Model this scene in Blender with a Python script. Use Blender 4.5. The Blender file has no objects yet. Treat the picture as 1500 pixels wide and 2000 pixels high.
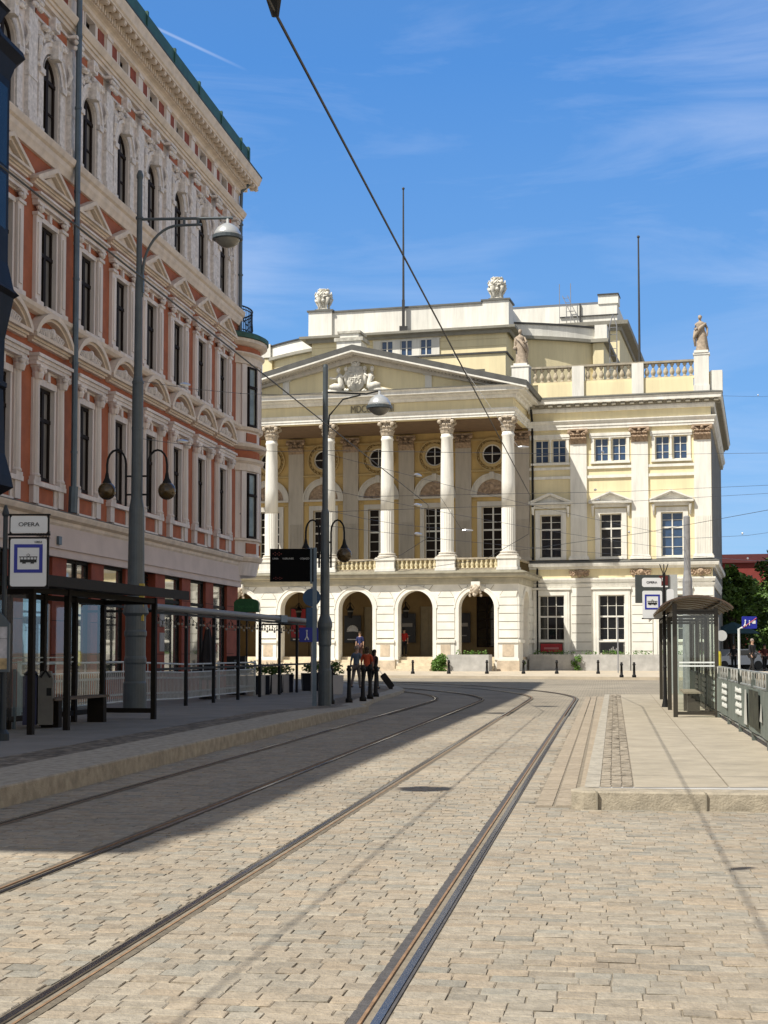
import bpy, bmesh, math, random
from math import radians as R, sin, cos, pi
from mathutils import Vector, Matrix, noise as mnoise
random.seed(7)
S = bpy.context.scene
COL = S.collection
# ---------------------------------------------------------------- camera
cam = bpy.data.cameras.new("camera"); co = bpy.data.objects.new("camera", cam); COL.objects.link(co)
cam.sensor_fit = 'VERTICAL'; cam.sensor_height = 36.0; cam.lens = 2770/2000*36
cam.shift_y = 0.0586
co.location = (0, 0, 1.5); co.rotation_euler = (R(90+3.2), 0, 0)
cam.clip_end = 3000; cam.clip_start = .1
S.camera = co
# ---------------------------------------------------------------- light
LD = Vector((1.029, .763, -1.73)).normalized()      # direction in which sunlight travels
sun_el = math.asin(-LD.z); sun_az = math.atan2(-LD.x, -LD.y)
sl = bpy.data.lights.new("sun", 'SUN'); so = bpy.data.objects.new("sun", sl); COL.objects.link(so)
sl.energy = 5.0; sl.angle = R(.5); sl.color = (1, .945, .84)
so.rotation_euler = LD.to_track_quat('-Z', 'Y').to_euler()
W = bpy.data.worlds.new("World"); S.world = W; W.use_nodes = True
nt = W.node_tree; N = nt.nodes; K = nt.links; N.clear()
out = N.new('ShaderNodeOutputWorld'); bg = N.new('ShaderNodeBackground'); bg.inputs[1].default_value = .100
sky = N.new('ShaderNodeTexSky'); sky.sky_type = 'NISHITA'; sky.sun_disc = False
sky.sun_elevation = sun_el; sky.sun_rotation = sun_az
sky.air_density = 1.0; sky.dust_density = .15; sky.ozone_density = 4.0; sky.altitude = 100
hs = N.new('ShaderNodeHueSaturation'); hs.inputs['Saturation'].default_value = 1.12; hs.inputs['Value'].default_value = 1.0
K.new(sky.outputs[0], hs.inputs['Color'])
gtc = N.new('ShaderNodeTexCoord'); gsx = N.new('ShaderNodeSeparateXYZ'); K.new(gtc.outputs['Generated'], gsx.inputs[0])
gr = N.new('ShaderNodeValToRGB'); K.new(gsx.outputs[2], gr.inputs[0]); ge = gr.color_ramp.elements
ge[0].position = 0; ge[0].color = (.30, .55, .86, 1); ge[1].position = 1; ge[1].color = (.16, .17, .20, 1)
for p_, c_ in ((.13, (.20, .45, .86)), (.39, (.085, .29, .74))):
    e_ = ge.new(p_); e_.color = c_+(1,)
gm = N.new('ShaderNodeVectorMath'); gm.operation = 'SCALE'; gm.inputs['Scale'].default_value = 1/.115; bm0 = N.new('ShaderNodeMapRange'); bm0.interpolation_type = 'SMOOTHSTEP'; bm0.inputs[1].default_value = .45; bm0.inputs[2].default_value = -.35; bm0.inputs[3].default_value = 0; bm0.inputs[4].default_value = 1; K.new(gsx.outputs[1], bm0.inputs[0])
bm1 = N.new('ShaderNodeMixRGB'); K.new(bm0.outputs[0], bm1.inputs[0]); K.new(gr.outputs[0], bm1.inputs[1]); bk = N.new('ShaderNodeMapRange'); bk.inputs[1].default_value = 0; bk.inputs[2].default_value = .8; bk.inputs[3].default_value = .78; bk.inputs[4].default_value = .26; K.new(gsx.outputs[2], bk.inputs[0])  # sky behind the camera turned neutral and brightened as fill for the shaded walls
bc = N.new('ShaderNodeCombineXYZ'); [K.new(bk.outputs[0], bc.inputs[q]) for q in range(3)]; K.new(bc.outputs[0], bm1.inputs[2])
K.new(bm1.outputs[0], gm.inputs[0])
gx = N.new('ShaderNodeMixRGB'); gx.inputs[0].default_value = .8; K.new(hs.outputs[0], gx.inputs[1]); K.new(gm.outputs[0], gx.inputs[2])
tc = N.new('ShaderNodeTexCoord')
mp = N.new('ShaderNodeMapping'); mp.inputs['Rotation'].default_value = (0, R(22), 0); mp.inputs['Scale'].default_value = (3.0, 2.0, 16)
K.new(tc.outputs['Generated'], mp.inputs[0])
n1 = N.new('ShaderNodeTexNoise'); n1.inputs['Scale'].default_value = 1.2; n1.inputs['Detail'].default_value = 7; n1.inputs['Roughness'].default_value = .62; n1.inputs['Distortion'].default_value = .5
K.new(mp.outputs[0], n1.inputs['Vector'])
mp2 = N.new('ShaderNodeMapping'); mp2.inputs['Scale'].default_value = (2.2, 2.2, 3.2); mp2.inputs['Location'].default_value = (.35, 0, .1)
K.new(tc.outputs['Generated'], mp2.inputs[0])
n2 = N.new('ShaderNodeTexNoise'); n2.inputs['Scale'].default_value = 1.6; n2.inputs['Detail'].default_value = 2
K.new(mp2.outputs[0], n2.inputs['Vector'])
mu = N.new('ShaderNodeMath'); mu.operation = 'MULTIPLY'; K.new(n1.outputs[0], mu.inputs[0]); K.new(n2.outputs[0], mu.inputs[1])
cr = N.new('ShaderNodeMapRange'); cr.inputs[1].default_value = .27; cr.inputs[2].default_value = .52; cr.inputs[3].default_value = 0; cr.inputs[4].default_value = .30; K.new(mu.outputs[0], cr.inputs[0])
# contrail: a thin band on a great circle, fading at its end
def vdot(v, w):
    d = N.new('ShaderNodeVectorMath'); d.operation = 'DOT_PRODUCT'; K.new(tc.outputs['Generated'], d.inputs[0]); d.inputs[1].default_value = w; return d.outputs['Value']
def rayv(x, y):
    p = R(3.2); sh = 272-2770*math.tan(p); u = (x-750)/2770; v = (1000-y+sh)/2770
    return Vector((u, cos(p)-v*sin(p), sin(p)+v*cos(p))).normalized()
c0, c1 = rayv(300, 52), rayv(486, 139)
nr = c0.cross(c1).normalized()
ab = N.new('ShaderNodeMath'); ab.operation = 'ABSOLUTE'; K.new(vdot(0, nr), ab.inputs[0])
m1 = N.new('ShaderNodeMapRange'); m1.inputs[1].default_value = .0003; m1.inputs[2].default_value = .0013; m1.inputs[3].default_value = 1; m1.inputs[4].default_value = 0; K.new(ab.outputs[0], m1.inputs[0])
tt = (c1-c0).normalized()
m2 = N.new('ShaderNodeMapRange'); m2.inputs[1].default_value = c1.dot(tt)-.035; m2.inputs[2].default_value = c1.dot(tt); m2.inputs[3].default_value = .24; m2.inputs[4].default_value = 0; K.new(vdot(0, tt), m2.inputs[0])
m3 = N.new('ShaderNodeMath'); m3.operation = 'MULTIPLY'; K.new(m1.outputs[0], m3.inputs[0]); K.new(m2.outputs[0], m3.inputs[1])
m4 = N.new('ShaderNodeMath'); m4.operation = 'MAXIMUM'; K.new(m3.outputs[0], m4.inputs[0]); K.new(cr.outputs[0], m4.inputs[1])
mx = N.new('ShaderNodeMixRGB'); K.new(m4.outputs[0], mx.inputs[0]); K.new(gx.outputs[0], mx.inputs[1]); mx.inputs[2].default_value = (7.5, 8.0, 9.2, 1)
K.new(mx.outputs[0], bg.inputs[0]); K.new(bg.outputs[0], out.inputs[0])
S.view_settings.view_transform = 'Standard'; S.view_settings.look = 'None'; S.view_settings.exposure = 0.30; S.view_settings.gamma = 1
S.render.resolution_x = 768; S.render.resolution_y = 1024
S.cycles.max_bounces = 6; S.cycles.transparent_max_bounces = 24; S.cycles.glossy_bounces = 3
# ---------------------------------------------------------------- materials
MATS = {}
def mat(name, col, rough=.8, var=.18, scale=3.0, bump=.0, bscale=30, metal=0, col2=None, streak=False, spec=.5, attr=False):
    if name in MATS: return MATS[name]
    m = bpy.data.materials.new(name); m.use_nodes = True; t = m.node_tree; n = t.nodes; k = t.links
    b = n['Principled BSDF']; b.inputs['Roughness'].default_value = rough; b.inputs['Metallic'].default_value = metal
    b.inputs['Specular IOR Level'].default_value = spec
    tc = n.new('ShaderNodeTexCoord'); src = tc.outputs['Object']
    if streak:
        q = n.new('ShaderNodeMapping'); q.inputs['Scale'].default_value = (1, 1, .22); k.new(src, q.inputs[0]); srcn = q.outputs[0]
    else: srcn = src
    no = n.new('ShaderNodeTexNoise'); no.inputs['Scale'].default_value = scale; no.inputs['Detail'].default_value = 6; no.inputs['Roughness'].default_value = .6; k.new(srcn, no.inputs['Vector'])
    rp = n.new('ShaderNodeMapRange'); rp.inputs[1].default_value = .3; rp.inputs[2].default_value = .7; k.new(no.outputs[0], rp.inputs[0])
    mx = n.new('ShaderNodeMixRGB'); k.new(rp.outputs[0], mx.inputs[0])
    c = tuple(col)+(1,); d = tuple(col2)+(1,) if col2 else tuple(x*(1-var) for x in col)+(1,)
    mx.inputs[1].default_value = d; mx.inputs[2].default_value = tuple(min(1, x*(1+var*.5)) for x in col)+(1,) if not col2 else c
    last = mx.outputs[0]
    if streak:
        q2 = n.new('ShaderNodeMapping'); q2.inputs['Scale'].default_value = (3.5, 3.5, .22); k.new(src, q2.inputs[0]); n3 = n.new('ShaderNodeTexNoise'); n3.inputs['Scale'].default_value = 1.6; n3.inputs['Detail'].default_value = 5; n3.inputs['Roughness'].default_value = .65; k.new(q2.outputs[0], n3.inputs['Vector'])
        r3 = n.new('ShaderNodeMapRange'); r3.inputs[1].default_value = .42; r3.inputs[2].default_value = .68; r3.inputs[3].default_value = 1.0; r3.inputs[4].default_value = .93 if 'yellow' in name or 'ochre' in name else .86; k.new(n3.outputs[0], r3.inputs[0])
        m3 = n.new('ShaderNodeMixRGB'); m3.blend_type = 'MULTIPLY'; m3.inputs[0].default_value = 1; k.new(last, m3.inputs[1]); k.new(r3.outputs[0], m3.inputs[2]); last = m3.outputs[0]
    if attr:
        a = n.new('ShaderNodeAttribute'); a.attribute_name = 'tint'
        mm = n.new('ShaderNodeMixRGB'); mm.blend_type = 'MULTIPLY'; mm.inputs[0].default_value = 1; k.new(last, mm.inputs[1]); k.new(a.outputs['Color'], mm.inputs[2]); last = mm.outputs[0]
    k.new(last, b.inputs['Base Color'])
    if bump:
        nb = n.new('ShaderNodeTexNoise'); nb.inputs['Scale'].default_value = bscale; nb.inputs['Detail'].default_value = 5; k.new(src, nb.inputs['Vector'])
        bp = n.new('ShaderNodeBump'); bp.inputs['Strength'].default_value = bump; bp.inputs['Distance'].default_value = .02; k.new(nb.outputs[0], bp.inputs['Height']); k.new(bp.outputs[0], b.inputs['Normal'])
    MATS[name] = m; return m
WH = mat('cream_white_plaster', (.82, .80, .735), .85, .18, 1.1, .15, 25, streak=True)
YE = mat('pale_yellow_plaster', (.82, .715, .455), .88, .12, .9, .15, 25, streak=True)
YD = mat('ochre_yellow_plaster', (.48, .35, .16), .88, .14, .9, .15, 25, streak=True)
PI_ = mat('grey_white_pilaster', (.60, .56, .49), .85, .14, 1.1, .1, 25, streak=True)
RU = mat('rusticated_cream_stone', (.82, .80, .73), .85, .15, 1.2, .2, 30)
SA = mat('weathered_sandstone', (.60, .50, .38), .9, .3, 2.5, .4, 18)
CAPM = mat('brown_sandstone_carving', (.40, .29, .20), .9, .45, 6, .5, 22)
CAPW = mat('pale_sandstone_carving', (.55, .47, .37), .9, .45, 7, .5, 22)
SCU = mat('white_stucco_sculpture', (.74, .71, .63), .85, .3, 4, .4, 18)
STA = mat('grey_sandstone_statue', (.42, .34, .26), .9, .4, 5, .6, 22)
JO = mat('rustication_joint', (.30, .27, .21), .9)
LED = mat('grey_sheet_metal_roof', (.125, .125, .115), .55, .3, 2, .1, 8)
DK = mat('dark_roofing', (.045, .045, .045), .6, .3, 2)
GLD = mat('dark_window_glass', (.012, .014, .016), .04, .1, 1, spec=.8)
SKG = mat('sky_reflection_tinted_glass', (.035, .075, .16), .05, .4, 1.2, spec=.7)  # sky reflection put into the blue base colour
GLB = mat('dark_room_glass', (.022, .016, .013), .25, .3, 1, spec=.12)
GLC = mat('curtained_window_glass', (.24, .225, .21), .3, .55, 1.6, spec=.15, streak=True)
GLS = mat('shop_window_glass', (.42, .42, .40), .03, .1, 1, spec=1.0, metal=.85)
FRW = mat('white_window_frame', (.74, .72, .66), .6, .1)
FRB = mat('brown_window_frame', (.018, .012, .010), .7, .2, spec=.15)
TE = mat('terracotta_render', (.37, .112, .050), .85, .25, 2.2, .25, 30)
TED = mat('deep_red_render', (.27, .058, .028), .8, .3, 2.2, .25, 30)
LP = mat('grey_beige_stucco', (.74, .67, .63), .85, .22, 1.6, .25, 28, streak=True)
LPW = mat('ornate_light_stucco', (.74, .69, .66), .85, .34, 7, .7, 16)
LPC = mat('cream_cornice_stucco', (.70, .60, .50), .85, .2, 2.5, .25, 28)
BAND = mat('smooth_beige_band', (.60, .505, .46), .8, .12, 1.2, .1, 20)
SLA = mat('blue_slate', (.09, .10, .125), .7, .3, 3)
COP = mat('green_copper_roof', (.025, .095, .07), .6, .4, 2)
ZN = mat('zinc_pipe', (.10, .135, .165), .45, .2, 3, metal=.3)
GUN = mat('gunmetal_painted_pole', (.075, .095, .11), .42, .2, 4, .1, 20)
BLK = mat('black_painted_iron', (.010, .010, .011), .6, .2, 4, spec=.25)
BRN = mat('brown_painted_steel', (.013, .010, .007), .65, .2, 4, spec=.2)
GAL = mat('galvanised_steel', (.50, .55, .58), .45, .15, 6)
GLV = mat('grey_galvanised_mast', (.30, .30, .31), .5, .2, 6, metal=.2)
GRT = mat('granite_kerb', (.40, .365, .30), .85, .35, 9, .5, 60)
GRD = mat('granite_kerb_face', (.36, .315, .24), .85, .35, 7, .5, 50)
PAV = mat('concrete_paving', (.37, .325, .25), .85, .20, 2.5, .25, 60)
CONC = mat('pale_concrete', (.44, .43, .41), .85, .25, 2.0, .3, 30)
ALU = mat('satin_aluminium', (.62, .63, .65), .3, .1, metal=.7)
WSG = mat('white_sign_sheet', (.72, .74, .76), .4, .04)
BSG = mat('blue_sign_sheet', (.012, .022, .30), .4, .08)
KSG = mat('black_print', (.01, .01, .01), .5)
AMB = mat('smoked_lamp_globe', (.065, .04, .012), .12, .5, 5, spec=.6)
LENS = mat('clear_lamp_glass', (.22, .22, .20), .1, .2)
LEAF = mat('dark_tree_leaves', (.085, .16, .025), .6, .5, .8, attr=True)
LEAFB = mat('bright_shrub_leaves', (.10, .21, .03), .6, .4, 3, attr=True)
FLO = mat('pale_flowers', (.5, .42, .38), .7)
BARK = mat('bark', (.06, .045, .03), .9, .4, 6, .6, 10)
NAV = mat('dark_navy_cladding', (.006, .009, .020), .6, .6, 1.2, .1, 8, spec=.2)
NAVG = mat('navy_tinted_glass', (.008, .016, .032), .25, .6, 1.5, spec=.2)
RED = mat('red_poster', (.35, .012, .02), .5)
DPO = mat('black_poster', (.012, .012, .014), .4)
BRK = mat('dark_red_brick_building', (.22, .035, .028), .85, .2, 1)
def glassmat(name, tint, a):
    m = bpy.data.materials.new(name); m.use_nodes = True; t = m.node_tree; n = t.nodes; k = t.links
    n.clear(); o = n.new('ShaderNodeOutputMaterial'); tr = n.new('ShaderNodeBsdfTransparent'); tr.inputs[0].default_value = tint
    gl = n.new('ShaderNodeBsdfGlossy'); gl.inputs['Roughness'].default_value = .02; fr = n.new('ShaderNodeFresnel'); fr.inputs[0].default_value = 1.5
    ad = n.new('ShaderNodeMath'); ad.operation = 'ADD'; ad.inputs[1].default_value = a; k.new(fr.outputs[0], ad.inputs[0])
    mx = n.new('ShaderNodeMixShader'); k.new(ad.outputs[0], mx.inputs[0]); k.new(tr.outputs[0], mx.inputs[1]); k.new(gl.outputs[0], mx.inputs[2]); k.new(mx.outputs[0], o.inputs[0]); return m
GLA = glassmat('clear_shelter_glass', (.86, .93, .89, 1), .06)
# ---------------------------------------------------------------- mesh helpers
def split_boxes(m, name, mm, parent):
    for k in range(0, len(m.v), 8):
        b = MB(); b.v = m.v[k:k+8]; b.f = [tuple(i-k for i in f) for f in m.f if k <= f[0] < k+8]; b.build(name, mm, parent)
class MB:
    def __init__(s): s.v = []; s.f = []
    def quad(s, a, b, c, d): i = len(s.v); s.v += [a, b, c, d]; s.f.append((i, i+1, i+2, i+3)); return s
    def box(s, x0, x1, y0, y1, z0, z1):
        i = len(s.v); s.v += [(x0, y0, z0), (x1, y0, z0), (x1, y1, z0), (x0, y1, z0), (x0, y0, z1), (x1, y0, z1), (x1, y1, z1), (x0, y1, z1)]
        s.f += [tuple(i+j for j in q) for q in ((3, 2, 1, 0), (4, 5, 6, 7), (0, 1, 5, 4), (1, 2, 6, 5), (2, 3, 7, 6), (3, 0, 4, 7))]; return s
    def poly(s, pts, dv):      # prism: polygon pts (3d) swept by dv
        n = len(pts); i = len(s.v); s.v += [tuple(p) for p in pts]+[(p[0]+dv[0], p[1]+dv[1], p[2]+dv[2]) for p in pts]
        s.f.append(tuple(range(i, i+n))); s.f.append(tuple(range(i+2*n-1, i+n-1, -1)))
        for j in range(n): s.f.append((i+j, i+(j+1) % n, i+n+(j+1) % n, i+n+j))
        return s
    def lathe(s, prof, n=12, c=(0, 0, 0), flute=0, a0=0, a1=2*pi):
        full = abs(a1-a0-2*pi) < 1e-4; m = n if full else n+1; i = len(s.v)
        for (r, z) in prof:
            for j in range(m):
                a = a0+(a1-a0)*j/n; rr = r*(1-flute*(j % 2)); s.v.append((c[0]+rr*cos(a), c[1]+rr*sin(a), c[2]+z))
        for k in range(len(prof)-1):
            for j in range(n):
                q = (j+1) % m; s.f.append((i+k*m+j, i+k*m+q, i+(k+1)*m+q, i+(k+1)*m+j))
        if full: s.f.append(tuple(i+j for j in range(m))[::-1]); s.f.append(tuple(i+(len(prof)-1)*m+j for j in range(m)))
        return s
    def tube(s, pts, r, n=6):
        pts = [Vector(p) for p in pts]; i = len(s.v); rs = r if isinstance(r, (list, tuple)) else [r]*len(pts)
        for k, p in enumerate(pts):
            d = (pts[min(k+1, len(pts)-1)]-pts[max(k-1, 0)]).normalized()
            u = d.cross(Vector((0, 0, 1)) if abs(d.z) < .9 else Vector((0, 1, 0))).normalized(); w = d.cross(u)
            for j in range(n):
                a = 2*pi*j/n; s.v.append(tuple(p+(u*cos(a)+w*sin(a))*rs[k]))
        for k in range(len(pts)-1):
            for j in range(n): s.f.append((i+k*n+j, i+k*n+(j+1) % n, i+(k+1)*n+(j+1) % n, i+(k+1)*n+j))
        s.f.append(tuple(i+j for j in range(n))[::-1]); s.f.append(tuple(i+(len(pts)-1)*n+j for j in range(n))); return s
    def ball(s, c, r, n=8, m=6, sx=1, sy=1, sz=1, jit=0):
        i = len(s.v); prof = [(sin(pi*k/m), -cos(pi*k/m)) for k in range(m+1)]
        for k, (a, z) in enumerate(prof):
            for j in range(n):
                q = 1+random.uniform(-jit, jit); t = 2*pi*j/n; s.v.append((c[0]+r*sx*a*cos(t)*q, c[1]+r*sy*a*sin(t)*q, c[2]+r*sz*z*q))
        for k in range(m):
            for j in range(n): s.f.append((i+k*n+j, i+k*n+(j+1) % n, i+(k+1)*n+(j+1) % n, i+(k+1)*n+j))
        return s
    def sweep(s, path, prof, cap=True):   # path in plan (x,y); prof closed [(out,z)], outward is right of travel
        i = len(s.v); n = len(prof); P = [Vector(p) for p in path]
        for k, p in enumerate(P):
            ns = []
            if k > 0: d = (P[k]-P[k-1]).normalized(); ns.append(Vector((d.y, -d.x)))
            if k < len(P)-1: d = (P[k+1]-P[k]).normalized(); ns.append(Vector((d.y, -d.x)))
            nn = ns[0] if len(ns) == 1 else (ns[0]+ns[1]).normalized(); l = 1 if len(ns) == 1 else 1/max(.3, nn.dot(ns[0]))
            for (o, z) in prof: s.v.append((p.x+nn.x*o*l, p.y+nn.y*o*l, z))
        for k in range(len(P)-1):
            for j in range(n): s.f.append((i+k*n+j, i+k*n+(j+1) % n, i+(k+1)*n+(j+1) % n, i+(k+1)*n+j))
        if cap: s.f.append(tuple(i+j for j in range(n))[::-1]); s.f.append(tuple(i+(len(P)-1)*n+j for j in range(n)))
        return s
    def mesh(s, name, m, smooth=False, recalc=True):
        me = bpy.data.meshes.new(name); me.from_pydata(s.v, [], s.f)
        for x in (m if isinstance(m, (list, tuple)) else [m]): me.materials.append(x)
        if recalc:
            b = bmesh.new(); b.from_mesh(me); bmesh.ops.remove_doubles(b, verts=b.verts, dist=1e-5) if smooth else None
            bmesh.ops.recalc_face_normals(b, faces=b.faces); b.to_mesh(me); b.free()
        if smooth: me.polygons.foreach_set('use_smooth', [True]*len(me.polygons))
        me.update(); return me
    def build(s, name, m, parent=None, loc=None, smooth=False, recalc=True):
        return put(name, s.mesh(name, m, smooth, recalc), parent, loc)
def put(name, me, parent=None, loc=None, rz=0, sc=None):
    o = bpy.data.objects.new(name, me); COL.objects.link(o); o.parent = parent
    if loc: o.location = loc
    if rz: o.rotation_euler = (0, 0, rz)
    if sc: o.scale = sc
    return o
def tag(o, label, cat, group=None):
    o['label'] = label; o['category'] = cat
    if group: o['group'] = group
    return o
def thing(name, label, cat, loc=(0, 0, 0), rz=0, group=None):
    o = bpy.data.objects.new(name, None); COL.objects.link(o); o.location = loc; o.rotation_euler = (0, 0, rz); return tag(o, label, cat, group)
def struct(o): o['kind'] = 'structure'; return o
def copy_tree(o, parent=None, loc=None, rz=None, label=None):
    c = o.copy(); COL.objects.link(c); c.parent = parent
    if loc is not None: c.location = loc
    if rz is not None: c.rotation_euler = (0, 0, rz)
    if label: c['label'] = label
    for ch in list(o.children): copy_tree(ch, c)
    return c
def arc(cx, cz, r, a0, a1, n): return [(cx+r*cos(a0+(a1-a0)*k/n), cz+r*sin(a0+(a1-a0)*k/n)) for k in range(n+1)]
def wall(mb, x0, x1, z0, z1, y, holes=(), depth=.3):
    """front face at y with holes (xa,xb,za,zb[,arch]) ; reveals run back to y+depth. arch=True: semicircle on top of zb"""
    xs = sorted({x0, x1, *[h[0] for h in holes], *[h[1] for h in holes]})
    tops = [(h[3]+(h[1]-h[0])/2 if len(h) > 4 and h[4] else h[3]) for h in holes]
    zs = sorted({z0, z1, *[h[2] for h in holes], *tops})
    for i in range(len(xs)-1):
        for j in range(len(zs)-1):
            a, b, c, d = xs[i], xs[i+1], zs[j], zs[j+1]; mx_, mz_ = (a+b)/2, (c+d)/2
            if any(h[0] < mx_ < h[1] and h[2] < mz_ < t for h, t in zip(holes, tops)): continue
            mb.quad((a, y, c), (b, y, c), (b, y, d), (a, y, d))
    for h, t in zip(holes, tops):
        xa, xb, za, zb = h[:4]; Y = y+depth
        mb.quad((xa, y, za), (xa, y, zb), (xa, Y, zb), (xa, Y, za)); mb.quad((xb, y, za), (xb, Y, za), (xb, Y, zb), (xb, y, zb)); mb.quad((xa, y, za), (xa, Y, za), (xb, Y, za), (xb, y, za))
        if t > zb:
            p = arc((xa+xb)/2, zb, (xb-xa)/2, pi, 0, 16)
            for k in range(16):
                (ax, az), (bx, bz) = p[k], p[k+1]
                mb.quad((ax, y, az), (bx, y, bz), (bx, y, t), (ax, y, t)); mb.quad((ax, y, az), (ax, Y, az), (bx, Y, bz), (bx, y, bz))
        else: mb.quad((xa, y, zb), (xb, y, zb), (xb, Y, zb), (xa, Y, zb))
def archring(mb, cx, cz, r0, r1, y0, y1, a0=0, a1=pi, n=16):
    p, q = arc(cx, cz, r0, a0, a1, n), arc(cx, cz, r1, a0, a1, n)
    for k in range(n):
        mb.poly([(p[k][0], y0, p[k][1]), (q[k][0], y0, q[k][1]), (q[k+1][0], y0, q[k+1][1]), (p[k+1][0], y0, p[k+1][1])], (0, y1-y0, 0))
_wc = {}
def window(parent, cx, z0, w, h, y, cols=2, rows=3, trans=(.62,), fm=None, gm=None, arch=False, bar=.06, mun=.028, loc_w=None):
    """frame mesh with its pane as a sub-part"""
    fm = fm or FRW; gm = gm or GLD; key = (w, h, cols, rows, trans, fm.name, gm.name, arch)
    if key not in _wc:
        f = MB(); H = h
        f.box(-w/2, -w/2+bar, -.04, .04, 0, H).box(w/2-bar, w/2, -.04, .04, 0, H).box(-w/2, w/2, -.042, .042, 0, bar*1.2)
        if not arch: f.box(-w/2, w/2, -.042, .042, H-bar, H)
        else: archring(f, 0, H, w/2-bar, w/2, -.04, .04)
        for k in range(1, cols): x = -w/2+w*k/cols; b = mun*1.5 if k*2 == cols or cols == 2 else mun; f.box(x-b, x+b, -.05, .03, 0, H+(w/2*.95 if arch else 0))
        for t in trans: f.box(-w/2, w/2, -.06, .035, H*t-.05, H*t+.05)
        zs = [0]+[H*t for t in trans]+[H]
        for a, b in zip(zs, zs[1:]):
            n = max(1, round(rows*(b-a)/H))
            for j in range(1, n): z = a+(b-a)*j/n; f.box(-w/2, w/2, -.025, .02, z-mun*.6, z+mun*.6)
        g = MB()
        if arch:
            pts = [(-w/2, 0, 0), (w/2, 0, 0)]+[(x, 0, z) for x, z in arc(0, H, w/2, 0, pi, 14)]; g.v = pts; g.f = [tuple(range(len(pts)))]
        else: g.quad((-w/2, 0, 0), (w/2, 0, 0), (w/2, 0, H), (-w/2, 0, H))
        _wc[key] = (f.mesh('window', fm), g.mesh('pane', gm))
    a, b = _wc[key]; o = put('window', a, parent, (cx, y, z0)); put('pane', b, o, (0, .012, 0)); return o
def text(body, size, ext=.004):
    c = bpy.data.curves.new('t', 'FONT'); c.body = body; c.size = size; c.extrude = ext; c.align_x = 'CENTER'; c.align_y = 'CENTER'
    o = bpy.data.objects.new('t', c); me = bpy.data.meshes.new_from_object(o); bpy.data.objects.remove(o); return me
def lettering(name, body, size, m, parent, loc, rot=(R(90), 0, 0), ext=.004):
    me = text(body, size, ext); me.materials.clear(); me.materials.append(m); o = put(name, me, parent, loc); o.rotation_euler = rot; return o
def gz(y): t = min(1, max(0, (y-46)/36)); return .24*t*t*(3-2*t)
# ================================================================ GROUND
TH = math.atan(.157); T = Vector((sin(TH), cos(TH))); RT = Vector((cos(TH), -sin(TH)))
def trackpt(c0, s):       # centre line: straight then arc to the left
    P0 = Vector(c0); s1 = 30.0 if c0[0] < 0 else 32.0; Rr = 22.5 if c0[0] < 0 else 24.0
    if s <= s1: return P0+T*s, TH
    a = min((s-s1)/Rr, 1.75); ex = (s-s1)-a*Rr
    C = P0+T*s1-RT*Rr; h = TH-a
    return C+Vector((cos(h), -sin(h)))*Rr+Vector((sin(h), cos(h)))*ex, h
TR = [(.33, 13.0), (-2.52, 13.0)]
def track_line(c0, off, s0, s1, n):
    L = []
    for k in range(n+1):
        s = s0+(s1-s0)*k/n; p, h = trackpt(c0, s); L.append(p+Vector((cos(h), -sin(h)))*off)
    return L
RAILS = [track_line(c, o, -14, 95, 130) for c in TR for o in (.7175, -.7175)]
def ground_sheet():
    m = MB(); xs = [-600, -300, -150, -80, -50]+[-40+4*i for i in range(21)]+[50, 80, 150, 300, 600]; ys = [-300, -100, -40, -20, 0]+[4*i for i in range(1, 28)]+[130, 170, 250, 400, 800]
    nx = len(xs)
    for y in ys:
        for x in xs: m.v.append((x, y, gz(y)-.022))
    for j in range(len(ys)-1):
        for i in range(nx-1): a = j*nx+i; m.f.append((a, a+1, a+nx+1, a+nx))
    return m
def setts_far():
    m = bpy.data.materials.new('distant_setts'); m.use_nodes = True; t = m.node_tree; n = t.nodes; k = t.links; b = n['Principled BSDF']; b.inputs['Roughness'].default_value = .85
    tc = n.new('ShaderNodeTexCoord'); mp = n.new('ShaderNodeMapping'); mp.inputs['Rotation'].default_value = (0, 0, TH); k.new(tc.outputs['Object'], mp.inputs[0])
    br = n.new('ShaderNodeTexBrick'); br.inputs['Scale'].default_value = 1; br.inputs['Brick Width'].default_value = .2; br.inputs['Row Height'].default_value = .145; br.inputs['Mortar Size'].default_value = .010
    br.inputs['Color1'].default_value = (.35, .302, .228, 1); br.inputs['Color2'].default_value = (.275, .243, .188, 1); br.inputs['Mortar'].default_value = (.17, .145, .11, 1); k.new(mp.outputs[0], br.inputs[0])
    no = n.new('ShaderNodeTexNoise'); no.inputs['Scale'].default_value = .35; no.inputs['Detail'].default_value = 8; k.new(tc.outputs['Object'], no.inputs['Vector'])
    mr = n.new('ShaderNodeMapRange'); mr.inputs[1].default_value = .3; mr.inputs[2].default_value = .7; mr.inputs[3].default_value = .72; mr.inputs[4].default_value = 1.1; k.new(no.outputs[0], mr.inputs[0])
    mm = n.new('ShaderNodeMixRGB'); mm.blend_type = 'MULTIPLY'; mm.inputs[0].default_value = 1; k.new(br.outputs[0], mm.inputs[1]); k.new(mr.outputs[0], mm.inputs[2]); k.new(mm.outputs[0], b.inputs['Base Color'])
    bp = n.new('ShaderNodeBump'); bp.inputs['Strength'].default_value = .5; bp.inputs['Distance'].default_value = .02; k.new(br.outputs['Fac'], bp.inputs['Height']); bp.invert = True; k.new(bp.outputs[0], b.inputs['Normal']); return m
struct(ground_sheet().build('ground', setts_far(), smooth=True))
KL = lambda y: -1.52+.147*(y-28.25)       # left kerb foot line
PR = lambda y: 1.93+.162*(y-13.85)        # right platform edge
SETT = mat('granite_setts', (.335, .292, .228), .78, .26, 14, .55, 45, attr=True)
JOI = mat('sandy_joint_bed', (.235, .20, .15), .95, .3, 12, .3, 60)
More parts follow.
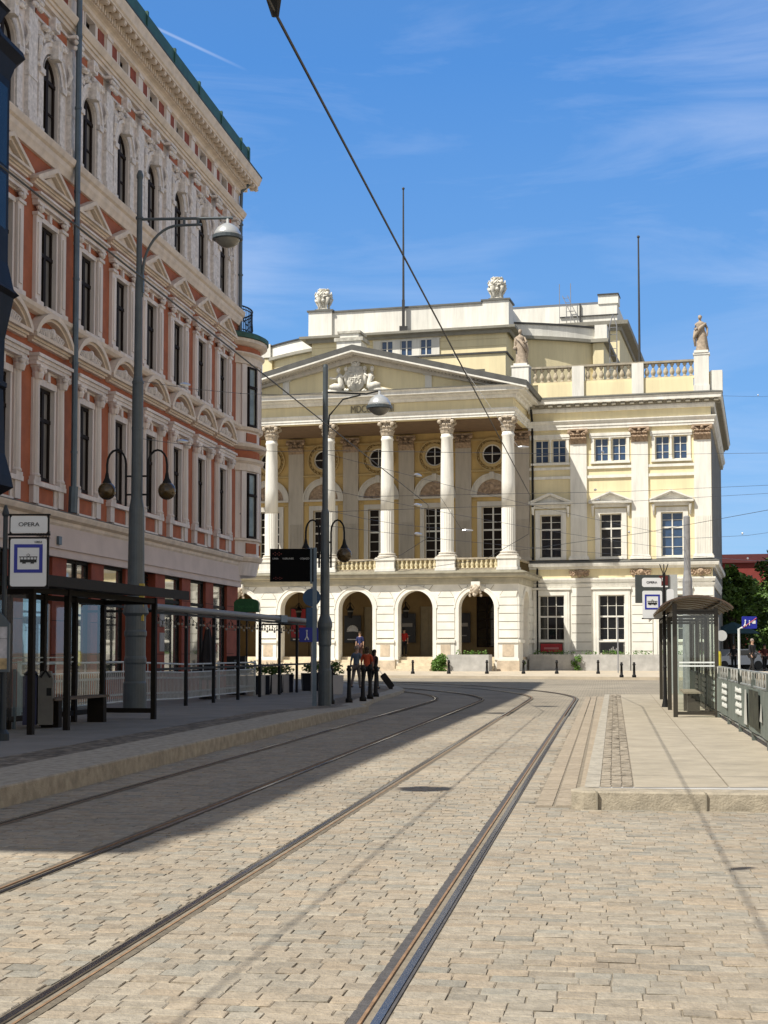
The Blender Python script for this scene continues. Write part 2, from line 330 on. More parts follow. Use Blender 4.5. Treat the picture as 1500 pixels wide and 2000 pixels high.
def tinted(m, name, material, tints, per):
    o = m.build(name, material, recalc=False); me = o.data; a = me.color_attributes.new('tint', 'FLOAT_COLOR', 'FACE' if False else 'CORNER')
    buf = []
    for p in me.polygons:
        c = tints[p.index//per]; buf += [c[0], c[1], c[2], 1]*p.loop_total
    a.data.foreach_set('color', buf); return o
def setts():
    m = MB(); tints = []; rnd = random.Random(3)
    RB = sorted(Vector(c).dot(RT)+o for c in TR for o in (.7175, -.7175))
    a = 4.6
    while a < 33:
        h = rnd.uniform(.095, .13); b = -14+rnd.uniform(0, .2)
        while b < 14:
            w = rnd.uniform(.12, .21); e0 = b; b += w
            for rb_ in RB:        # stones are cut to the rail corridors
                if e0 < rb_+.078 and e0+w > rb_-.078:
                    if e0 > rb_-.078: w -= rb_+.078-e0; e0 = rb_+.078
                    else: w = rb_-.078-e0; b = rb_+.078
            if w < .035: continue
            c = T*(a+h/2)+RT*(e0+w/2); x, y = c.x, c.y; wave = .006*sin(x*.9+a*.7)
            if abs(x) > .285*y+.9 or y < 4.9 or x < KL(y)-.1 or (x > PR(y)-.05 and y > 13.3-.1*(x-1.8)+.3) or (y > 13.75 and 1.25+.157*(y-13) < x < PR(y)): continue
            g = .0012+rnd.uniform(0, .002); z = rnd.gauss(0, .0014); tx, ty = rnd.gauss(0, .008), rnd.gauss(0, .008); i = len(m.v)
            hw, hh = w/2-g, h/2-g; bev = rnd.uniform(.003, .006)
            for (k, zz) in ((0, -.035), (0, -.004), (bev, 0)):
                for sx, sy in ((-1, -1), (1, -1), (1, 1), (-1, 1)):
                    u = sx*(hw-k)+rnd.uniform(-.004, .004); v = sy*(hh-k)+rnd.uniform(-.004, .004)
                    p = c+RT*u+T*(v+wave); m.v.append((p.x, p.y, gz(p.y)+zz+(z+u*tx+v*ty if zz > -.03 else 0)))
            for q in (0, 4):
                for j in range(4): m.f.append((i+q+j, i+q+(j+1) % 4, i+q+4+(j+1) % 4, i+q+4+j))
            m.f.append((i+8, i+9, i+10, i+11))
            br = rnd.choice((.90, 1, 1.06, 1.0, .94, .97, 1.03, .84)); br *= 1+.16*mnoise.noise(Vector((x*.45, y*.3, 0)))+.10*mnoise.noise(Vector((x*1.6, y*1.1, 4))); wm = rnd.uniform(-.03, .04); q_ = rnd.random(); wm = .06 if q_ < .09 else -.06 if q_ < .22 else wm; br *= .92 if wm < -.05 else 1; tints.append((br*(1+wm), br, br*(1-wm)))
        a += h
    o = tinted(m, 'cobbled_street', SETT, tints, 9); me = o.data
    return struct(o)
setts()
# joint bed under the near setts
jb = MB(); jb.quad((-9, 4, -.007), (9, 4, -.007), (9, 33, -.007), (-9, 33, -.007)); struct(jb.build('street_bed', JOI))
def strip(m, line, o0, o1, z0, z1, dz=0):
    n = len(line); i = len(m.v)
    for k, p in enumerate(line):
        d = (line[min(k+1, n-1)]-line[max(k-1, 0)]).normalized(); r = Vector((d.y, -d.x)); g = gz(p.y)
        for o, z in ((o0, z0), (o1, z1)): q = p+r*o; m.v.append((q.x, q.y, z+g))
    for k in range(n-1): a = i+2*k; m.f.append((a, a+1, a+3, a+2))
STE = mat('polished_rail_steel', (.34, .335, .34), .24, .2, 5, metal=1.0)
STR = mat('rusty_rail_flange', (.26, .16, .09), .8, .4, 8)
FIL = mat('bitumen_rail_joint', (.085, .08, .08), .8, .35, 10, .6, 40)
GRV = mat('shadow_toned_rail_groove', (.03, .025, .02), .9)  # shadow inside the groove put into a near-black colour
for k, (ln, side, lab) in enumerate(zip(RAILS, (1, -1, 1, -1), ('grooved rail wholly in sunlight, rightmost of the four',
        'grooved rail starting at the bottom left corner, second from the right', 'grooved rail passing from sunlight into shadow, second from the tall left kerb',
        'grooved steel rail closest to the tall left kerb, wholly in shadow further on'))):
    r = thing('tram_rail', lab, 'tram rail', group='rails of the two tram tracks')
    a = MB(); strip(a, ln, side*.018, side*.056, .004, .004); strip(a, ln, side*.018, side*.0181, -.012, .004); a.build('rail_head', STE, r)
    a = MB(); strip(a, ln, side*-.022, side*.018, -.012, -.012); a.build('groove', GRV, r)
    a = MB(); strip(a, ln, side*-.036, side*-.022, .002, .002); strip(a, ln, side*-.0221, side*-.022, .002, -.012); a.build('guard_lip', STR, r)
    a = MB(); strip(a, ln, side*(-.085 if k == 0 else -.078), side*-.036, -.001, -.001); strip(a, ln, side*.056, side*.072, -.001, -.001); a.build('joint_filler', FIL if k == 0 else mat('sandy_rail_joint', (.16, .135, .10), .9, .4, 10, .5, 40), r)
# long stone strips between the right track and the platform
st = MB(); tin = []
for off in (1.0, 1.19, 1.40):
    y = 13.9
    ln = lambda y, o: Vector((.33+.157*(y-13)+o+.0*(y), y))
    while y < 47:
        l = random.uniform(.35, .7); wd = .165 if off < 1.3 else .17+.005*(y-14)
        i = len(st.v)
        p = [(ln(y+.01, off).x, y+.01), (ln(y, off+wd).x, y+.01), (ln(y+l, off+wd).x, y+l-.012), (ln(y+l, off).x, y+l-.012)]
        st.v += [(a, b, -.03+gz(b)) for a, b in p]+[(a, b, .001+gz(b)) for a, b in p]
        for j in range(4): st.f.append((i+j, i+(j+1) % 4, i+4+(j+1) % 4, i+4+j))
        st.f.append((i+4, i+5, i+6, i+7)); b = random.uniform(.95, 1.10); tin.append((b*1.05, b, b*.95)); y += l
struct(tinted(st, 'stone_strips', SETT, tin, 5))
# ---- left tram platform
def platform_left():
    ys = [-6]+[2*k for k in range(0, 19)]
    pts = [Vector((KL(y), y)) for y in ys]+[Vector((-.62, 36.5)), Vector((-.45, 39)), Vector((-.3, 42)), Vector((.1, 46)), Vector((.55, 49.5)), Vector((.75, 52.5)), Vector((.55, 55.5)), Vector((-.1, 58.5)), Vector((-1.4, 61.5)), Vector((-3.5, 64.5)), Vector((-7, 67.5)), Vector((-14, 70)), Vector((-30, 72))]
    def hh(y): return .2 if y < 30 else .2-.1*min(1, (y-30)/8)
    m = MB(); k = MB(); kf = MB(); n = len(pts); L = []
    for i, p in enumerate(pts):
        d = (pts[min(i+1, n-1)]-pts[max(i-1, 0)]).normalized(); r = Vector((-d.y, d.x)); h = hh(p.y)+gz(p.y)
        L.append((p, p+r*.93 if p.y < 34 else p+r*.5, r, h))
    for i in range(n-1):
        (p, a, r, h), (q, b, s, g) = L[i], L[i+1]
        kf.quad((p.x, p.y, -.05), (q.x, q.y, -.05), (q.x+s.x*.012, q.y+s.y*.012, g-.012), (p.x+r.x*.012, p.y+r.y*.012, h-.012))
        kf.quad((p.x+r.x*.012, p.y+r.y*.012, h-.012), (q.x+s.x*.012, q.y+s.y*.012, g-.012), (q.x+s.x*.03, q.y+s.y*.03, g+.003), (p.x+r.x*.03, p.y+r.y*.03, h+.003))
        k.quad((p.x+r.x*.03, p.y+r.y*.03, h+.003), (q.x+s.x*.03, q.y+s.y*.03, g+.003), (b.x, b.y, g+.003), (a.x, a.y, h+.003))
        a2, b2 = a+r*.65, b+s*.65
        far = -60
        m.quad((a2.x, a2.y, h), (b2.x, b2.y, g), (far, b2.y, g), (far, a2.y, h))
    # last: mixed setts between slab and asphalt
    sm = MB(); tn = []
    rnd = random.Random(5)
    for i in range(n-1):
        (p, a, r, h), (q, b, s, g) = L[i], L[i+1]
        l = (b-a).length; c = max(1, int(l/.14))
        if p.y > 45: continue
        for u in range(c):
            for v in range(6):
                A = a.lerp(b, u/c)+r*(.65*v/6); B = a.lerp(b, (u+1)/c)+r*(.65*v/6); C = B+s*(.65/6); D = A+r*(.65/6); z = h+(g-h)*u/c; cen = (A+B+C+D)/4
                j = len(sm.v)
                for P_ in (A, B, C, D): q_ = P_.lerp(cen, .12); sm.v.append((q_.x, q_.y, z+rnd.uniform(.001, .006)))
                sm.f.append((j, j+1, j+2, j+3)); bb = rnd.choice((.5, .7, .85, .62, .4)); tn.append((bb, bb, bb*1.02))
    bed = MB()
    for i in range(n-1):
        (p, a, r, h), (q, b, s, g) = L[i], L[i+1]; a2, b2 = a+r*.66, b+s*.66; bed.quad((a.x, a.y, h-.004), (b.x, b.y, g-.004), (b2.x, b2.y, g-.004), (a2.x, a2.y, h-.004))
    struct(m.build('pavement_left', mat('grey_asphalt_paving', (.22, .215, .205), .9, .2, 1.2, .4, 70))); struct(kf.build('kerb_face', GRD)); struct(k.build('kerb_left', GRT)); struct(bed.build('kerb_bed', JOI)); struct(tinted(sm, 'kerb_cobbles', SETT, tn, 1))
    jn = MB()      # joints between kerb stones
    y = 6.2
    while y < 34:
        x = KL(y); jn.quad((x+.0, y, 0), (x+.0, y+.008, 0), (x+.010, y+.008, .19), (x+.010, y, .19)); y += 1.35
    struct(jn.build('kerb_joints', JO))
platform_left()
# ---- right tram platform
def platform_right():
    h = .17; m = MB(); k = MB(); c = MB(); kb = MB()
    y0 = 13.62
    def e(y, o): return PR(y)+o
    ys = [14.0]+[16+2*i for i in range(17)]; hz = lambda y: (h if y < 44 else max(.01, h-(y-44)*.04))+gz(y)
    for a, b in zip(ys, ys[1:]):
        k.quad((e(a, 0), a, -.04), (e(b, 0), b, -.04+gz(b)), (e(b, .01), b, hz(b)), (e(a, .01), a, hz(a)))
        k.quad((e(a, .01), a, hz(a)), (e(b, .01), b, hz(b)), (e(b, .16), b, hz(b)), (e(a, .16), a, hz(a)))
        w = lambda y: .5 if y < 15 else .5
        m.quad((e(a, .50), a, hz(a)), (e(b, .50), b, hz(b)), (e(b, 1.42), b, hz(b)), (e(a, 1.42), a, hz(a)))
        m.quad((e(a, 1.435), a, hz(a)), (e(b, 1.435), b, hz(b)), (e(b, 3.75), b, hz(b)), (e(a, 3.75), a, hz(a)))
        c.quad((e(a, 3.75), a, hz(a)), (e(b, 3.75), b, hz(b)), (e(b, 3.75), b, -.05), (e(a, 3.75), a, -.05))
        kb.quad((e(a, .16), a, hz(a)-.006), (e(b, .16), b, hz(b)-.006), (e(b, 1.45), b, hz(b)-.006), (e(a, 1.45), a, hz(a)-.006))
    # front kerb, chamfered corner stones
    f = MB(); P = [(PR(14.0), 14.0), (1.80, 13.72), (1.90, 13.6), (2.1, 13.57), (3.02, 13.42), (3.03, 13.42), (6.2, 13.0)]
    Q = [(PR(14)+.02, 14.15), (1.95, 14.0), (2.0, 13.95), (2.15, 13.9), (3.05, 13.78), (3.06, 13.78), (6.2, 13.35)]
    for (a, b), (a2, b2) in zip(zip(P, P[1:]), zip(Q, Q[1:])):
        f.quad((a[0], a[1], -.05), (b[0], b[1], -.05), (b[0], b[1]+.012, h-.015), (a[0], a[1]+.012, h-.015))
        f.quad((a[0], a[1]+.012, h-.015), (b[0], b[1]+.012, h-.015), (b[0], b[1]+.05, h+.002), (a[0], a[1]+.05, h+.002))
        f.quad((a[0], a[1]+.05, h+.002), (b[0], b[1]+.05, h+.002), (b2[0], b2[1], h+.002), (a2[0], a2[1], h+.002))
    jj = MB(); jj.box(2.015, 2.027, 13.55, 13.9, 0, h+.003).box(3.02, 3.03, 13.40, 13.72, 0, h+.003)
    jj.v = jj.v; struct(jj.build('kerb_joint_right', JO))
    fl = MB(); fl.quad((2.0, 13.75, h-.004), (6.3, 13.2, h-.004), (6.3, 14.1, h-.004), (2.0, 14.1, h-.004)); struct(fl.build('platform_edge_bed', CONC))
    sm = MB(); tn = []; rnd = random.Random(8)
    y = 14.0
    while y < 46:
        l = .105
        for v in range(3):
            a0 = .16+.11*v; j = len(sm.v)
            for dx, dy in ((.008, .008), (.104, .008), (.104, l-.008), (.008, l-.008)): sm.v.append((e(y+dy, a0+dx)+rnd.uniform(-.006, .006), y+dy+rnd.uniform(-.006, .006), hz(y)+rnd.uniform(0, .006)))
            sm.f.append((j, j+1, j+2, j+3)); b = rnd.uniform(.95, 1.2); tn.append((b, b*.98, b*.95))
        y += l
    # slab joints across the platform
    cj = MB(); y = 17.0
    while y < 44: cj.quad((e(y, .50), y, hz(y)+.002), (e(y, 3.7), y-.5, hz(y)+.002), (e(y, 3.7), y-.488, hz(y)+.002), (e(y, .5), y+.012, hz(y)+.002)); y += 3.1
    struct(cj.build('paving_joints', mat('faint_paving_joint', (.33, .29, .235), .9)))
    struct(kb.build('platform_bed', JOI)); struct(m.build('pavement_right', PAV)); struct(k.build('kerb_right', GRT)); struct(c.build('platform_back', CONC)); struct(f.build('kerb_front', GRD)); struct(tinted(sm, 'platform_cobbles', SETT, tn, 1))
platform_right()
# ================================================================ OPERA HOUSE
AL = R(14.846); OX, OY = 1.9105, 84.0
def opw(u, w, z=0): return Vector((OX+cos(AL)*u+sin(AL)*w, OY-sin(AL)*u+cos(AL)*w, z))
op = thing('opera_house', 'cream and pale yellow neoclassical opera house with columned portico and arched porch', 'opera house', (OX, OY, 0), -AL)
def ob(mb, name, m, parent=None, **k): return mb.build(name, m, parent or op, **k)
CU = [5.55-3.66*k for k in range(6)]; BU = [(a+b)/2 for a, b in zip(CU, CU[1:])]; AX = -3.6; PE = .40
PR_ = 5.95; PL_ = -13.15
# --- upper wall
WU = [7.34, 11.0, 14.65]
holes = [(c-.68, c+.68, 7.25, 10.5) for c in BU]+[(c-.65, c+.65, 7.2, 9.86) for c in WU]
for c in WU: holes += [(c-.96, c-.10, 13.05, 14.5), (c+.10, c+.96, 13.05, 14.5)]
hp_ = holes[:5]; hw_ = holes[5:]
m = MB(); wall(m, 6.0, 17.0, 7.0, 16.4, 4.85, hw_, .25); ob(m, 'upper_wall', YE)
m = MB(); wall(m, -13.6, 6.0, 7.0, 16.4, 4.85, hp_, .25); ob(m, 'portico_wall', mat('ochre_portico_plaster', (.60, .42, .17), .88, .2, .9, .15, 25, streak=True))  # ochre plaster, its colour also darkened to carry the portico shade
m = MB(); m.quad((17.0, 4.85, .2), (17.0, 27, .2), (17.0, 27, 16.6), (17.0, 4.85, 16.6)).quad((-24.3, 4.85, .2), (-24.3, 27, .2), (-24.3, 27, 16.6), (-24.3, 4.85, 16.6)).quad((-24.3, 4.85, .2), (-13.6, 4.85, .2), (-13.6, 4.85, 16.5), (-24.3, 4.85, 16.5)).quad((-24.3, 27, .2), (17, 27, .2), (17, 27, 16.6), (-24.3, 27, 16.6)).box(-18, 9.0, 27.05, 50, .2, 17.0); ob(m, 'side_wall', mat('shade_darkened_side_stucco', (.20, .19, .165), .9, .3, 1.2))  # shade on the side wall put into the dark stucco colour
m = MB(); m.box(-24.3, 17.0, 4.9, 27, 16.9, 17.05); ob(m, 'roof', LED)
# ground storey of the wing
gh = [(c-.78, c+.78, 2.15, 4.91) for c in (7.35, 11.0, 14.65)]
bh = [(c-.6, c+.6, 1.35, 3.75) for c in BU[1:4]]
m = MB(); wall(m, 6.0, 17.0, .2, 7.0, 4.85, gh, .3); ob(m, 'ground_floor_wall', RU)
m = MB(); wall(m, -13.6, 6.0, 1.1, 7.0, 4.85, [(BU[0]-1.05, BU[0]+.25, 1.75, 4.9), (BU[1]-1.0, BU[1]+.1, 1.2, 4.3), (BU[2]-1.0, BU[2]+.1, 1.2, 4.3), (BU[3]-1.0, BU[3]+.1, 1.2, 4.3)], .25); ob(m, 'porch_back_wall', mat('shade_darkened_ochre_porch', (.21, .15, .07), .9, .2, 1))  # ochre darkened so the colour carries the shade inside the porch
window(op, BU[0]-.4, 1.75, 1.3, 3.15, 5.0, 2, 6, (.55,), fm=FRB)
for k, dx in ((1, -.45), (2, -.45), (3, -.45)):
    d = MB(); d.box(-.55, .55, 0, .08, 0, 3.1).box(-.5, -.03, -.03, 0, .2, 1.4).box(.03, .5, -.03, 0, .2, 1.4).box(-.5, -.03, -.03, 0, 1.6, 2.95).box(.03, .5, -.03, 0, 1.6, 2.95); d.build('door', mat('dull_cream_door', (.26, .22, .14), .6), op, loc=(BU[k]+dx, 5.0, 1.2))
# rustication blocks on wing
m = MB()
def blocks(m, x0, x1, z0, z1, n, y, pr=.05, gap=.035):
    h = (z1-z0)/n
    for k in range(n): m.box(x0, x1, y-pr, y+.01, z0+k*h+gap, z0+(k+1)*h)
for a, b in ((6.0, 6.13), (8.57, 9.78), (12.22, 13.43), (15.87, 17.03)): blocks(m, a, b, .95, 5.35, 8, 4.84, .07)
m.box(17.0, 17.06, 4.8, 5.6, .95, 5.35)
for c in (7.35, 11.0, 14.65):
    m.box(c-1.1, c-.78, 4.74, 4.86, .95, 5.0).box(c+.78, c+1.1, 4.74, 4.86, .95, 5.0).box(c-1.1, c+1.1, 4.735, 4.86, 4.91, 5.23).box(c-1.2, c+1.2, 4.66, 4.86, 5.25, 5.38).box(c-.8, c+.8, 4.74, 4.9, 2.06, 2.15).box(c-1.0, c-.95, 4.72, 4.75, .95, 5.13).box(c+.95, c+1.0, 4.72, 4.75, .95, 5.13)
ob(m, 'rustication', RU)
for c in (7.35, 11.0, 14.65): window(op, c, 2.15, 1.56, 2.76, 5.08, 3, 4, (.53,), mun=.022)
# strings, belt on wing (returning round the corner)
wp = [(6.0, 4.85), (17.0, 4.85), (17.0, 20)]
m = MB()
for pf in ([(0, 5.4), (.06, 5.4), (.10, 5.5), (.14, 5.62), (0, 5.62)], [(0, 5.70), (.10, 5.70), (.16, 5.85), (.16, 5.95), (0, 5.95)], [(0, 6.50), (.12, 6.50), (.16, 6.62), (.34, 6.66), (.38, 6.80), (.38, 6.86), (0, 6.86)]): m.sweep(wp, pf)
ob(m, 'string_course', WH)
m = MB(); m.sweep(wp, [(0, 6.87), (.40, 6.87), (.40, 6.91), (.05, 7.06), (0, 7.06)]); ob(m, 'belt_flashing', LED)
m = MB(); m.quad((6.0, 4.845, 5.95), (17.0, 4.845, 5.95), (17.0, 4.845, 6.5), (6.0, 4.845, 6.5)); ob(m, 'yellow_band', YE)
# pilasters
def capital(w, h, rnd=True, depth=None, mm=CAPM):
    m = MB(); r = w/2*.86
    if rnd:
        m.lathe([(r*.9, 0), (r*.98, .02), (r*.92, .05), (r*.82, h*.3), (r*.86, h*.6), (r*1.05, h*.82), (r*1.1, h*.86)], 12)
        for row, (n, z, hh, rr) in enumerate(((8, .05, h*.36, r*.9), (8, h*.28, h*.38, r*.92))):
            for k in range(n):
                a = 2*pi*(k+.5*row)/n; ca, sa = cos(a), sin(a)
                for q in (-1, 0, 1):
                    px, py = -sa*.08*q, ca*.08*q
                    m.tube([(ca*rr+px, sa*rr+py, z), (ca*rr*1.12+px, sa*rr*1.12+py, z+hh*.6), (ca*rr*1.38+px*1.2, sa*rr*1.38+py*1.2, z+hh*(.98-.1*abs(q))), (ca*rr*1.45+px, sa*rr*1.45+py, z+hh*.78)], [.055, .06, .05, .03], 5)
        A = r*1.38
        for sx in (-1, 1):
            for sy in (-1, 1): m.ball((sx*A*.84, sy*A*.84, h*.78), .13, 8, 6); m.tube([(sx*r*.6, sy*r*.6, h*.5), (sx*A*.7, sy*A*.7, h*.7), (sx*A*.9, sy*A*.9, h*.86)], .06, 5)
        m.box(-A, A, -A*.72, A*.72, h*.88, h).box(-A*.72, A*.72, -A, A, h*.881, h*.999)
        for (x, y) in ((0, -A), (0, A), (A, 0), (-A, 0)): m.ball((x, y, h*.9), .09, 6, 5)
    else:
        D = depth or .22
        m.box(-w/2, w/2, -D*.35, 0, 0, h*.88).box(-w/2-.02, w/2+.02, -D*.45, 0, 0, .06)
        for row, z in ((0, .05), (1, h*.3)):
            n = 4 if row == 0 else 3
            for k in range(n):
                x = -w/2+w*(k+.5)/n
                for q in (-1, 0, 1): m.tube([(x+q*.07, -D*.4, z), (x+q*.075, -D*.8, z+h*.24), (x+q*.085, -D*1.3, z+h*(.36-.04*abs(q))), (x+q*.07, -D*1.35, z+h*.28)], [.05, .055, .05, .03], 5)
        for sx in (-1, 1): m.ball((sx*w*.52, -D, h*.78), .13, 8, 6); m.tube([(sx*w*.1, -D*.6, h*.55), (sx*w*.35, -D, h*.75), (sx*w*.5, -D*1.1, h*.85)], .05, 5)
        m.ball((0, -D*1.2, h*.8), .1, 7, 5)
        m.box(-w*.6, w*.6, -D*1.25, 0, h*.89, h)
    return m.mesh('capital', mm)
capR = capital(.78, .92, True, mm=CAPW); capF = capital(1.0, .9, False); capF2 = capital(1.0, .9, False, mm=CAPW)
def pilaster(u, w=1.0, z0=7.06, z1=14.17, mm=PI_, cm=capF):
    m = MB(); m.box(-w/2, w/2, -.15, 0, z0+.2, z1).box(-w/2-.12, w/2+.12, -.24, 0, z0, z0+.14).box(-w/2-.07, w/2+.07, -.2, 0, z0+.14, z0+.24)
    n = 9
    for k in range(n):       # fluting on the lower third: raised fillets
        x = -w/2+.06+(w-.12)*(k+.5)/n; m.box(x-.018, x+.018, -.175, -.149, z0+.3, z0+2.55)
    o = m.build('pilaster', mm, op, loc=(u, 4.85, 0)); put('capital', cm, o, (0, -.10, z1)); return o
PIO = mat('shade_darkened_beige_pilaster', (.47, .42, .35), .88, .2, 1.1, .1, 25, streak=True)  # darker beige pilaster copy with the portico shade in its colour
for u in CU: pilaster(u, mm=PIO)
for u in (9.07, 12.77, 16.48): pilaster(u, mm=WH, cm=capF)
# wing windows
for i, c in enumerate(WU):
    for s in (-1, 1): window(op, c+s*.53, 13.05, .86, 1.45, 5.02, 2, 3, (), mun=.02, gm=SKG)
    f = MB(); f.box(c-1.25, c+1.25, 4.74, 4.86, 14.5, 14.62).box(c-1.25, c+1.25, 4.70, 4.86, 14.62, 14.8).box(c-1.2, c+1.2, 4.66, 4.86, 12.92, 13.05).box(c-1.15, c-.97, 4.78, 4.86, 13.05, 14.5).box(c+.97, c+1.15, 4.78, 4.86, 13.05, 14.5)
    f.lathe([(.09, 13.05), (.09, 13.12), (.065, 13.15), (.06, 14.3), (.09, 14.38), (.11, 14.5)], 8, (c, 4.82, 0))
    x0, x1 = (6.0 if i == 0 else WU[i]-1.39), c+1.39
    for z0, z1 in ((12.62, 12.78), (12.05, 12.22)): f.box(x0, x1, 4.74, 4.86, z0, z1)
    f.box(c-.95, c-.65, 4.76, 4.87, 7.08, 9.9).box(c+.65, c+.95, 4.76, 4.87, 7.08, 9.9).box(c-.95, c+.95, 4.755, 4.87, 9.86, 10.16).box(c-1.05, c+1.05, 4.70, 4.87, 10.25, 10.45)
    f.box(c-.7, c+.7, 4.72, 4.87, 7.08, 7.2)
    for s in (-1, 1): f.tube([(c+s*1.08, 4.8, 9.7), (c+s*1.08, 4.68, 9.95), (c+s*1.08, 4.6, 10.35)], [.05, .07, .1], 6)
    for (o0, o1, yy) in ((0, .09, 4.40), (.09, .16, 4.48)):
        zb, zt = 10.66, 11.20; f.poly([(c-1.3+o0, yy, zb-o0*.4), (c, yy, zt-o0), (c+1.3-o0, yy, zb-o0*.4), (c+1.3-o0, yy, zb-o1), (c, yy, zt-o1), (c-1.3+o0, yy, zb-o1)], (0, 4.86-yy, 0))
    f.box(c-1.3, c+1.3, 4.42, 4.86, 10.47, 10.58); f.box(c-1.2, c+1.2, 4.56, 4.86, 10.44, 10.47); f.poly([(c-1.1, 4.72, 10.58), (c+1.1, 4.72, 10.58), (c, 4.72, 11.02)], (0, .13, 0))
    ob(f, 'window_surround', WH); window(op, c, 7.2, 1.3, 2.66, 5.05, 2, 5, (.66,), mun=.024, gm=SKG if i == 2 else GLD)
# architrave / frieze / cornice on wing
m = MB(); wq = [(6.0, 4.85), (17.0, 4.85), (17.0, 27)]
m.sweep(wq, [(0, 15.08), (.16, 15.08), (.16, 15.24), (.20, 15.24), (.20, 15.42), (.24, 15.42), (.32, 15.56), (.32, 15.62), (0, 15.62)])
m.sweep(wq, [(0, 16.15), (.18, 16.15), (.24, 16.3), (.24, 16.4), (0, 16.4)]); m.sweep(wq, [(0, 16.58), (.62, 16.62), (.62, 16.80), (.68, 16.90), (0, 16.90)])
ob(m, 'cornice', WH)
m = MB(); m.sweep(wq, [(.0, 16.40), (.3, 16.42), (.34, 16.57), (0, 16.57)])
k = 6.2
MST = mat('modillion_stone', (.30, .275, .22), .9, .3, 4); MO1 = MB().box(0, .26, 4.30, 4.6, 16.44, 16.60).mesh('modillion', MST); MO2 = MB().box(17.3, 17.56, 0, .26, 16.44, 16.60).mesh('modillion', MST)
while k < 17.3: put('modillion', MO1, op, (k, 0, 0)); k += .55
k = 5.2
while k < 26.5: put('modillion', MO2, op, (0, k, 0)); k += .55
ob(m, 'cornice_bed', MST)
m = MB(); m.sweep(wq, [(0, 16.91), (.70, 16.91), (.70, 16.98), (.1, 17.14), (0, 17.14)]); ob(m, 'cornice_flashing', LED)
m = MB(); m.quad((6.0, 4.84, 15.62), (17.0, 4.84, 15.62), (17.0, 4.84, 16.15), (6.0, 4.84, 16.15)); ob(m, 'frieze', YE)
# wing parapet and balustrade
m = MB(); m.box(6.6, 16.0, 4.85, 5.2, 17.1, 17.95).box(16.7, 17.0, 5.0, 14, 17.1, 18.3); ob(m, 'parapet', YE)
PX = [(8.72, 9.45), (12.35, 13.05), (16.05, 16.92)]
bal = thing('balustrade', '', '', (0, 0, 0)); del bal['label'], bal['category']; bal.parent = op
m = MB(); m.box(6.2, 16.05, 4.80, 5.25, 18.95, 19.07); m.build('hand_rail', mat('weathered_coping_stone', (.36, .32, .25), .9, .3, 3), bal)
m = MB(); m.box(6.2, 16.05, 4.87, 5.18, 17.95, 18.08); m.build('base_rail', YE, bal)
m = MB()
for a, b in PX: m.box(a, b, 4.70, 5.3, 17.12, 18.98 if b < 16 else 19.3)
m.box(16.0, 16.98, 4.66, 5.36, 19.3, 19.42).box(PX[2][0]-.04, PX[2][1]+.04, 4.66, 5.34, 17.12, 17.45).box(5.0, 6.05, 4.6, 5.5, 17.1, 19.1).box(4.95, 6.1, 4.55, 5.55, 19.1, 19.2).box(17.0, 17.7, 4.9, 5.9, 17.1, 18.35).box(2.0, 5.0, 4.9, 5.3, 17.1, 18.6)
split_boxes(m, 'pedestal', WH, bal)
bm_ = MB(); bm_.lathe([(.13, 0), (.13, .07), (.07, .10), (.10, .16), (.155, .30), (.14, .40), (.07, .58), (.055, .66), (.09, .70), (.12, .74), (.12, .87)], 10)
BME = bm_.mesh('baluster', mat('weathered_baluster_stone', (.52, .45, .33), .9, .4, 6, .4, 25), smooth=True)
for a, b in ((6.2, 8.72), (9.45, 12.35), (13.05, 16.05)):
    n = round((b-a)/.40)
    for k in range(n): put('baluster', BME, bal, (a+(b-a)*(k+.5)/n, 5.02, 18.08))
# --- porch
PY = -.45
m = MB(); wall(m, PL_-.2, 6.18, .3, 5.5, PY, [(c-1.05, c+1.05, .3, 4.03, True) for c in BU], .75); ob(m, 'porch_front', RU)
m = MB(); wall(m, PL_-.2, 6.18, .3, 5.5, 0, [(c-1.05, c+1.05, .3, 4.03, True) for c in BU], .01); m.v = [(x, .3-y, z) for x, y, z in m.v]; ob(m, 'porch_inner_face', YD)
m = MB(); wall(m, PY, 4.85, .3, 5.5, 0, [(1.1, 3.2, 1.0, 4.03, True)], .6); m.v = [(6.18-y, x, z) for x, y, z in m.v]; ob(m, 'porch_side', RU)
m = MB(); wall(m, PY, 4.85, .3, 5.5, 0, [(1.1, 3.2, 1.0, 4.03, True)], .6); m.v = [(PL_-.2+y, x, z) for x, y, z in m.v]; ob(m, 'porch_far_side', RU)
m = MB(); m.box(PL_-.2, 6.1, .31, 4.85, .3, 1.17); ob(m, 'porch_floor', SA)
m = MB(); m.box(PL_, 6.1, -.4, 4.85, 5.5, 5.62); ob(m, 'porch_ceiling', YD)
m = MB()
for c in BU:
    for k in range(5): m.box(c-1.04, c+1.04, -1.35+.34*k, .31, .30+.0*k+(.145*k if k else 0), .30+.174*(k+1)-(.001*k))
ob(m, 'entrance_steps', mat('pale_sandstone_steps', (.66, .57, .42), .9, .25, 3, .3, 25))
m = MB()      # arch mouldings, pier blocks, keystones, plinths
for c in BU:
    archring(m, c, 4.03, 1.05, 1.26, PY-.07, PY, 0, pi, 20); archring(m, c, 4.03, 1.26, 1.33, PY-.10, PY, 0, pi, 20)
    m.box(c-1.26, c-1.05, PY-.07, PY, 1.0, 4.03).box(c+1.05, c+1.26, PY-.07, PY, 1.0, 4.03)
ed = [PL_-.2]+sum([[c-1.26, c+1.26] for c in reversed(BU)], [])+[6.2]
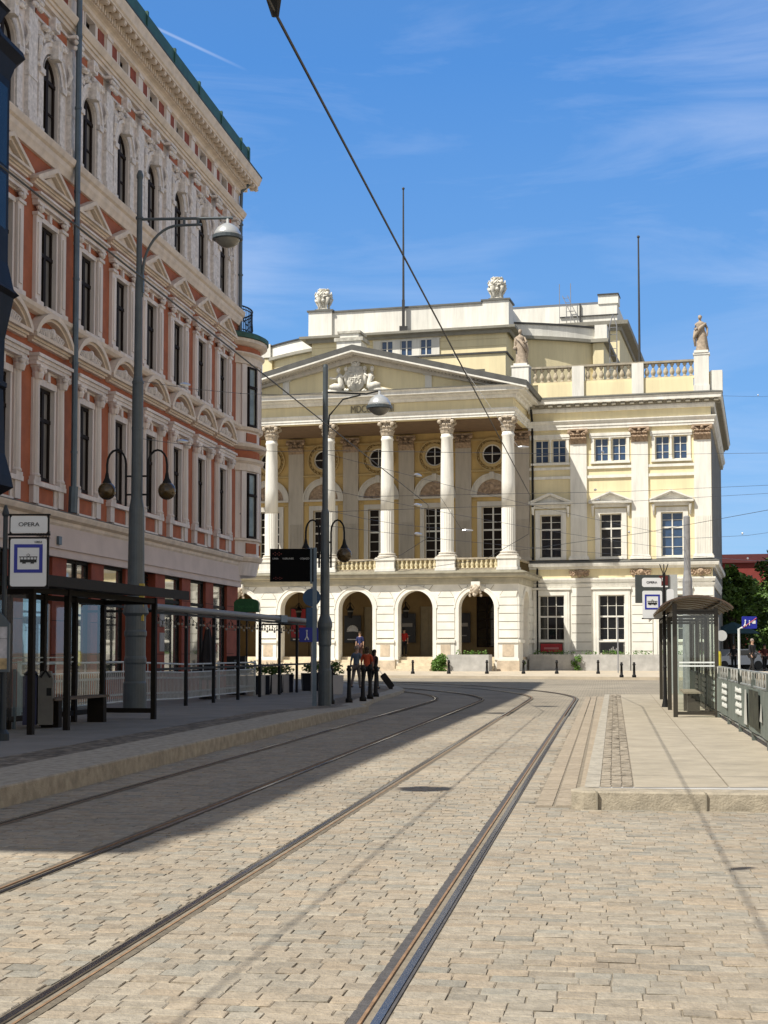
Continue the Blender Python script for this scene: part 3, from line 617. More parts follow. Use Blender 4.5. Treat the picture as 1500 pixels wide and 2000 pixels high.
for a, b in zip(ed[::2], ed[1::2]):
    blocks(m, a+.05, b-.05, 2.25, 4.62, 5, PY+.005, .06, .04)
    i_, j_ = (a+.3 if a > -13 else a+.05), (b-.3 if b < 6 else b-.05)
    m.poly([(a+.12, PY-.055, 4.66), (b-.12, PY-.055, 4.66), (b-.12, PY-.055, 4.72), (j_, PY-.055, 5.0), (i_, PY-.055, 5.0), (a+.12, PY-.055, 4.72)], (0, .06, 0))
    m.box(a+.0, b-.0, PY-.17, PY+.01, 2.0, 2.17).box(a+.03, b-.03, PY-.10, PY+.01, .95, 2.0).box(a-.02, b+.02, PY-.13, PY+.01, .95, 1.1)
jn_ = MB()
for a, b in zip(ed[::2], ed[1::2]): jn_.quad((a+.07, PY-.006, 2.22), (b-.07, PY-.006, 2.22), (b-.07, PY-.006, 4.64), (a+.07, PY-.006, 4.64))
for c in BU:
    for an in (52, 68, 83, 97, 112, 128):
        A_ = R(an); x0_, z0_ = c+1.36*cos(A_), 4.03+1.36*sin(A_); x1_ = c+(5.38-4.03)/math.tan(A_) if an != 90 else c; jn_.poly([(x0_-.014, PY-.060, z0_), (x0_+.014, PY-.060, z0_), (x1_+.014, PY-.060, 5.38), (x1_-.014, PY-.060, 5.38)], (0, .02, 0))
for a, b in zip(ed[::2], ed[1::2]):
    i_, j_ = (a+.3 if a > -13 else a+.05), (b-.3 if b < 6 else b-.05); jn_.box(i_, j_, PY-.060, PY-.04, 5.0, 5.022).tube([(a+.12, PY-.052, 4.73), (i_, PY-.052, 5.01)], .012, 4).tube([(b-.12, PY-.052, 4.73), (j_, PY-.052, 5.01)], .012, 4)
for a, b in ((6.0, 6.13), (8.57, 9.78), (12.22, 13.43), (15.87, 17.0)): jn_.quad((a+.01, 4.832, .97), (b-.01, 4.832, .97), (b-.01, 4.832, 5.33), (a+.01, 4.832, 5.33))
ob(jn_, 'rustication_joints', JO)
# voussoirs between arch and cornice
for c in BU:
    rr0, rr1 = 1.36, None
    angs = [R(x) for x in (52, 68, 83, 97, 112, 128)]
    for p, q in zip(angs, angs[1:]):
        g = .012; zt = 5.38
        def pt(a, z=None):
            return (c+rr0*cos(a), 4.03+rr0*sin(a)) if z is None else (c+(z-4.03)/math.tan(a) if abs(math.cos(a)) > 1e-6 else c, z)
        A, B, C_, D_ = pt(p+g), pt(q-g), pt(q-g, zt), pt(p+g, zt)
        m.poly([(A[0], PY-.05, A[1]), (B[0], PY-.05, B[1]), (C_[0], PY-.05, C_[1]), (D_[0], PY-.05, D_[1])], (0, .055, 0))
for c in (BU[0], BU[4]):
    m.box(c-.26, c+.26, PY-.34, PY, 4.95, 5.55)
blk = MB(); blocks(blk, PY-.05, 1.0, 2.25, 4.62, 5, 0, .06, .04); blocks(blk, 3.3, 4.8, 2.25, 4.62, 5, 0, .06, .04); archring(blk, 2.15, 4.03, 1.05, 1.28, -.07, 0, 0, pi, 16); blk.box(PY-.1, 1.1, -.12, 0, 2.0, 2.17).box(3.2, 4.8, -.12, 0, 2.0, 2.17); i = len(m.v)
m.v += [(6.18-y, x, z) for x, y, z in blk.v]; m.f += [tuple(i+j for j in f) for f in blk.f]
ob(m, 'porch_rustication', RU)
m = MB()
for a, b in zip(ed[::2], ed[1::2]): m.box(a+.28, b-.28, PY-.12, PY-.09, 1.2, 1.9).box(a-.05, b+.05, PY-.17, PY+.01, .25, .96)
split_boxes(m, 'sandstone_plinth', SA, op)
for c in (BU[0], BU[4]):
    m = MB(); m.ball((c, PY-.42, 5.05), .26, 10, 8, .85, .8, 1.25, .08).ball((c, PY-.66, 5.0), .07, 6, 5).ball((c-.1, PY-.6, 5.1), .06, 6, 5).ball((c+.1, PY-.6, 5.1), .06, 6, 5).ball((c, PY-.56, 4.78), .12, 7, 5, 1.1, .8, 1)
    for s in (-1, 1):
        for k in range(4): m.ball((c+s*(.2+.04*k), PY-.42+.03*k, 5.25-.17*k), .09, 6, 5, jit=.15)
    ob(m, 'mask_keystone', CAPW)
pp = [(PL_-.2, 4.85), (PL_-.2, PY), (6.18, PY), (6.18, 4.85)]
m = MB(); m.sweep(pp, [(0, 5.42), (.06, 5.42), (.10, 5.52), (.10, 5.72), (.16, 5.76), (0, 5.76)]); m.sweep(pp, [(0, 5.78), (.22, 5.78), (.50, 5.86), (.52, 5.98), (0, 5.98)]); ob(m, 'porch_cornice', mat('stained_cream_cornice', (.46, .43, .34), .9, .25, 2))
m = MB(); m.sweep(pp, [(0, 5.985), (.54, 5.985), (.60, 6.03), (.60, 6.08), (.0, 6.26)]); m.box(PL_-.2, 6.18, PY, 4.85, 6.0, 6.22); ob(m, 'porch_roof', mat('worn_metal_cornice', (.27, .25, .19), .6, .35, 2))
# balcony balustrade
bb = bpy.data.objects.new('porch_balustrade', None); COL.objects.link(bb); bb.parent = op
m = MB(); m.box(PL_, 5.95, -.36, -.14, 6.88, 6.98).box(PL_, 5.95, -.34, -.16, 6.22, 6.36).box(5.85, 6.05, -.3, 4.8, 6.88, 6.98).box(5.85, 6.05, -.3, 4.8, 6.22, 6.36); m.build('hand_rail', mat('weathered_rail_stone', (.42, .36, .27), .9, .35, 4), bb)
BM2 = MB(); BM2.lathe([(.11, 0), (.11, .05), (.05, .08), (.12, .2), (.10, .28), (.05, .38), (.09, .46), (.10, .52)], 8); BM2 = BM2.mesh('baluster', mat('cream_baluster', (.70, .60, .38), .9, .35, 5), smooth=True)
for c in BU:
    for k in range(9): put('baluster', BM2, bb, (c-1.12+.28*k, -.25, 6.36))
sr = MB(); sr.box(PL_, 5.95, -.13, -.02, 6.22, 6.9); sr.build('balustrade_panel', YE, bb)
# --- columns
def column():
    m = MB(); m.lathe([(.40, 0), (.405, 2.2), (.40, 2.55)], 48, (0, 0, 7.34), flute=.055)
    m.lathe([(.40, 2.55), (.39, 4), (.37, 5.4), (.345, 6.72), (.38, 6.78), (.38, 6.86), (.345, 6.9), (.345, 7.0)], 32, (0, 0, 7.34)); return m.mesh('column', WH, smooth=False)
def cbase():
    m = MB(); m.box(-.58, .58, -.58, .58, 7.0, 7.07); m.lathe([(.56, 7.07), (.60, 7.12), (.56, 7.18), (.50, 7.2), (.48, 7.24), (.52, 7.27), (.50, 7.32), (.42, 7.345)], 24); return m.mesh('column_base', PI_, smooth=False)
def plinth():
    m = MB(); m.box(-.56, .56, -.60, .56, 6.22, 6.88).box(-.62, .62, -.66, .62, 6.88, 7.0).box(-.62, .62, -.66, .62, 6.22, 6.40); return m.mesh('column_plinth', WH)
cm_, cb_, cp_ = column(), cbase(), plinth()
for me in (cm_,):
    me.polygons.foreach_set('use_smooth', [len(p.vertices) == 4 and p.center.z > 9.9 for p in me.polygons])
for u in CU:
    o = put('column', cm_, op, (u, 0, 0)); put('capital', capR, o, (0, 0, 14.34)); put('column_base', cb_, o); put('column_plinth', cp_, o)
# portico back wall dressings
for i, c in enumerate(BU):
    window(op, c, 7.25, 1.36, 3.25, 5.05, 2, 6, (.55,), mun=.03, gm=GLB)
    f = MB(); f.box(c-.96, c-.68, 4.76, 4.86, 7.1, 10.5).box(c+.68, c+.96, 4.76, 4.86, 7.1, 10.5).box(c-.96, c+.96, 4.755, 4.86, 10.5, 10.8)
    archring(f, c, 11.2, .98, 1.28, 4.70, 4.86, 0, pi, 20); archring(f, c, 11.2, 1.28, 1.36, 4.64, 4.86, 0, pi, 20)
    f.box(c-1.33, c+1.33, 4.66, 4.86, 11.08, 11.2); f.box(c-.13, c+.13, 4.5, 4.8, 12.2, 12.62)
    ob(f, 'arched_surround', PI_)
    f = MB(); f.box(c-1.33, c+1.33, 4.72, 4.86, 12.66, 12.78).box(c-1.33, c+1.33, 4.72, 4.86, 14.62, 14.72).box(c-1.33, c-1.0, 4.78, 4.86, 10.85, 10.95).box(c+1.0, c+1.33, 4.78, 4.86, 10.85, 10.95)
    ob(f, 'moulding', YD); f = MB(); archring(f, c, 13.74, .62, .80, 4.66, 4.86, 0, 2*pi, 28); archring(f, c, 13.74, .98, 1.06, 4.70, 4.86, 0, 2*pi, 28)
    for k in range(22): a = 2*pi*k/22; f.ball((c+.89*cos(a), 4.8, 13.74+.89*sin(a)), .085, 6, 4, jit=.2)
    ob(f, 'oculus_frame', YD)
    f = MB()
    for k in range(26):
        a = random.uniform(.1, pi-.1); r = random.uniform(.15, .8); f.ball((c+r*cos(a), 4.82, 11.25+r*sin(a)*.9), random.uniform(.06, .14), 6, 5, 1.3, .5, .8, .2)
    f.v += [(c-.98, 4.84, 11.2), (c+.98, 4.84, 11.2)]+[(x, 4.84, z) for x, z in arc(c, 11.2, .98, 0, pi, 12)]; n_ = len(f.v); f.f.append(tuple(range(n_-15, n_)))
    ob(f, 'lunette_relief', CAPM)
    # oculus glazing
    o = bpy.data.objects.new('window', None); f = MB(); f.box(-.025, .025, -.02, .02, -.6, .6).box(-.6, .6, -.02, .02, -.02, .02); archring(f, 0, 0, .55, .62, -.03, .03, 0, 2*pi, 24)
    o = f.build('window', FRW, op, loc=(c, 4.80, 13.74)); g = MB(); g.v = [(x, .03, z) for x, z in arc(0, 0, .6, 0, 2*pi, 24)][:-1]; g.f = [tuple(range(24))]; g.build('pane', GLB, o)
# entablature + pediment
m = MB(); m.box(PL_+.02, PR_-.02, -PE+.02, 4.84, 15.26, 16.6); ob(m, 'portico_frieze', YE)
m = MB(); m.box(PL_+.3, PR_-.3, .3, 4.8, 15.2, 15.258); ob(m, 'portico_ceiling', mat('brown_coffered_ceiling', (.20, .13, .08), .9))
eq = [(PL_, 4.84), (PL_, -PE), (PR_, -PE), (PR_, 4.84)]
m = MB(); m.sweep(eq, [(0, 15.24), (.03, 15.24), (.03, 15.38), (.07, 15.38), (.07, 15.54), (.11, 15.54), (.18, 15.66), (.18, 15.72), (0, 15.72)])
m.sweep(eq, [(0, 16.62), (.75, 16.64), (.75, 16.82), (.86, 16.92), (0, 16.92)]); m.sweep(eq, [(0, 16.30), (.12, 16.30), (.2, 16.44), (.2, 16.5), (.36, 16.52), (.40, 16.62), (0, 16.62)]); ob(m, 'entablature', WH)
m = MB(); m.sweep(eq, [(0, 16.93), (.9, 16.93), (.9, 16.965), (0, 17.0)]); ob(m, 'entablature_flashing', LED)
zL, zA, uL, uR = 17.12, 19.76, -14.1, 6.88
def rake(name, o0, o1, y0, y1, mm, e=0):
    m = MB(); m.poly([(uL-e, y0, zL-o0), (AX, y0, zA-o0), (uR+e, y0, zL-o0), (uR+e, y0, zL-o1), (AX, y0, zA-o1), (uL-e, y0, zL-o1)], (0, y1-y0, 0)); return ob(m, name, mm)
rake('pediment_roof', 0, .34, -1.34, 9.0, mat('dark_grey_lead', (.085, .085, .08), .6, .3, 2)); rake('raking_fillet', .34, .43, -1.37, -.5, WH, -.02)
m = MB()
for (o0, o1, y0) in ((.43, .52, -1.22), (.52, .86, -.62)):
    sl_ = (zA-zL)/(AX-uL)
    a0, a1 = uL+.4+o0/sl_*.0, uR-.4
    m.poly([(a0+o1/sl_*.5, y0, 17.0), (a0, y0, 17.0), (AX, y0, zA-o0), (a1, y0, 17.0), (a1-o1/sl_*.5, y0, 17.0), (AX, y0, zA-o1)], (0, -.3-y0, 0))
n = 84
for k in range(n+1):
    t = k/n; u = uL+1.6+(uR-uL-3.2)*t; z = zA-(zA-zL)*abs(u-AX)/(AX-uL)-.56
    m.box(u-.055, u+.055, -.80, -.55, z, z+.16)
ob(m, 'raking_bed_mould', PI_)
m = MB(); m.poly([(uL+1.2, -.32, 16.95), (uR-1.2, -.32, 16.95), (AX, -.32, zA-.6)], (0, .2, 0)); ob(m, 'tympanum', YE)
m = MB()
for u in (AX-4.45, AX+4.45): m.box(u-.2, u+.2, -.40, -.3, 16.98, 17.9).box(u-.3, u+.3, -.5, -.3, 17.9, 18.1).box(u-.27, u+.27, -.46, -.3, 16.98, 17.1)
ob(m, 'tympanum_bracket', WH)
# coat of arms with reclining figures
m = MB(); sh = [(-.62, .35), (-.66, 1.0), (-.55, 1.5), (0, 1.62), (.55, 1.5), (.66, 1.0), (.62, .35), (.35, .12), (0, 0), (-.35, .12)]
m.poly([(AX+x, -.62, 17.05+z) for x, z in sh], (0, .3, 0)); m.poly([(AX+x*.82, -.66, 17.13+z*.88) for x, z in sh], (0, .05, 0))
for k in range(36):
    x = random.uniform(-.45, .45); z = random.uniform(.3, 1.3); m.ball((AX+x, -.68, 17.05+z), random.uniform(.03, .08), 6, 4, 1, .5, 1, .2)
m.box(AX-.02, AX+.02, -.70, -.62, 17.2, 18.5).box(AX-.5, AX+.5, -.70, -.62, 17.85, 17.89)
for k in range(7): m.ball((AX-.3+.1*k, -.55, 18.78+.05*cos(k*2.5)), .085, 7, 5, jit=.15)
m.box(AX-.3, AX+.3, -.65, -.4, 18.60, 18.72)
for s in (-1, 1):
    m.ball((AX+s*.74, -.55, 18.45), .16, 8, 7); m.tube([(AX+s*.7, -.5, 18.3), (AX+s*.78, -.55, 17.9), (AX+s*.7, -.5, 17.5)], [.12, .16, .10], 7)        # supporting putto
    m.ball((AX+s*1.32, -.6, 18.38), .165, 9, 8, 1, 1, 1.15, .04)                                                    # head
    m.tube([(AX+s*1.30, -.55, 18.2), (AX+s*1.22, -.55, 17.95), (AX+s*1.12, -.5, 17.55), (AX+s*1.1, -.5, 17.25)], [.10, .24, .24, .27], 9)
    m.tube([(AX+s*1.05, -.6, 17.3), (AX+s*1.6, -.66, 17.42), (AX+s*1.95, -.66, 17.36)], [.25, .2, .14], 8); m.tube([(AX+s*1.1, -.5, 17.15), (AX+s*1.8, -.6, 17.14), (AX+s*2.35, -.6, 17.08), (AX+s*2.6, -.6, 17.05)], [.22, .16, .11, .07], 8)
    m.tube([(AX+s*1.25, -.62, 18.08), (AX+s*1.5, -.72, 17.85), ((AX+s*1.95 if s < 0 else AX+s*1.3), -.75, 17.92 if s < 0 else 17.6)], [.10, .08, .06], 7); m.tube([(AX+s*1.18, -.6, 18.1), (AX+s*.95, -.66, 17.95), (AX+s*.72, -.68, 18.1)], [.10, .08, .06], 7)
    for k in range(14): m.ball((AX+s*random.uniform(.5, 2.2), -.55, 17.02+random.uniform(0, .16)), random.uniform(.08, .15), 6, 5, 1.2, .8, .8, .2)
m.v = [(AX+(x-AX)*.80, y, z) for x, y, z in m.v]; ob(m, 'coat_of_arms_relief', SCU, smooth=True)
o = lettering('date_inscription', 'MDCCCLXXII', .62, mat('bronze_letters', (.26, .23, .165), .7), op, (AX+1.0, -PE-.02, 15.99), ext=.03)
o.scale = (.72, 1, 1)
# black downpipe
m = MB(); m.tube([(6.25, 4.2, 16.3), (6.25, 4.5, 15.9), (6.25, 4.72, 15.5), (6.25, 4.72, 7.1)], .07, 8).tube([(6.5, 4.75, 7.0), (6.5, 4.75, .4)], .06, 8); ob(m, 'downpipe', BLK)
# masks on the belt
for u in (9.07, 12.77, 16.3):
    m = MB(); m.ball((0, -.12, 0), .22, 9, 8, 1, .8, 1.1, .05).ball((0, -.3, -.02), .05, 6, 5).ball((-.08, -.27, .06), .04, 5, 4).ball((.08, -.27, .06), .04, 5, 4)
    for s in (-1, 1):
        for k in range(9): m.ball((s*(.2+.045*k), -.08, .12*sin(k*1.7)), .085, 6, 5, jit=.25)
    m.build('mask_ornament', CAPM, op, loc=(u, 4.83, 6.24))
# --- roof storeys
def slab(name, x0, x1, y0, y1, z0, z1, mm): return ob(MB().box(x0, x1, y0, y1, z0, z1), name, mm)
slab('attic_wall', -10.45, 3.35, 12.2, 26, 17.0, 23.2, YE)
m = MB(); c_ = -3.3
for k in range(12): m.box(-10.46, 3.36, 12.185, 12.2, 17.4+k*.48, 17.415+k*.48)
ob(m, 'attic_joints', mat('faint_plaster_joint', (.55, .45, .25), .9))
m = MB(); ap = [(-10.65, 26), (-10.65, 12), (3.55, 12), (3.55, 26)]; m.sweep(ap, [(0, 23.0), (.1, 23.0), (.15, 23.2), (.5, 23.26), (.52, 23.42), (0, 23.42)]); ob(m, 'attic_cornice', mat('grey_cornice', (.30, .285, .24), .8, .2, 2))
slab('attic_parapet', -10.3, 3.2, 12.25, 25.6, 23.4, 25.15, WH)
m = MB(); m.box(-10.65, -8.95, 12.05, 13.8, 23.42, 25.25).box(1.75, 3.55, 12.05, 13.8, 23.42, 25.25).box(1.75, 3.5, 13.8, 25.5, 23.42, 25.0); split_boxes(m, 'attic_pedestal', WH, op)
m = MB(); m.box(-10.4, 3.3, 12.15, 25.7, 25.15, 25.27).box(-10.75, -8.85, 11.95, 13.9, 25.25, 25.36).box(1.65, 3.65, 11.95, 13.9, 25.25, 25.36).box(-10.3, -9.3, 12.4, 13.4, 25.36, 25.52).box(2.1, 3.1, 12.4, 13.4, 25.36, 25.52); ob(m, 'attic_coping', LED)
for k in range(3):
    window(op, -4.95+1.38*k, 21.75, .85, 1.15, 12.13, 2, 2, (), mun=.03, gm=SKG)
m = MB(); m.box(-6.0, -1.15, 12.1, 12.21, 21.55, 21.75).box(-6.0, -1.15, 12.1, 12.21, 22.9, 23.0)
for k in range(4): m.box(-5.95+1.38*k, -5.4+1.38*k, 12.08, 12.21, 21.75, 22.9)
ob(m, 'attic_window_surround', WH)
m = MB(); m.box(-7.55, -5.85, 8.6, 10.2, 20.2, 22.25).box(-7.35, -6.05, 8.7, 10.1, 22.5, 22.8); ob(m, 'roof_pedestal', WH)
m = MB(); m.box(-7.7, -5.7, 8.5, 10.3, 22.25, 22.5).box(-7.5, -5.9, 8.6, 10.2, 22.8, 22.95); ob(m, 'roof_pedestal_cap', mat('weathered_cap_stone', (.5, .48, .42), .9, .4, 4))
slab('roof_annex', -3.6, 3.75, 9.6, 12.3, 17.0, 21.1, YE); slab('roof_annex_rim', -3.7, 3.85, 9.5, 12.3, 21.1, 21.22, DK)
m = MB()
for k in range(5): m.box(1.6, 2.35, 9.56, 9.6, 19.65+.1*k, 19.70+.1*k)
ob(m, 'roof_vent', LED)
# curved auditorium wall
Cx, Cw, Rd = -3.3, 32.65, 19.45; a_ = math.asin(12.5/Rd)
def drum(name, r0, z0, z1, mm, n=40, thick=.4):
    m = MB()
    P = [(Cx+r0*sin(-a_+2*a_*k/n), Cw-r0*cos(-a_+2*a_*k/n)) for k in range(n+1)]
    Q = [(Cx+(r0-thick)*sin(-a_+2*a_*k/n), Cw-(r0-thick)*cos(-a_+2*a_*k/n)) for k in range(n+1)]
    for k in range(n):
        m.quad((*P[k], z0), (*P[k+1], z0), (*P[k+1], z1), (*P[k], z1)); m.quad((*P[k], z1), (*P[k+1], z1), (*Q[k+1], z1), (*Q[k], z1)); m.quad((*P[k], z0), (*P[k+1], z0), (*Q[k+1], z0), (*Q[k], z0))
    m.quad((*P[-1], z0), (*Q[-1], z0), (*Q[-1], z1), (*P[-1], z1)).quad((*P[0], z0), (*Q[0], z0), (*Q[0], z1), (*P[0], z1)); o = ob(m, name, mm)
drum('auditorium_wall', Rd-.25, 17.0, 23.3, YE, thick=5); drum('auditorium_cornice', Rd+.15, 23.1, 23.32, mat('grey_cornice', (.30, .285, .24)), thick=.8); drum('auditorium_parapet', Rd-.1, 23.32, 24.15, WH); drum('auditorium_coping', Rd, 24.15, 24.27, DK, thick=.7)
slab('auditorium_end_wall', 8.6, 9.35, 17.3, 30, 17.0, 23.3, YE); slab('auditorium_end_pedestal', 8.75, 9.6, 17.2, 18.4, 23.35, 24.35, WH); slab('auditorium_side_cornice', 8.5, 9.7, 17.0, 30, 23.1, 23.35, mat('grey_cornice', (.30, .285, .24)))
slab('auditorium_end_wall_left', -15.95, -15.2, 17.3, 30, 17.0, 23.3, YE); slab('auditorium_end_pedestal_left', -16.2, -15.3, 17.2, 18.4, 23.35, 24.35, WH)
slab('auditorium_roof', -14.5, 8.5, 20, 32, 23.0, 23.9, LED)
# stage tower
slab('stage_tower_wall', -15.5, 9.1, 32, 50, 17.0, 27.4, YE)
m = MB(); m.sweep([(-15.5, 50), (-15.5, 32), (9.1, 32), (9.1, 50)], [(0, 27.2), (.15, 27.2), (.2, 27.5), (.7, 27.6), (.75, 27.9), (0, 27.9)]); ob(m, 'stage_tower_cornice', mat('grey_cornice', (.30, .285, .24)))
slab('stage_tower_parapet', -15.3, 8.9, 32.2, 49.8, 27.9, 29.5, WH); slab('stage_tower_pedestal', 7.4, 9.0, 32.1, 33.6, 29.5, 30.2, WH); slab('stage_tower_cap', 7.35, 9.05, 32.0, 33.7, 30.2, 30.3, DK)
m = MB(); m.box(4.3, 9.0, 32.05, 32.2, 28.55, 28.62).box(5.9, 6.0, 32.0, 32.2, 27.9, 29.6); ob(m, 'stage_tower_trim', DK)
m = MB(); m.poly([(-15.2, 32.3, 29.5), (7.4, 32.3, 29.5), (7.0, 36, 30.6), (-14.8, 36, 30.6)], (0, .05, .05)); m.box(-14.8, 7.0, 36, 48, 29.5, 30.6); ob(m, 'stage_tower_roof', LED)
m = MB()
for x in (4.35, 5.25):
    m.tube([(x, 31.6, 26.0), (x, 31.6, 31.2)], .03, 5)
for k in range(7): m.tube([(4.35+.1*k, 31.6, 26.4+.5*k), (5.25+.05*k, 31.6, 26.4+.5*k)], .02, 4)
m.tube([(4.6, 31.5, 30.2), (6.2, 31.5, 26.6)], .03, 5); m.tube([(5.0, 31.5, 30.2), (6.6, 31.5, 26.6)], .03, 5)
for k in range(10): m.tube([(4.65+.16*k, 31.5, 30.0-.36*k), (5.1+.16*k, 31.5, 30.0-.36*k)], .02, 4)
ob(m, 'service_ladder', GLV)
m = MB()
for dx in (0, .5): m.tube([(9.75+dx, 17.6, 19.0), (9.75+dx, 17.6, 24.3), (9.95+dx*.2, 17.6, 25.0), (10.0, 17.6, 25.1)], .04, 5)
for k in range(11): m.tube([(9.75, 17.6, 19.2+.5*k), (10.25, 17.6, 19.2+.5*k)], .025, 4)
ob(m, 'hooped_ladder', GLV)
# flagpoles
for (u, w, z0, z1, lab) in ((-3.75, 11.9, 23.45, 33.4, 'tall dark flagpole on the white attic above the portico, no flag'), (12.45, 9.5, 17.0, 28.1, 'tall dark flagpole on the right wing roof behind the balustrade, no flag')):
    p = opw(u, w, z0); t = thing('flagpole', lab, 'flagpole', p, group='flagpoles on the opera house'); m = MB(); m.lathe([(.09, 0), (.05, z1-z0)], 8); m.build('pole', DK, t)
    m = MB(); m.box(-.28, .28, -.2, .1, -.15, .35).box(-.1, .1, -.1, .1, .3, 2.2); m.build('bracket', DK, t); m = MB(); m.ball((0, 0, z1-z0+.05), .1, 8, 6); m.build('finial', DK, t)
# statues
def statue(seed, arm):
    random.seed(seed); m = MB(); n = 20
    prof = [(.36, 0), (.38, .05), (.33, .3), (.30, .7), (.29, 1.0), (.27, 1.2), (.22, 1.36), (.25, 1.55), (.29, 1.72), (.27, 1.82), (.13, 1.9), (.075, 1.94), (.075, 2.02)]
    i = 0
    for (r, z) in prof:
        for j in range(n):
            a = 2*pi*j/n; f = 1+(.10*sin(a*7+z*2+seed)+.06*sin(a*11+seed))*(1 if z < 1.4 else .4)
            sway = .06*sin(z*1.6+seed); m.v.append((r*f*cos(a)+sway, r*.72*f*sin(a), z))
    for k in range(len(prof)-1):
        for j in range(n): m.f.append((k*n+j, k*n+(j+1) % n, (k+1)*n+(j+1) % n, (k+1)*n+j))
    m.f.append(tuple(range(n))); hx = .06*sin(2.1*1.6+seed)
    m.ball((hx, -.02, 2.15), .125, 10, 9, .9, 1, 1.22).ball((hx, .04, 2.20), .13, 9, 8, 1, 1.05, 1, .06).ball((hx, .14, 2.2), .07, 7, 6).ball((hx, -.14, 2.13), .025, 5, 4, .8, 1, 1.6)
    sway = .06*sin(1.75*1.6+seed)
    for s in (-1, 1):
        if s == arm: P = [(s*.26+sway, 0, 1.76), (s*.36, -.03, 1.46), (s*.30, -.24, 1.34), (s*.22, -.34, 1.42)]
        else: P = [(s*.26+sway, 0, 1.76), (s*.37, 0, 1.45), (s*.38, -.06, 1.12), (s*.37, -.08, 1.0)]
        m.tube(P, [.085, .075, .055, .04], 8); m.ball(P[-1], .05, 6, 5, .9, 1, 1.2)
        for q in range(4): m.tube([P[-1], (P[-1][0]+.012*(q-1.5), P[-1][1]-.04, P[-1][2]-.05), (P[-1][0]+.014*(q-1.5), P[-1][1]-.05, P[-1][2]-.085)], .011, 4)
    m.tube([(-.3*arm, -.1, 1.75), (0, -.26, 1.5), (.25*arm, -.24, 1.15), (.36*arm, -.12, .8)], [.07, .1, .11, .06], 7)     # draped sash
    m.tube([(.36*arm, -.1, 1.35), (.40*arm, 0, .9), (.36*arm, 0, .35)], [.08, .11, .06], 7)
    if seed == 2: m.ball((-.34, -.2, 1.05), .13, 8, 7, 1, .7, 1.1)
    return m
for (u, z, seed, arm, lab) in ((16.48, 19.42, 1, -1, 'robed stone statue on the far right corner pedestal of the balustrade'), (5.52, 19.2, 2, 1, 'robed stone statue holding a mask, beside the right slope of the pediment')):
    t = thing('statue', lab, 'statue', opw(u, 5.0, z), -AL, group='robed statues on the balustrade'); m = MB(); m.box(-.42, .42, -.38, .38, 0, .14); m.build('statue_base', WH, t)
    f = statue(seed, arm).build('figure', STA, t, loc=(0, 0, .12), smooth=True); f.scale = (.98, .98, .96)
random.seed(11)
def urn():
    m = MB(); m.lathe([(.34, 0), (.36, .06), (.22, .14), (.18, .3), (.34, .55), (.52, .9), (.50, 1.15), (.34, 1.28), (.30, 1.34), (.40, 1.40), (.44, 1.46), (.30, 1.5), (.22, 1.48)], 16)
    for k in range(5):
        a = 2*pi*k/5+.5; ca, sa = cos(a), sin(a)
        m.ball((ca*.50, sa*.50, 1.12), .15, 8, 7, jit=.06).tube([(ca*.45, sa*.45, 1.0), (ca*.56, sa*.56, .8), (ca*.44, sa*.44, .5), (ca*.36, sa*.36, .3), (ca*.42, sa*.42, .04)], [.09, .16, .13, .09, .06], 8)
        m.tube([(ca*.5, sa*.5, .95), (cos(a+.5)*.62, sin(a+.5)*.62, 1.08), (cos(a+.75)*.56, sin(a+.75)*.56, 1.26)], [.075, .06, .045], 6).tube([(ca*.5, sa*.5, .95), (cos(a-.5)*.62, sin(a-.5)*.62, .9), (cos(a-.7)*.52, sin(a-.7)*.52, .72)], [.075, .06, .045], 6)
        m.ball((cos(a+.63)*.5, sin(a+.63)*.5, .62), .13, 6, 5, jit=.2).ball((cos(a+.63)*.52, sin(a+.63)*.52, .95), .12, 6, 5, jit=.25)
    for k in range(26): a = random.uniform(0, 2*pi); m.ball((cos(a)*.38, sin(a)*.38, random.uniform(1.28, 1.46)), .07, 6, 5, jit=.2)
    return m
um = urn().mesh('urn_body', SCU, smooth=True)
for u, lab in ((-9.8, 'white sculpted urn with small figures on the left end of the attic'), (2.6, 'white sculpted urn with small figures on the right end of the attic')):
    t = thing('roof_urn', lab, 'urn', opw(u, 12.9, 25.52), -AL, group='sculpted urns on the attic'); put('urn_body', um, t); m = MB(); m.box(-.42, .42, -.42, .42, -.06, .04); m.build('urn_foot', SCU, t)
# opera pavement
m = MB(); us = [-60, -40, -25, -12, 0, 8, 17.5, 26, 60, 120]; ws = [-13, -11, -8, -5, -2, 2, 5, 20]
for w in ws:
    for u in us: p = opw(u, w if u < 18 else w, 0); m.v.append((p.x, p.y, gz(p.y)+.12))
for j in range(len(ws)-1):
    for i in range(len(us)-1):
        if us[i] >= 17.5 and ws[j] >= 2: continue
        a = j*len(us)+i; m.f.append((a, a+1, a+len(us)+1, a+len(us)))
for i in range(len(us)-1):
    a, b = m.v[i], m.v[i+1]; m.quad((a[0], a[1], -.02), (b[0], b[1], -.02), b, a)
struct(m.build('pavement_opera', mat('sandy_slab_pavement', (.50, .43, .33), .9, .2, 1.5, .3, 30)))
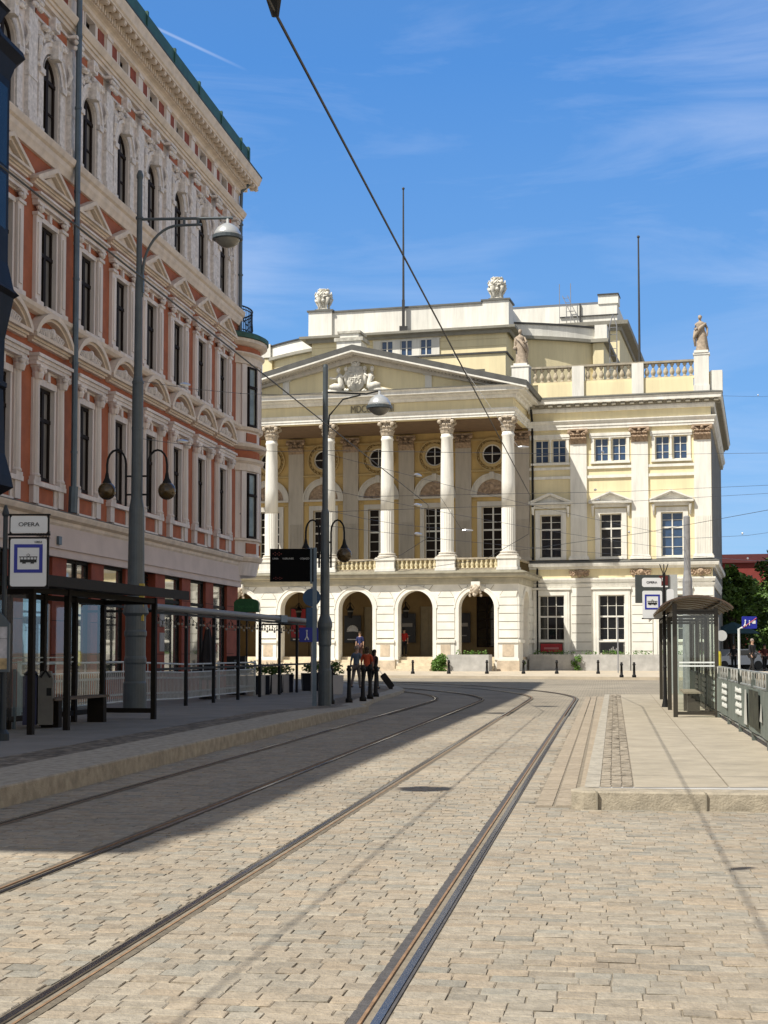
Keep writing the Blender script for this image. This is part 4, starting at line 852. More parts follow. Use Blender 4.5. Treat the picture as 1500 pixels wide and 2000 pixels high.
# concrete planters before the wing, with plants
def leafblob(m, tn, c, r, n, s, flat=.8, rnd=random):
    for _ in range(n):
        a = Vector((rnd.gauss(0, 1), rnd.gauss(0, 1), rnd.gauss(0, 1))).normalized()*r*(rnd.random()**.33); a.z *= flat; p = Vector(c)+a
        u = Vector((rnd.uniform(-1, 1), rnd.uniform(-1, 1), rnd.uniform(-.6, .6))).normalized(); v = u.cross(Vector((rnd.uniform(-1, 1), rnd.uniform(-1, 1), rnd.uniform(-1, 1)))).normalized(); q = s*rnd.uniform(.6, 1.2)
        i = len(m.v); m.v += [tuple(p-u*q), tuple(p+v*q*.5), tuple(p+u*q), tuple(p-v*q*.5)]; m.f.append((i, i+1, i+2, i+3)); b = rnd.uniform(.6, 1.35); tn.append((b, b, b*.9))
plabs = ['grey concrete planter in the rightmost porch arch opening', 'grey concrete planter under the shaded first wing window, beside the porch', 'grey concrete planter under the wing window with the dark poster', 'grey concrete planter running behind the right tram shelter']
for (u0, u1, w, lab), bu in zip(((2.35, 4.75, -2.2, plabs[0]), (6.35, 9.1, 2.4, plabs[1]), (9.15, 12.3, 2.4, plabs[2]), (12.35, 17.0, 2.4, plabs[3])), (2.2, 6.3, 9.6, 14.3)):
    t = thing('planter', lab, 'planter', opw(u0, w, .33), -AL, group='concrete planters in front of the opera'); L_ = u1-u0
    m = MB(); m.box(0, L_, 0, .12, 0, .98).box(0, L_, 1.0, 1.1, 0, .98).box(0, .1, .12, 1.0, 0, .98).box(L_-.1, L_, .12, 1.0, 0, .98).box(.1, L_-.1, .12, 1.0, 0, .9); m.build('planter_box', CONC, t)
    m = MB(); tn = []
    for k in range(int(L_*7)): leafblob(m, tn, (.2+(L_-.4)*random.random(), .5+random.uniform(-.3, .3), 1.0+random.uniform(0, .12)), .16, 16, .06, 1.1)
    tinted(m, 'foliage', LEAFB, tn, 1).parent = t
    if u0 < 3: continue
for u, w, h, r, lab in ((1.95, -2.4, .95, .5, 'round bright green shrub against the planter in the rightmost porch arch'), (5.9, 1.6, .9, .36, 'narrow green shrub at the corner pier of the porch'), (9.15, 2.2, 1.0, .3, 'sparse green creeper hanging over the planter wall, second wing bay')):
    t = thing('shrub', lab, 'shrub', opw(u, w, .33), group='shrubs at the foot of the opera'); m = MB(); tn = []
    n = 2600 if r > .31 else 500
    for k in range(9): leafblob(m, tn, (random.uniform(-.5, .5)*r, random.uniform(-.5, .5)*r, h*(.1+.09*k)), r*random.uniform(.55, .8), n//9, .065)
    tinted(m, 'foliage', LEAFB, tn, 1).parent = t; m = MB(); m.tube([(0, 0, -.03), (0, 0, h*.7)], .025, 5); m.build('stem', BARK, t)
# bollards at the opera kerb
def bollard(h=.85):
    m = MB(); m.lathe([(.10, 0), (.10, .1), (.065, .14), (.05, .6), (.055, h-.16), (.075, h-.14), (.075, h-.09), (.05, h-.07), (.06, h-.03), (.035, h)], 10); return m.mesh('bollard', BLK, smooth=True)
b1 = bollard(.72)
labs = ['small black bollard in front of the steps of the middle porch arch', 'small black bollard just left of the round bright green shrub', 'small black bollard in front of the planter in the last porch arch', 'small black bollard in front of the downpipe right of the porch', 'small black bollard below the ground-floor window right of the porch', 'small black bollard beside the thin grey post by the planters', 'small black bollard near the left end of the right tram shelter', 'small black bollard almost hidden by the right tram shelter']
for x, lab in zip((1.6, 3.6, 5.72, 7.75, 9.6, 11.9, 13.2, 13.9), labs):
    yy = 74.0 if x < 13 else 67.; o = put('bollard', b1, None, (x*yy/79, yy, gz(yy)+.12)); tag(o, lab, 'bollard', 'bollards along the opera kerb')
m = MB(); m.tube([(0, 0, 0), (0, 0, 3.0)], .035, 6); o = m.build('steel_post', GLV, loc=(12.6, 76.5, .34)); tag(o, 'thin bare grey post in front of the planters', 'post')
# posters, lanterns in the porch
def poster(u, z0, w, h, lab, red, kind):
    t = thing('poster_board', lab, 'poster', opw(u, 4.6 if kind else 4.7, z0), -AL, group='poster boards in the opera porch and windows'); m = MB(); m.box(-w/2-.06, w/2+.06, 0, .08, -.06, h+.06); m.build('board', DPO, t)
    if red: MB().box(-w/2, w/2, -.012, 0, .18, h).build('print', RED, t); MB().box(-w/2+.12, w/2-.12, -.02, -.012, .02, .10).build('caption', WSG, t)
    elif kind == 1:
        m = MB()
        for k in range(11): a = pi*k/10; m.tube([(0, -.01, h*.42), (.38*w*cos(a), -.02, h*.42+.38*w*sin(a))], [.01, .05], 4)
        m.box(-w*.35, w*.35, -.02, -.01, .12, .18); m.build('print', WSG, t)
    else: MB().box(-w*.35, w*.35, -.012, 0, h*.55, h*.68).box(-w*.35, w*.2, -.012, 0, h*.2, h*.24).build('lettering', mat('muted_print', (.28, .27, .26)), t)
poster(BU[3]-1.6, 2.2, .95, 2.0, 'tall poster board with a red print in the second porch arch from left', True, 1); poster(BU[2]-1.65, 2.1, .98, 1.6, 'black poster board with a white fan pattern inside the middle porch arch', False, 1)
poster(BU[1]-1.75, 2.1, .95, 1.7, 'dark poster board behind the person in red in the porch', False, 2); poster(BU[0]-1.75, 2.1, .6, 1.7, 'narrow dark poster board at the left side of the last porch arch', False, 2)
def banner(u, lab, red):
    t = thing('window_banner', lab, 'banner', opw(u, 4.70, 1.40), -AL); MB().box(-.7, .7, 0, .05, 0, .62).build('board', DPO, t)
    if red: MB().box(-.66, .66, -.012, 0, .06, .56).build('print', RED, t); MB().box(-.45, .45, -.02, -.013, .22, .34).build('caption', mat('pinkish_print', (.5, .2, .2)), t)
    else:
        m = MB()
        for k in range(6): m.box(-.15+.1*k, -.08+.1*k, -.012, 0, .14, .22+.08*(k % 3))
        m.build('lettering', mat('muted_print', (.28, .27, .26)), t)
banner(7.35, 'red banner below the shaded ground-floor window beside the porch', True); banner(11.0, 'dark banner with small print below the second ground-floor wing window', False)
for k, lab in ((3, 'black iron lantern hanging in the porch arch left of the tall mast'), (2, 'black iron lantern hanging in the porch arch right of the tall mast'), (1, 'black iron lantern hanging above the person in red')):
    t = thing('porch_lantern', lab, 'lantern', opw(BU[k]-{3: 1.05, 2: 1.35, 1: 1.45}[k], 3.0, 3.55), -AL, group='lanterns hanging in the opera porch')
    m = MB(); m.lathe([(.10, 0), (.13, .02), (.20, .5), (.22, .52), (.10, .68), (.03, .74), (.03, .8)], 6); 
    for j in range(4): a = j*pi/2; m.tube([(.2*cos(a), .2*sin(a), .5), (.26*cos(a), .26*sin(a), .64), (.16*cos(a), .16*sin(a), .8), (.02*cos(a), .02*sin(a), .98)], .018, 5)
    m.tube([(0, 0, .74), (0, 0, 1.95)], .015, 5); m.build('lantern_frame', BLK, t); m = MB(); m.lathe([(.09, .04), (.165, .47)], 6); m.build('lamp_glass', LENS, t).scale = (1.22, 1.22, 1)
#@@PART3
# ================================================================ LEFT APARTMENT HOUSE
LA = math.atan(465/2770.); LX, LY = -5.70, 55.0
def lw(s, o, z=0):      # s along the facade (0 = far corner), o outward
    return Vector((LX+sin(LA)*s+cos(LA)*o, LY+cos(LA)*s-sin(LA)*o, z))
ap_ = thing('apartment_house', 'four-storey terracotta and beige stucco corner house with pedimented windows, in shade on the left', 'apartment house', (LX, LY, 0), pi/2-LA)
def lb(mb, name, m, parent=None, **k): return mb.build(name, m, parent or ap_, **k)
BP = 2.735; NB = 8
LB = [-2.27-BP*k for k in range(NB)]; SL = -53.2; EDG = -24.2
# walls with openings
h1 = [(c-.54, c+.54, 5.88, 8.38) for c in LB]; h2 = [(c-.54, c+.54, 10.33, 12.62) for c in LB]; h3 = [(c-.52, c+.52, 14.85, 16.55, True) for c in LB]; h4 = [(c-.36, c+.36, 18.86, 19.40) for c in LB]
m = MB(); wall(m, EDG, 0, 5.1, 14.4, 0, h1+h2, .30); lb(m, 'terracotta_wall', TE)
m = MB(); wall(m, EDG, 0, 14.4, 19.9, 0, h3+h4, .30); lb(m, 'upper_wall', LP)
m = MB(); m.quad((0, 0, .1), (0, 13, .1), (0, 13, 19.9), (0, 0, 19.9)); lb(m, 'end_wall', LP)
m = MB(); m.quad((SL, 0, 0), (EDG, 0, 0), (EDG, 0, 19.9), (SL, 0, 19.9)).quad((SL, 0, 0), (SL, 13, 0), (SL, 13, 19.9), (SL, 0, 19.9)).quad((SL, 13, 0), (0, 13, 0), (0, 13, 19.9), (SL, 13, 19.9)); lb(m, 'plain_wall', LP)
# roof and main cornice
m = MB(); cpth = [(SL-.0, 13), (SL, 0), (0, 0), (0, 13)]
m.sweep(cpth, [(0, 19.42), (.10, 19.46), (.10, 19.58), (.16, 19.62), (0, 19.62)]); m.sweep(cpth, [(0, 19.90), (.60, 19.90), (.60, 19.96), (.65, 20.0), (.68, 20.14), (.72, 20.24), (.72, 20.30), (0, 20.36)]); lb(m, 'main_cornice', LPC)
m = MB(); m.sweep(cpth, [(.16, 19.62), (.26, 19.64), (.26, 19.88), (0, 19.88), (0, 19.62)])
k = -24.0
while k < -.1: m.box(k, k+.10, -.33, -.26, 19.66, 19.86); k += .19
lb(m, 'dentil_course', LPC)
MODL = MB().box(0, .18, -.58, -.28, 19.80, 19.905).box(.01, .17, -.56, -.46, 19.77, 19.80).mesh('modillion', LPC); k = -23.9
while k < .5:
    put('modillion', MODL, ap_, (k, 0, 0)); k += .46
m = MB(); k = -23.9
while k < .5: m.box(k+.22, k+.42, -.54, -.30, 19.885, 19.902); k += .46
lb(m, 'soffit_coffers', mat('golden_soffit_ornament', (.34, .23, .11), .8, .4, 8))
m = MB(); m.sweep(cpth, [(0, 20.37), (.735, 20.31), (.735, 20.36), (0, 20.44)]); lb(m, 'cornice_flashing', mat('dark_green_flashing', (.03, .05, .045), .6))
m = MB(); m.box(SL, -.4, -.50, 12.6, 20.40, 21.05)
k = -23.5
while k < -.8: m.box(k, k+.12, -.54, .4, 20.44, 21.14); k += 2.73
m.box(-.6, -.4, -.54, .4, 20.42, 21.16); m.poly([(SL, -.45, 21.05), (-.5, -.45, 21.05), (-1.8, 6, 22.6), (SL+2, 6, 22.6)], (0, .02, .12)); lb(m, 'copper_roof', COP)
# string courses
xs_ = [(SL, 0), (0, 0), (0, .3)]
m = MB(); m.sweep([(SL, 0), (0, 0)], [(0, 14.22), (.08, 14.22), (.12, 14.34), (.16, 14.42), (.17, 14.55), (.24, 14.60), (.28, 14.72), (.28, 14.76), (.02, 14.84), (0, 14.84)])
m.sweep([(SL, 0), (0, 0)], [(0, 18.28), (.12, 18.28), (.12, 18.40), (.17, 18.40), (.17, 18.50), (.22, 18.50), (.30, 18.64), (.30, 18.70), (0, 18.78)])
m.sweep([(SL, 0), (0, 0)], [(0, 10.08), (.14, 10.10), (.22, 10.18), (.24, 10.28), (0, 10.32)])
lb(m, 'storey_cornice', LPC)
m = MB(); m.sweep([(SL, 0), (0.1, 0), (.1, .5)], [(0, 4.80), (.10, 4.80), (.14, 4.86), (.14, 4.94), (.26, 5.0), (.30, 5.10), (.30, 5.14), (0, 5.17)]); lb(m, 'shopfront_cornice', LPC)
m = MB(); m.sweep([(SL, 0), (0.1, 0), (.1, .5)], [(0, 5.172), (.31, 5.145), (.31, 5.165), (.0, 5.20)]); lb(m, 'shopfront_flashing', LED)
m = MB(); m.box(SL, 0.1, -.10, .2, 4.12, 4.81).box(SL, .12, -.15, .2, 4.20, 4.25).box(SL, .12, -.13, .2, 3.98, 4.12); lb(m, 'sign_band', BAND)
m = MB()
for k in range(11):
    x = -20.4+.17*k; hh = .11+.05*((k*7) % 3); m.tube([(x, -.12, 4.42), (x+.03, -.13, 4.42+hh), (x+.09, -.13, 4.44+hh), (x+.06, -.12, 4.44), (x+.14, -.12, 4.43)], .012, 4)
lb(m, 'worn_script_lettering', mat('gilt_brown_letters', (.20, .15, .09), .6))
m = MB(); m.box(-18.1, -17.9, -.17, -.10, 4.30, 4.52); lb(m, 'sign_bracket', ZN)
# bay ornament, one mesh per window bay and storey, shared between bays
def first_bay():
    m = MB()
    for s in (-1, 1):
        q0, q1 = sorted((s*.495, s*.60)); m.box(q0, q1, -.03, .29, 5.88, 8.42); a, b = sorted((s*.66, s*.98)); m.box(a, b, -.12, 0, 5.25, 5.80).box(a-.03, b+.03, -.16, 0, 5.80, 5.92)
        m.lathe([(.14, 5.92), (.155, 5.96), (.12, 6.02), (.115, 7.2), (.105, 8.38), (.12, 8.42)], 12, (s*.80, -.06, 0)); m.box(s*.66 if s > 0 else s*.94, s*.94 if s > 0 else s*.66, -.06, 0, 5.92, 8.45)
        m.lathe([(.13, 8.42), (.17, 8.55), (.15, 8.6), (.19, 8.70)], 10, (s*.80, -.11, 0)); m.box(s*.80-.20, s*.80+.20, -.28, 0, 8.70, 8.76)
        for q in (-1, 1): m.ball((s*.80+q*.15, -.24, 8.64), .065, 7, 5)
    m.box(-1.06, 1.06, -.16, 0, 5.70, 5.82).box(-.62, .62, -.10, 0, 5.18, 5.27).box(-.66, -.50, -.06, 0, 5.2, 5.72).box(.50, .66, -.06, 0, 5.2, 5.72)
    m.box(-.60, .60, -.05, .29, 8.33, 8.50).box(-.62, .62, -.05, 0, 8.70, 8.78).box(-.08, .08, -.09, 0, 8.48, 8.74)
    m.box(-1.08, 1.08, -.20, 0, 8.76, 8.86).box(-1.10, 1.10, -.24, 0, 8.86, 8.96).box(-1.14, 1.14, -.30, 0, 8.96, 9.04)
    return m
def first_ped():
    m = MB(); m.box(-1.20, 1.20, -.12, 0, 9.32, 9.38).box(-1.22, 1.22, -.18, 0, 9.38, 9.44).box(-1.26, 1.26, -.28, 0, 9.44, 9.53)
    R0 = 1.55; a = math.asin(1.28/R0); cz = 9.54-R0*cos(a)
    archring(m, 0, cz, R0-.11, R0+.02, -.28, 0, pi/2-a, pi/2+a, 14); archring(m, 0, cz, R0-.18, R0-.11, -.20, 0, pi/2-a*.93, pi/2+a*.93, 14); return m
def first_relief():
    m = MB()
    for s in (-1, 1):
        for k in range(7): m.tube([(s*(.05+.11*k), -.10, 9.58), (s*(.1+.11*k), -.16, 9.70+.02*(6-k)), (s*(.0+.11*k), -.14, 9.76+.015*(6-k))], [.04, .035, .02], 5)
    m.ball((0, -.16, 9.76), .11, 8, 6, .9, .8, 1.2); return m
def second_bay():
    m = MB()
    for s in (-1, 1):
        a, b = sorted((s*.64, s*.98)); m.box(a, b, -.10, 0, 10.44, 12.62).box(a-.05, b+.05, -.16, 0, 10.32, 10.44)
        m.box(s*.81-.09, s*.81+.09, -.135, -.09, 10.6, 12.45); m.box(a-.04, b+.04, -.15, 0, 12.62, 12.70); m.ball((s*.81, -.14, 12.80), .10, 8, 6).ball((s*.93, -.13, 12.82), .06, 6, 5).ball((s*.69, -.13, 12.82), .06, 6, 5); m.box(a-.04, b+.04, -.20, 0, 12.88, 12.93)
        q0, q1 = sorted((s*.495, s*.60)); m.box(q0, q1, -.03, .29, 10.34, 12.66)
    m.box(-.62, .62, -.05, .29, 12.57, 12.70).box(-.64, .64, -.05, 0, 12.88, 12.93).box(-.07, .07, -.08, 0, 12.68, 12.9)
    m.box(-1.04, 1.04, -.16, 0, 12.93, 13.02).box(-1.08, 1.08, -.20, 0, 13.02, 13.12).box(-1.12, 1.12, -.27, 0, 13.12, 13.18); m.box(-.60, .60, -.24, 0, 10.26, 10.34)
    return m
def second_ped():
    m = MB(); m.box(-1.18, 1.18, -.12, 0, 13.38, 13.44).box(-1.2, 1.2, -.18, 0, 13.44, 13.49).box(-1.24, 1.24, -.26, 0, 13.49, 13.56)
    for (x0, z0, zt, t, y) in ((1.24, 13.56, 14.14, .10, -.26), (1.12, 13.56, 14.02, .08, -.18)):
        m.poly([(-x0, y, z0), (0, y, zt), (x0, y, z0), (x0-.25, y, z0), (0, y, zt-t-.02), (-x0+.25, y, z0)], (0, -y, 0))
    m.poly([(-.62, -.07, 13.60), (.62, -.07, 13.60), (0, -.07, 13.90)], (0, .05, 0)); return m
def third_bay():
    m = MB(); archring(m, 0, 16.55, .56, .86, -.06, 0, 0, pi, 18); archring(m, 0, 16.55, .80, .90, -.11, 0, 0, pi, 18); archring(m, 0, 16.55, .54, .62, -.06, 0, 0, pi, 18)
    for s in (-1, 1):
        a, b = sorted((s*.56, s*.86)); m.box(a, b, -.06, 0, 14.85, 16.42).box(a-.0, b+.0, -.12, 0, 16.40, 16.55).box(a, b, -.10, 0, 14.85, 15.0)
        a, b = sorted((s*1.10, s*1.365)); m.box(a, b, -.12, 0, 15.0, 17.75).box(a-.03, b, -.17, 0, 14.84, 15.08).box(a-.02, b, -.14, 0, 16.0, 16.06)
        for k in range(4): m.ball((s*(1.14+.055*k), -.22, 17.85+.03*(k % 2)), .065, 6, 5); m.ball((s*(1.14+.055*k), -.24, 18.02), .07, 6, 5)
        m.box(a-.05, b, -.30, 0, 18.1, 18.18)
        m.tube([(s*.95, -.08, 16.7), (s*1.02, -.16, 17.0), (s*.92, -.10, 17.3)], [.04, .07, .04], 6); m.ball((s*.98, -.1, 16.55), .07, 6, 5)
    m.box(-.13, .13, -.28, 0, 17.02, 17.5); m.ball((0, -.24, 17.42), .14, 8, 7, .9, .8, 1.2)
    rr = random.Random(4)
    for k in range(34):
        x = rr.uniform(-1.0, 1.0); z = 17.12+rr.random()*.62
        if x*x+(z-16.55)**2 < .95**2: continue
        m.ball((x, -.06, z), rr.uniform(.05, .11), 6, 5, 1.2, 1, .9, .25)
    m.box(-1.1, 1.1, -.06, 0, 17.76, 17.82).box(-1.1, 1.1, -.06, 0, 18.1, 18.16).box(-.16, .16, -.2, 0, 17.8, 18.14).ball((0, -.2, 17.95), .1, 7, 6)
    return m
def attic_bay():
    m = MB()
    for s in (-1, 1): a, b = sorted((s*1.16, s*1.36)); m.box(a, b, -.08, 0, 18.80, 19.44).box(a-.03, b, -.12, 0, 19.34, 19.44); m.box(s*.36, s*.42, -.03, 0, 18.84, 19.42)
    m.box(-.42, .42, -.03, 0, 19.40, 19.45); return m
def tpanels(zs): 
    m = MB()
    for a, b, c, d in zs: m.box(a, b, -.030, 0, c, d)
    return m
T1 = first_bay().mesh('first_floor_surround', LP); T1b = first_ped().mesh('arched_pediment', LPC); T1c = first_relief().mesh('pediment_relief', LPW); T1d = MB(); 
T1d = MB().box(-.47, .47, -.035, 0, 5.29, 5.68).mesh('terracotta_panel', TE)
m = MB(); R0 = 1.55; a = math.asin(1.28/R0); cz = 9.54-R0*cos(a); archring(m, 0, cz, R0+.02, R0+.30, -.02, 0, pi/2-a*1.0, pi/2+a*1.0, 14); T1e = m.mesh('slate_flashing', SLA)
T2 = second_bay().mesh('second_floor_surround', LP); T2b = second_ped().mesh('triangular_pediment', LPC)
T3 = third_bay().mesh('arched_window_surround', LPW); T4 = attic_bay().mesh('attic_moulding', LP)
T3b = tpanels([(-1.02, -.22, 17.84, 18.08)]).mesh('terracotta_inlay', TE); T4b = tpanels([(-1.06, -.62, 18.84, 19.40)]).mesh('terracotta_inlay', TED)
for i, c in enumerate(LB):
    for nm, me in (('first_floor_surround', T1), ('arched_pediment', T1b), ('pediment_relief', T1c), ('terracotta_panel', T1d), ('second_floor_surround', T2), ('triangular_pediment', T2b), ('arched_window_surround', T3), ('attic_surround', T4), ('terracotta_inlay', T3b), ('terracotta_inlay', T4b)): put(nm, me, ap_, (c, 0, 0))
    put('terracotta_inlay', T3b, ap_, (c+1.24, 0, 0)); put('terracotta_inlay', T4b, ap_, (c+1.68, 0, 0))
    window(ap_, c, 5.90, 1.0, 2.42, .13, 2, 2, (.66,), fm=FRB, gm=GLC, bar=.09, mun=.05); window(ap_, c, 10.35, 1.0, 2.21, .13, 2, 2, (.66,), fm=FRB, gm=GLC, bar=.09, mun=.05)
    window(ap_, c, 14.87, 1.04, 1.68, .13, 2, 2, (.97,), fm=FRB, gm=GLC, arch=True, bar=.09, mun=.05); window(ap_, c, 18.88, .72, .52, .20, 2, 1, (), fm=FRB, gm=GLC, bar=.06)
# downpipes
for x, lab in ((-17.42, 0), (-.12, 1)):
    m = MB()
    if lab: m.tube([(x, -.5, 19.9), (x, -.12, 19.55), (x, -.10, 18.9), (x, -.10, 5.3)], .07, 8)
    else: m.tube([(x, -.7, 19.9), (x, -.28, 19.4), (x, -.28, 5.9)], .085, 8).tube([(x, -.28, 5.9), (x, -.26, 5.2)], .13, 8)
    for z in (6.8, 9.2, 11.5, 13.9, 16.2, 18.2): m.lathe([(.10, z), (.10, z+.06)], 8, (x, -.10 if lab else -.28, 0))
    lb(m, 'downpipe', ZN)
# shopfront
m = MB(); PC = [-.95-2.78*k for k in range(8)]
SH = []
for k in range(8):
    b = PC[k]-.48; a = (PC[k+1] if k < 7 else -24)+.48
    SH.append((a, b, .75 if k not in (3, 5) else .18, 3.98))
wall(m, EDG, 0.1, .1, 4.0, 0, SH, .45); lb(m, 'shopfront_wall', TED)
m = MB()
for p in PC:
    for z in (1.4, 2.3, 3.2): m.box(p-.485, p+.485, -.008, 0, z, z+.02)
lb(m, 'pier_joints', mat('dark_red_joint', (.05, .012, .008), .9))
for k, (a, b, z0, z1) in enumerate(SH):
    if k == 3:
        d = MB(); d.box(-(b-a)/2, (b-a)/2, 0, .1, 0, 3.1); d.build('door', TED, ap_, loc=((a+b)/2, .3, .18)); v = MB(); v.box(-(b-a)/2, (b-a)/2, .0, .05, 0, .7)
        for q in range(6): v.box(-(b-a)/2, (b-a)/2, -.05, 0, .05+.11*q, .11+.11*q)
        v.build('vent_grille', BRN, ap_, loc=((a+b)/2, .3, 3.28)); continue
    window(ap_, (a+b)/2, z0, b-a, z1-z0, .14, 1 if k != 5 else 2, 1, (.74,), fm=BRN, gm=GLS, bar=.08)
m = MB(); m.box(-9.35, -8.9, -.03, 0, 2.3, 2.9).box(-9.35, -8.9, -.03, 0, 1.5, 2.1); lb(m, 'menu_board', mat('grey_menu_sheet', (.35, .34, .33)))
# round corner bay with balcony
oc = (.95, 1.30); rb = 1.85
def ring(name, prof, mm, n=20, a0=-pi*1.05, a1=pi*.25, r=rb):
    m = MB(); m.lathe([(r+o, z) for o, z in prof], n, (oc[0], oc[1], 0), a0=a0, a1=a1); return lb(m, name, mm)
ring('corner_bay_wall', [(-.9, 4.42), (-.1, 4.45), (.02, 4.95), (0, 5.2), (0, 13.3)], LP, 24)
for nm, pf, mm in (('corner_bay_cornice', [(0, 4.95), (.10, 5.0), (.16, 5.12), (.16, 5.17), (0, 5.2)], LPC), ('corner_bay_sill', [(0, 5.78), (.10, 5.80), (.10, 5.88), (0, 5.9)], LPC), ('corner_bay_cornice', [(0, 8.5), (.08, 8.52), (.08, 8.8), (.18, 8.9), (.20, 9.0), (0, 9.02)], LPC), ('corner_bay_band', [(.02, 9.02), (.02, 9.34)], TE), ('corner_bay_cornice', [(0, 9.34), (.12, 9.36), (.28, 9.44), (.30, 9.56), (0, 9.6)], LPC), ('corner_bay_sill', [(0, 10.08), (.12, 10.12), (.16, 10.24), (0, 10.28)], LPC),
        ('corner_bay_cornice', [(0, 12.7), (.10, 12.72), (.10, 13.0), (.2, 13.1), (.2, 13.16), (0, 13.2)], LPC), ('corner_bay_band', [(.03, 13.16), (.03, 13.42)], TE), ('corner_bay_cornice', [(0, 13.42), (.14, 13.44), (.30, 13.55), (.30, 13.68), (0, 13.7)], LPC), ('corner_bay_roof', [(0, 13.7), (.36, 13.70), (.36, 13.86), (.2, 13.95), (-1.7, 14.0)], COP)): ring(nm, pf, mm)
for ang in (-109, -66, -22):
    a = R(ang); hw = 14
    for z0, h in ((5.9, 2.55), (10.28, 2.35)):
        o = window(ap_, 0, 0, .56, h, 0, 1, 2, (.66,), fm=FRB, gm=mat('reflection_tinted_bay_glass', (.26, .29, .26), .12, .6, 1.5, spec=.3), bar=.07); o.location = (oc[0]+(rb+.02)*cos(a), oc[1]+(rb+.02)*sin(a), z0); o.rotation_euler = (0, 0, a+pi/2)  # greenish grey pane colour stands in for the reflected opera
    for z0, h in ((5.3, .40), (9.68, .33)):
        p = MB(); p.box(-.34, .34, -.02, .02, 0, h); o = p.build('terracotta_panel', TE, ap_, loc=(oc[0]+rb*cos(a), oc[1]+rb*sin(a), z0)); o.rotation_euler = (0, 0, a+pi/2)
    for s in (-1, 1):
        a2 = a+s*R(15); p = MB(); p.box(-.12, .12, -.07, .03, 0, 2.6); 
        for z0 in (5.9, 10.1): o = put('corner_bay_pilaster', p.mesh('corner_bay_pilaster', LP), ap_, (oc[0]+rb*cos(a2), oc[1]+rb*sin(a2), z0)); o.rotation_euler = (0, 0, a2+pi/2)
rl = bpy.data.objects.new('balcony_railing', None); COL.objects.link(rl); rl.parent = ap_; rl.location = (oc[0], oc[1], 13.95)
m = MB(); rr_ = 1.55
for z in (.08, .22, 1.02, 1.14): m.tube([(rr_*cos(a), rr_*sin(a), z) for a in [R(-190+8*k) for k in range(36)]], .022 if z < 1.1 else .032, 5)
m.build('railing_hoops', BLK, rl); m = MB()
for k in range(64): a = R(-190+4.4*k); m.tube([(rr_*cos(a), rr_*sin(a), .02), (rr_*cos(a), rr_*sin(a), 1.12)], .011, 4)
m.build('railing_bars', BLK, rl); m = MB()
for k in range(16): a = R(-185+17.5*k); b = a+R(8.7); m.tube([(rr_*cos(a), rr_*sin(a), .62), (rr_*1.01*cos(b), rr_*1.01*sin(b), .38+.3*(k % 2)), (rr_*cos(a+R(17)), rr_*sin(a+R(17)), .62)], .02, 4)
m.build('railing_scrolls', BLK, rl)
# shallow dark oriel at the near end of the visible facade
od = (-24.15, .1); m = MB(); m.lathe([(.2, 4.3), (.9, 4.75), (1.55, 5.15), (1.5, 5.4), (1.36, 5.9), (1.30, 7.35), (1.38, 7.4), (1.38, 7.5), (1.30, 7.55), (1.32, 8.5), (1.5, 9.42), (1.62, 9.5), (1.5, 9.62), (1.36, 10.2), (1.34, 14.4), (1.48, 14.8), (1.68, 14.95), (1.62, 15.1), (1.25, 15.35), (1.1, 15.7), (1.25, 16.0), (1.34, 16.05), (1.1, 16.2), (.6, 16.6), (.1, 17.2)], 8, (od[0], od[1], 0), a0=-pi-.39, a1=pi-.39+.001); lb(m, 'dark_oriel_bay', NAV)
m = MB()
for k in range(8):
    a = -.39+pi/4*k+pi/8; r = 1.34*cos(pi/8)+.015
    for z0, z1 in ((10.4, 12.2), (12.4, 14.2)): ca, sa = cos(a), sin(a); w = .38; m.quad((od[0]+r*ca-sa*w, od[1]+r*sa+ca*w, z0), (od[0]+r*ca+sa*w, od[1]+r*sa-ca*w, z0), (od[0]+r*ca+sa*w, od[1]+r*sa-ca*w, z1), (od[0]+r*ca-sa*w, od[1]+r*sa+ca*w, z1))
lb(m, 'oriel_glazing', NAVG)
# ================================================================ STREET FURNITURE
LSP = lambda y: Vector((y*0, y))
def street_dir(): return TH
# --- masts
def dome_lamp(t, x, z, s=1.0):
    m = MB(); m.lathe([(.31, 0), (.29, .10), (.22, .22), (.10, .30), (.03, .33), (.03, .42)], 20); m.build('lamp_hood', mat('silver_lamp_hood', (.55, .57, .58), .3, .1, metal=.4), t, loc=(x, 0, z), smooth=True)
    m = MB(); m.lathe([(.315, -.05), (.335, -.04), (.335, .03), (.315, .04)], 20); m.build('lamp_rim', GUN, t, loc=(x, 0, z))
    m = MB(); m.lathe([(.02, -.22), (.14, -.19), (.24, -.11), (.28, -.04), (.28, -.03)], 16); m.build('lamp_bowl', LENS, t, loc=(x, 0, z), smooth=True)
def globe_arm(t, s, z, px=.16, reach=.62):
    m = MB(); m.tube([(s*(px+.10), 0, z-1.0), (s*(px+.10), 0, z-.1)]+[(s*(px+.10+reach/2*(1-cos(pi*k/8))), 0, z-.1+.32*sin(pi*k/8)) for k in range(1, 9)]+[(s*(px+.10+reach), 0, z-.40)], .025, 6)
    for dz in (-.35, -.75): m.tube([(s*(px-.06), 0, z+dz), (s*(px+.12), 0, z+dz)], .022, 5)
    m.lathe([(.13, -.10), (.10, -.02), (.05, .08), (.03, .2)], 10, (s*(px+.10+reach), 0, z-.47)); a = m.build('lamp_arm', BLK, t); m = MB(); m.ball((s*(px+.10+reach), 0, z-.67), .195, 16, 12); m.build('lamp_globe', AMB, a, smooth=True)
t = thing('street_mast', 'thick tall mast with dome lamp and two globes before the terracotta house', 'lamp mast', (-5.34, 30.5, .2), -.02)
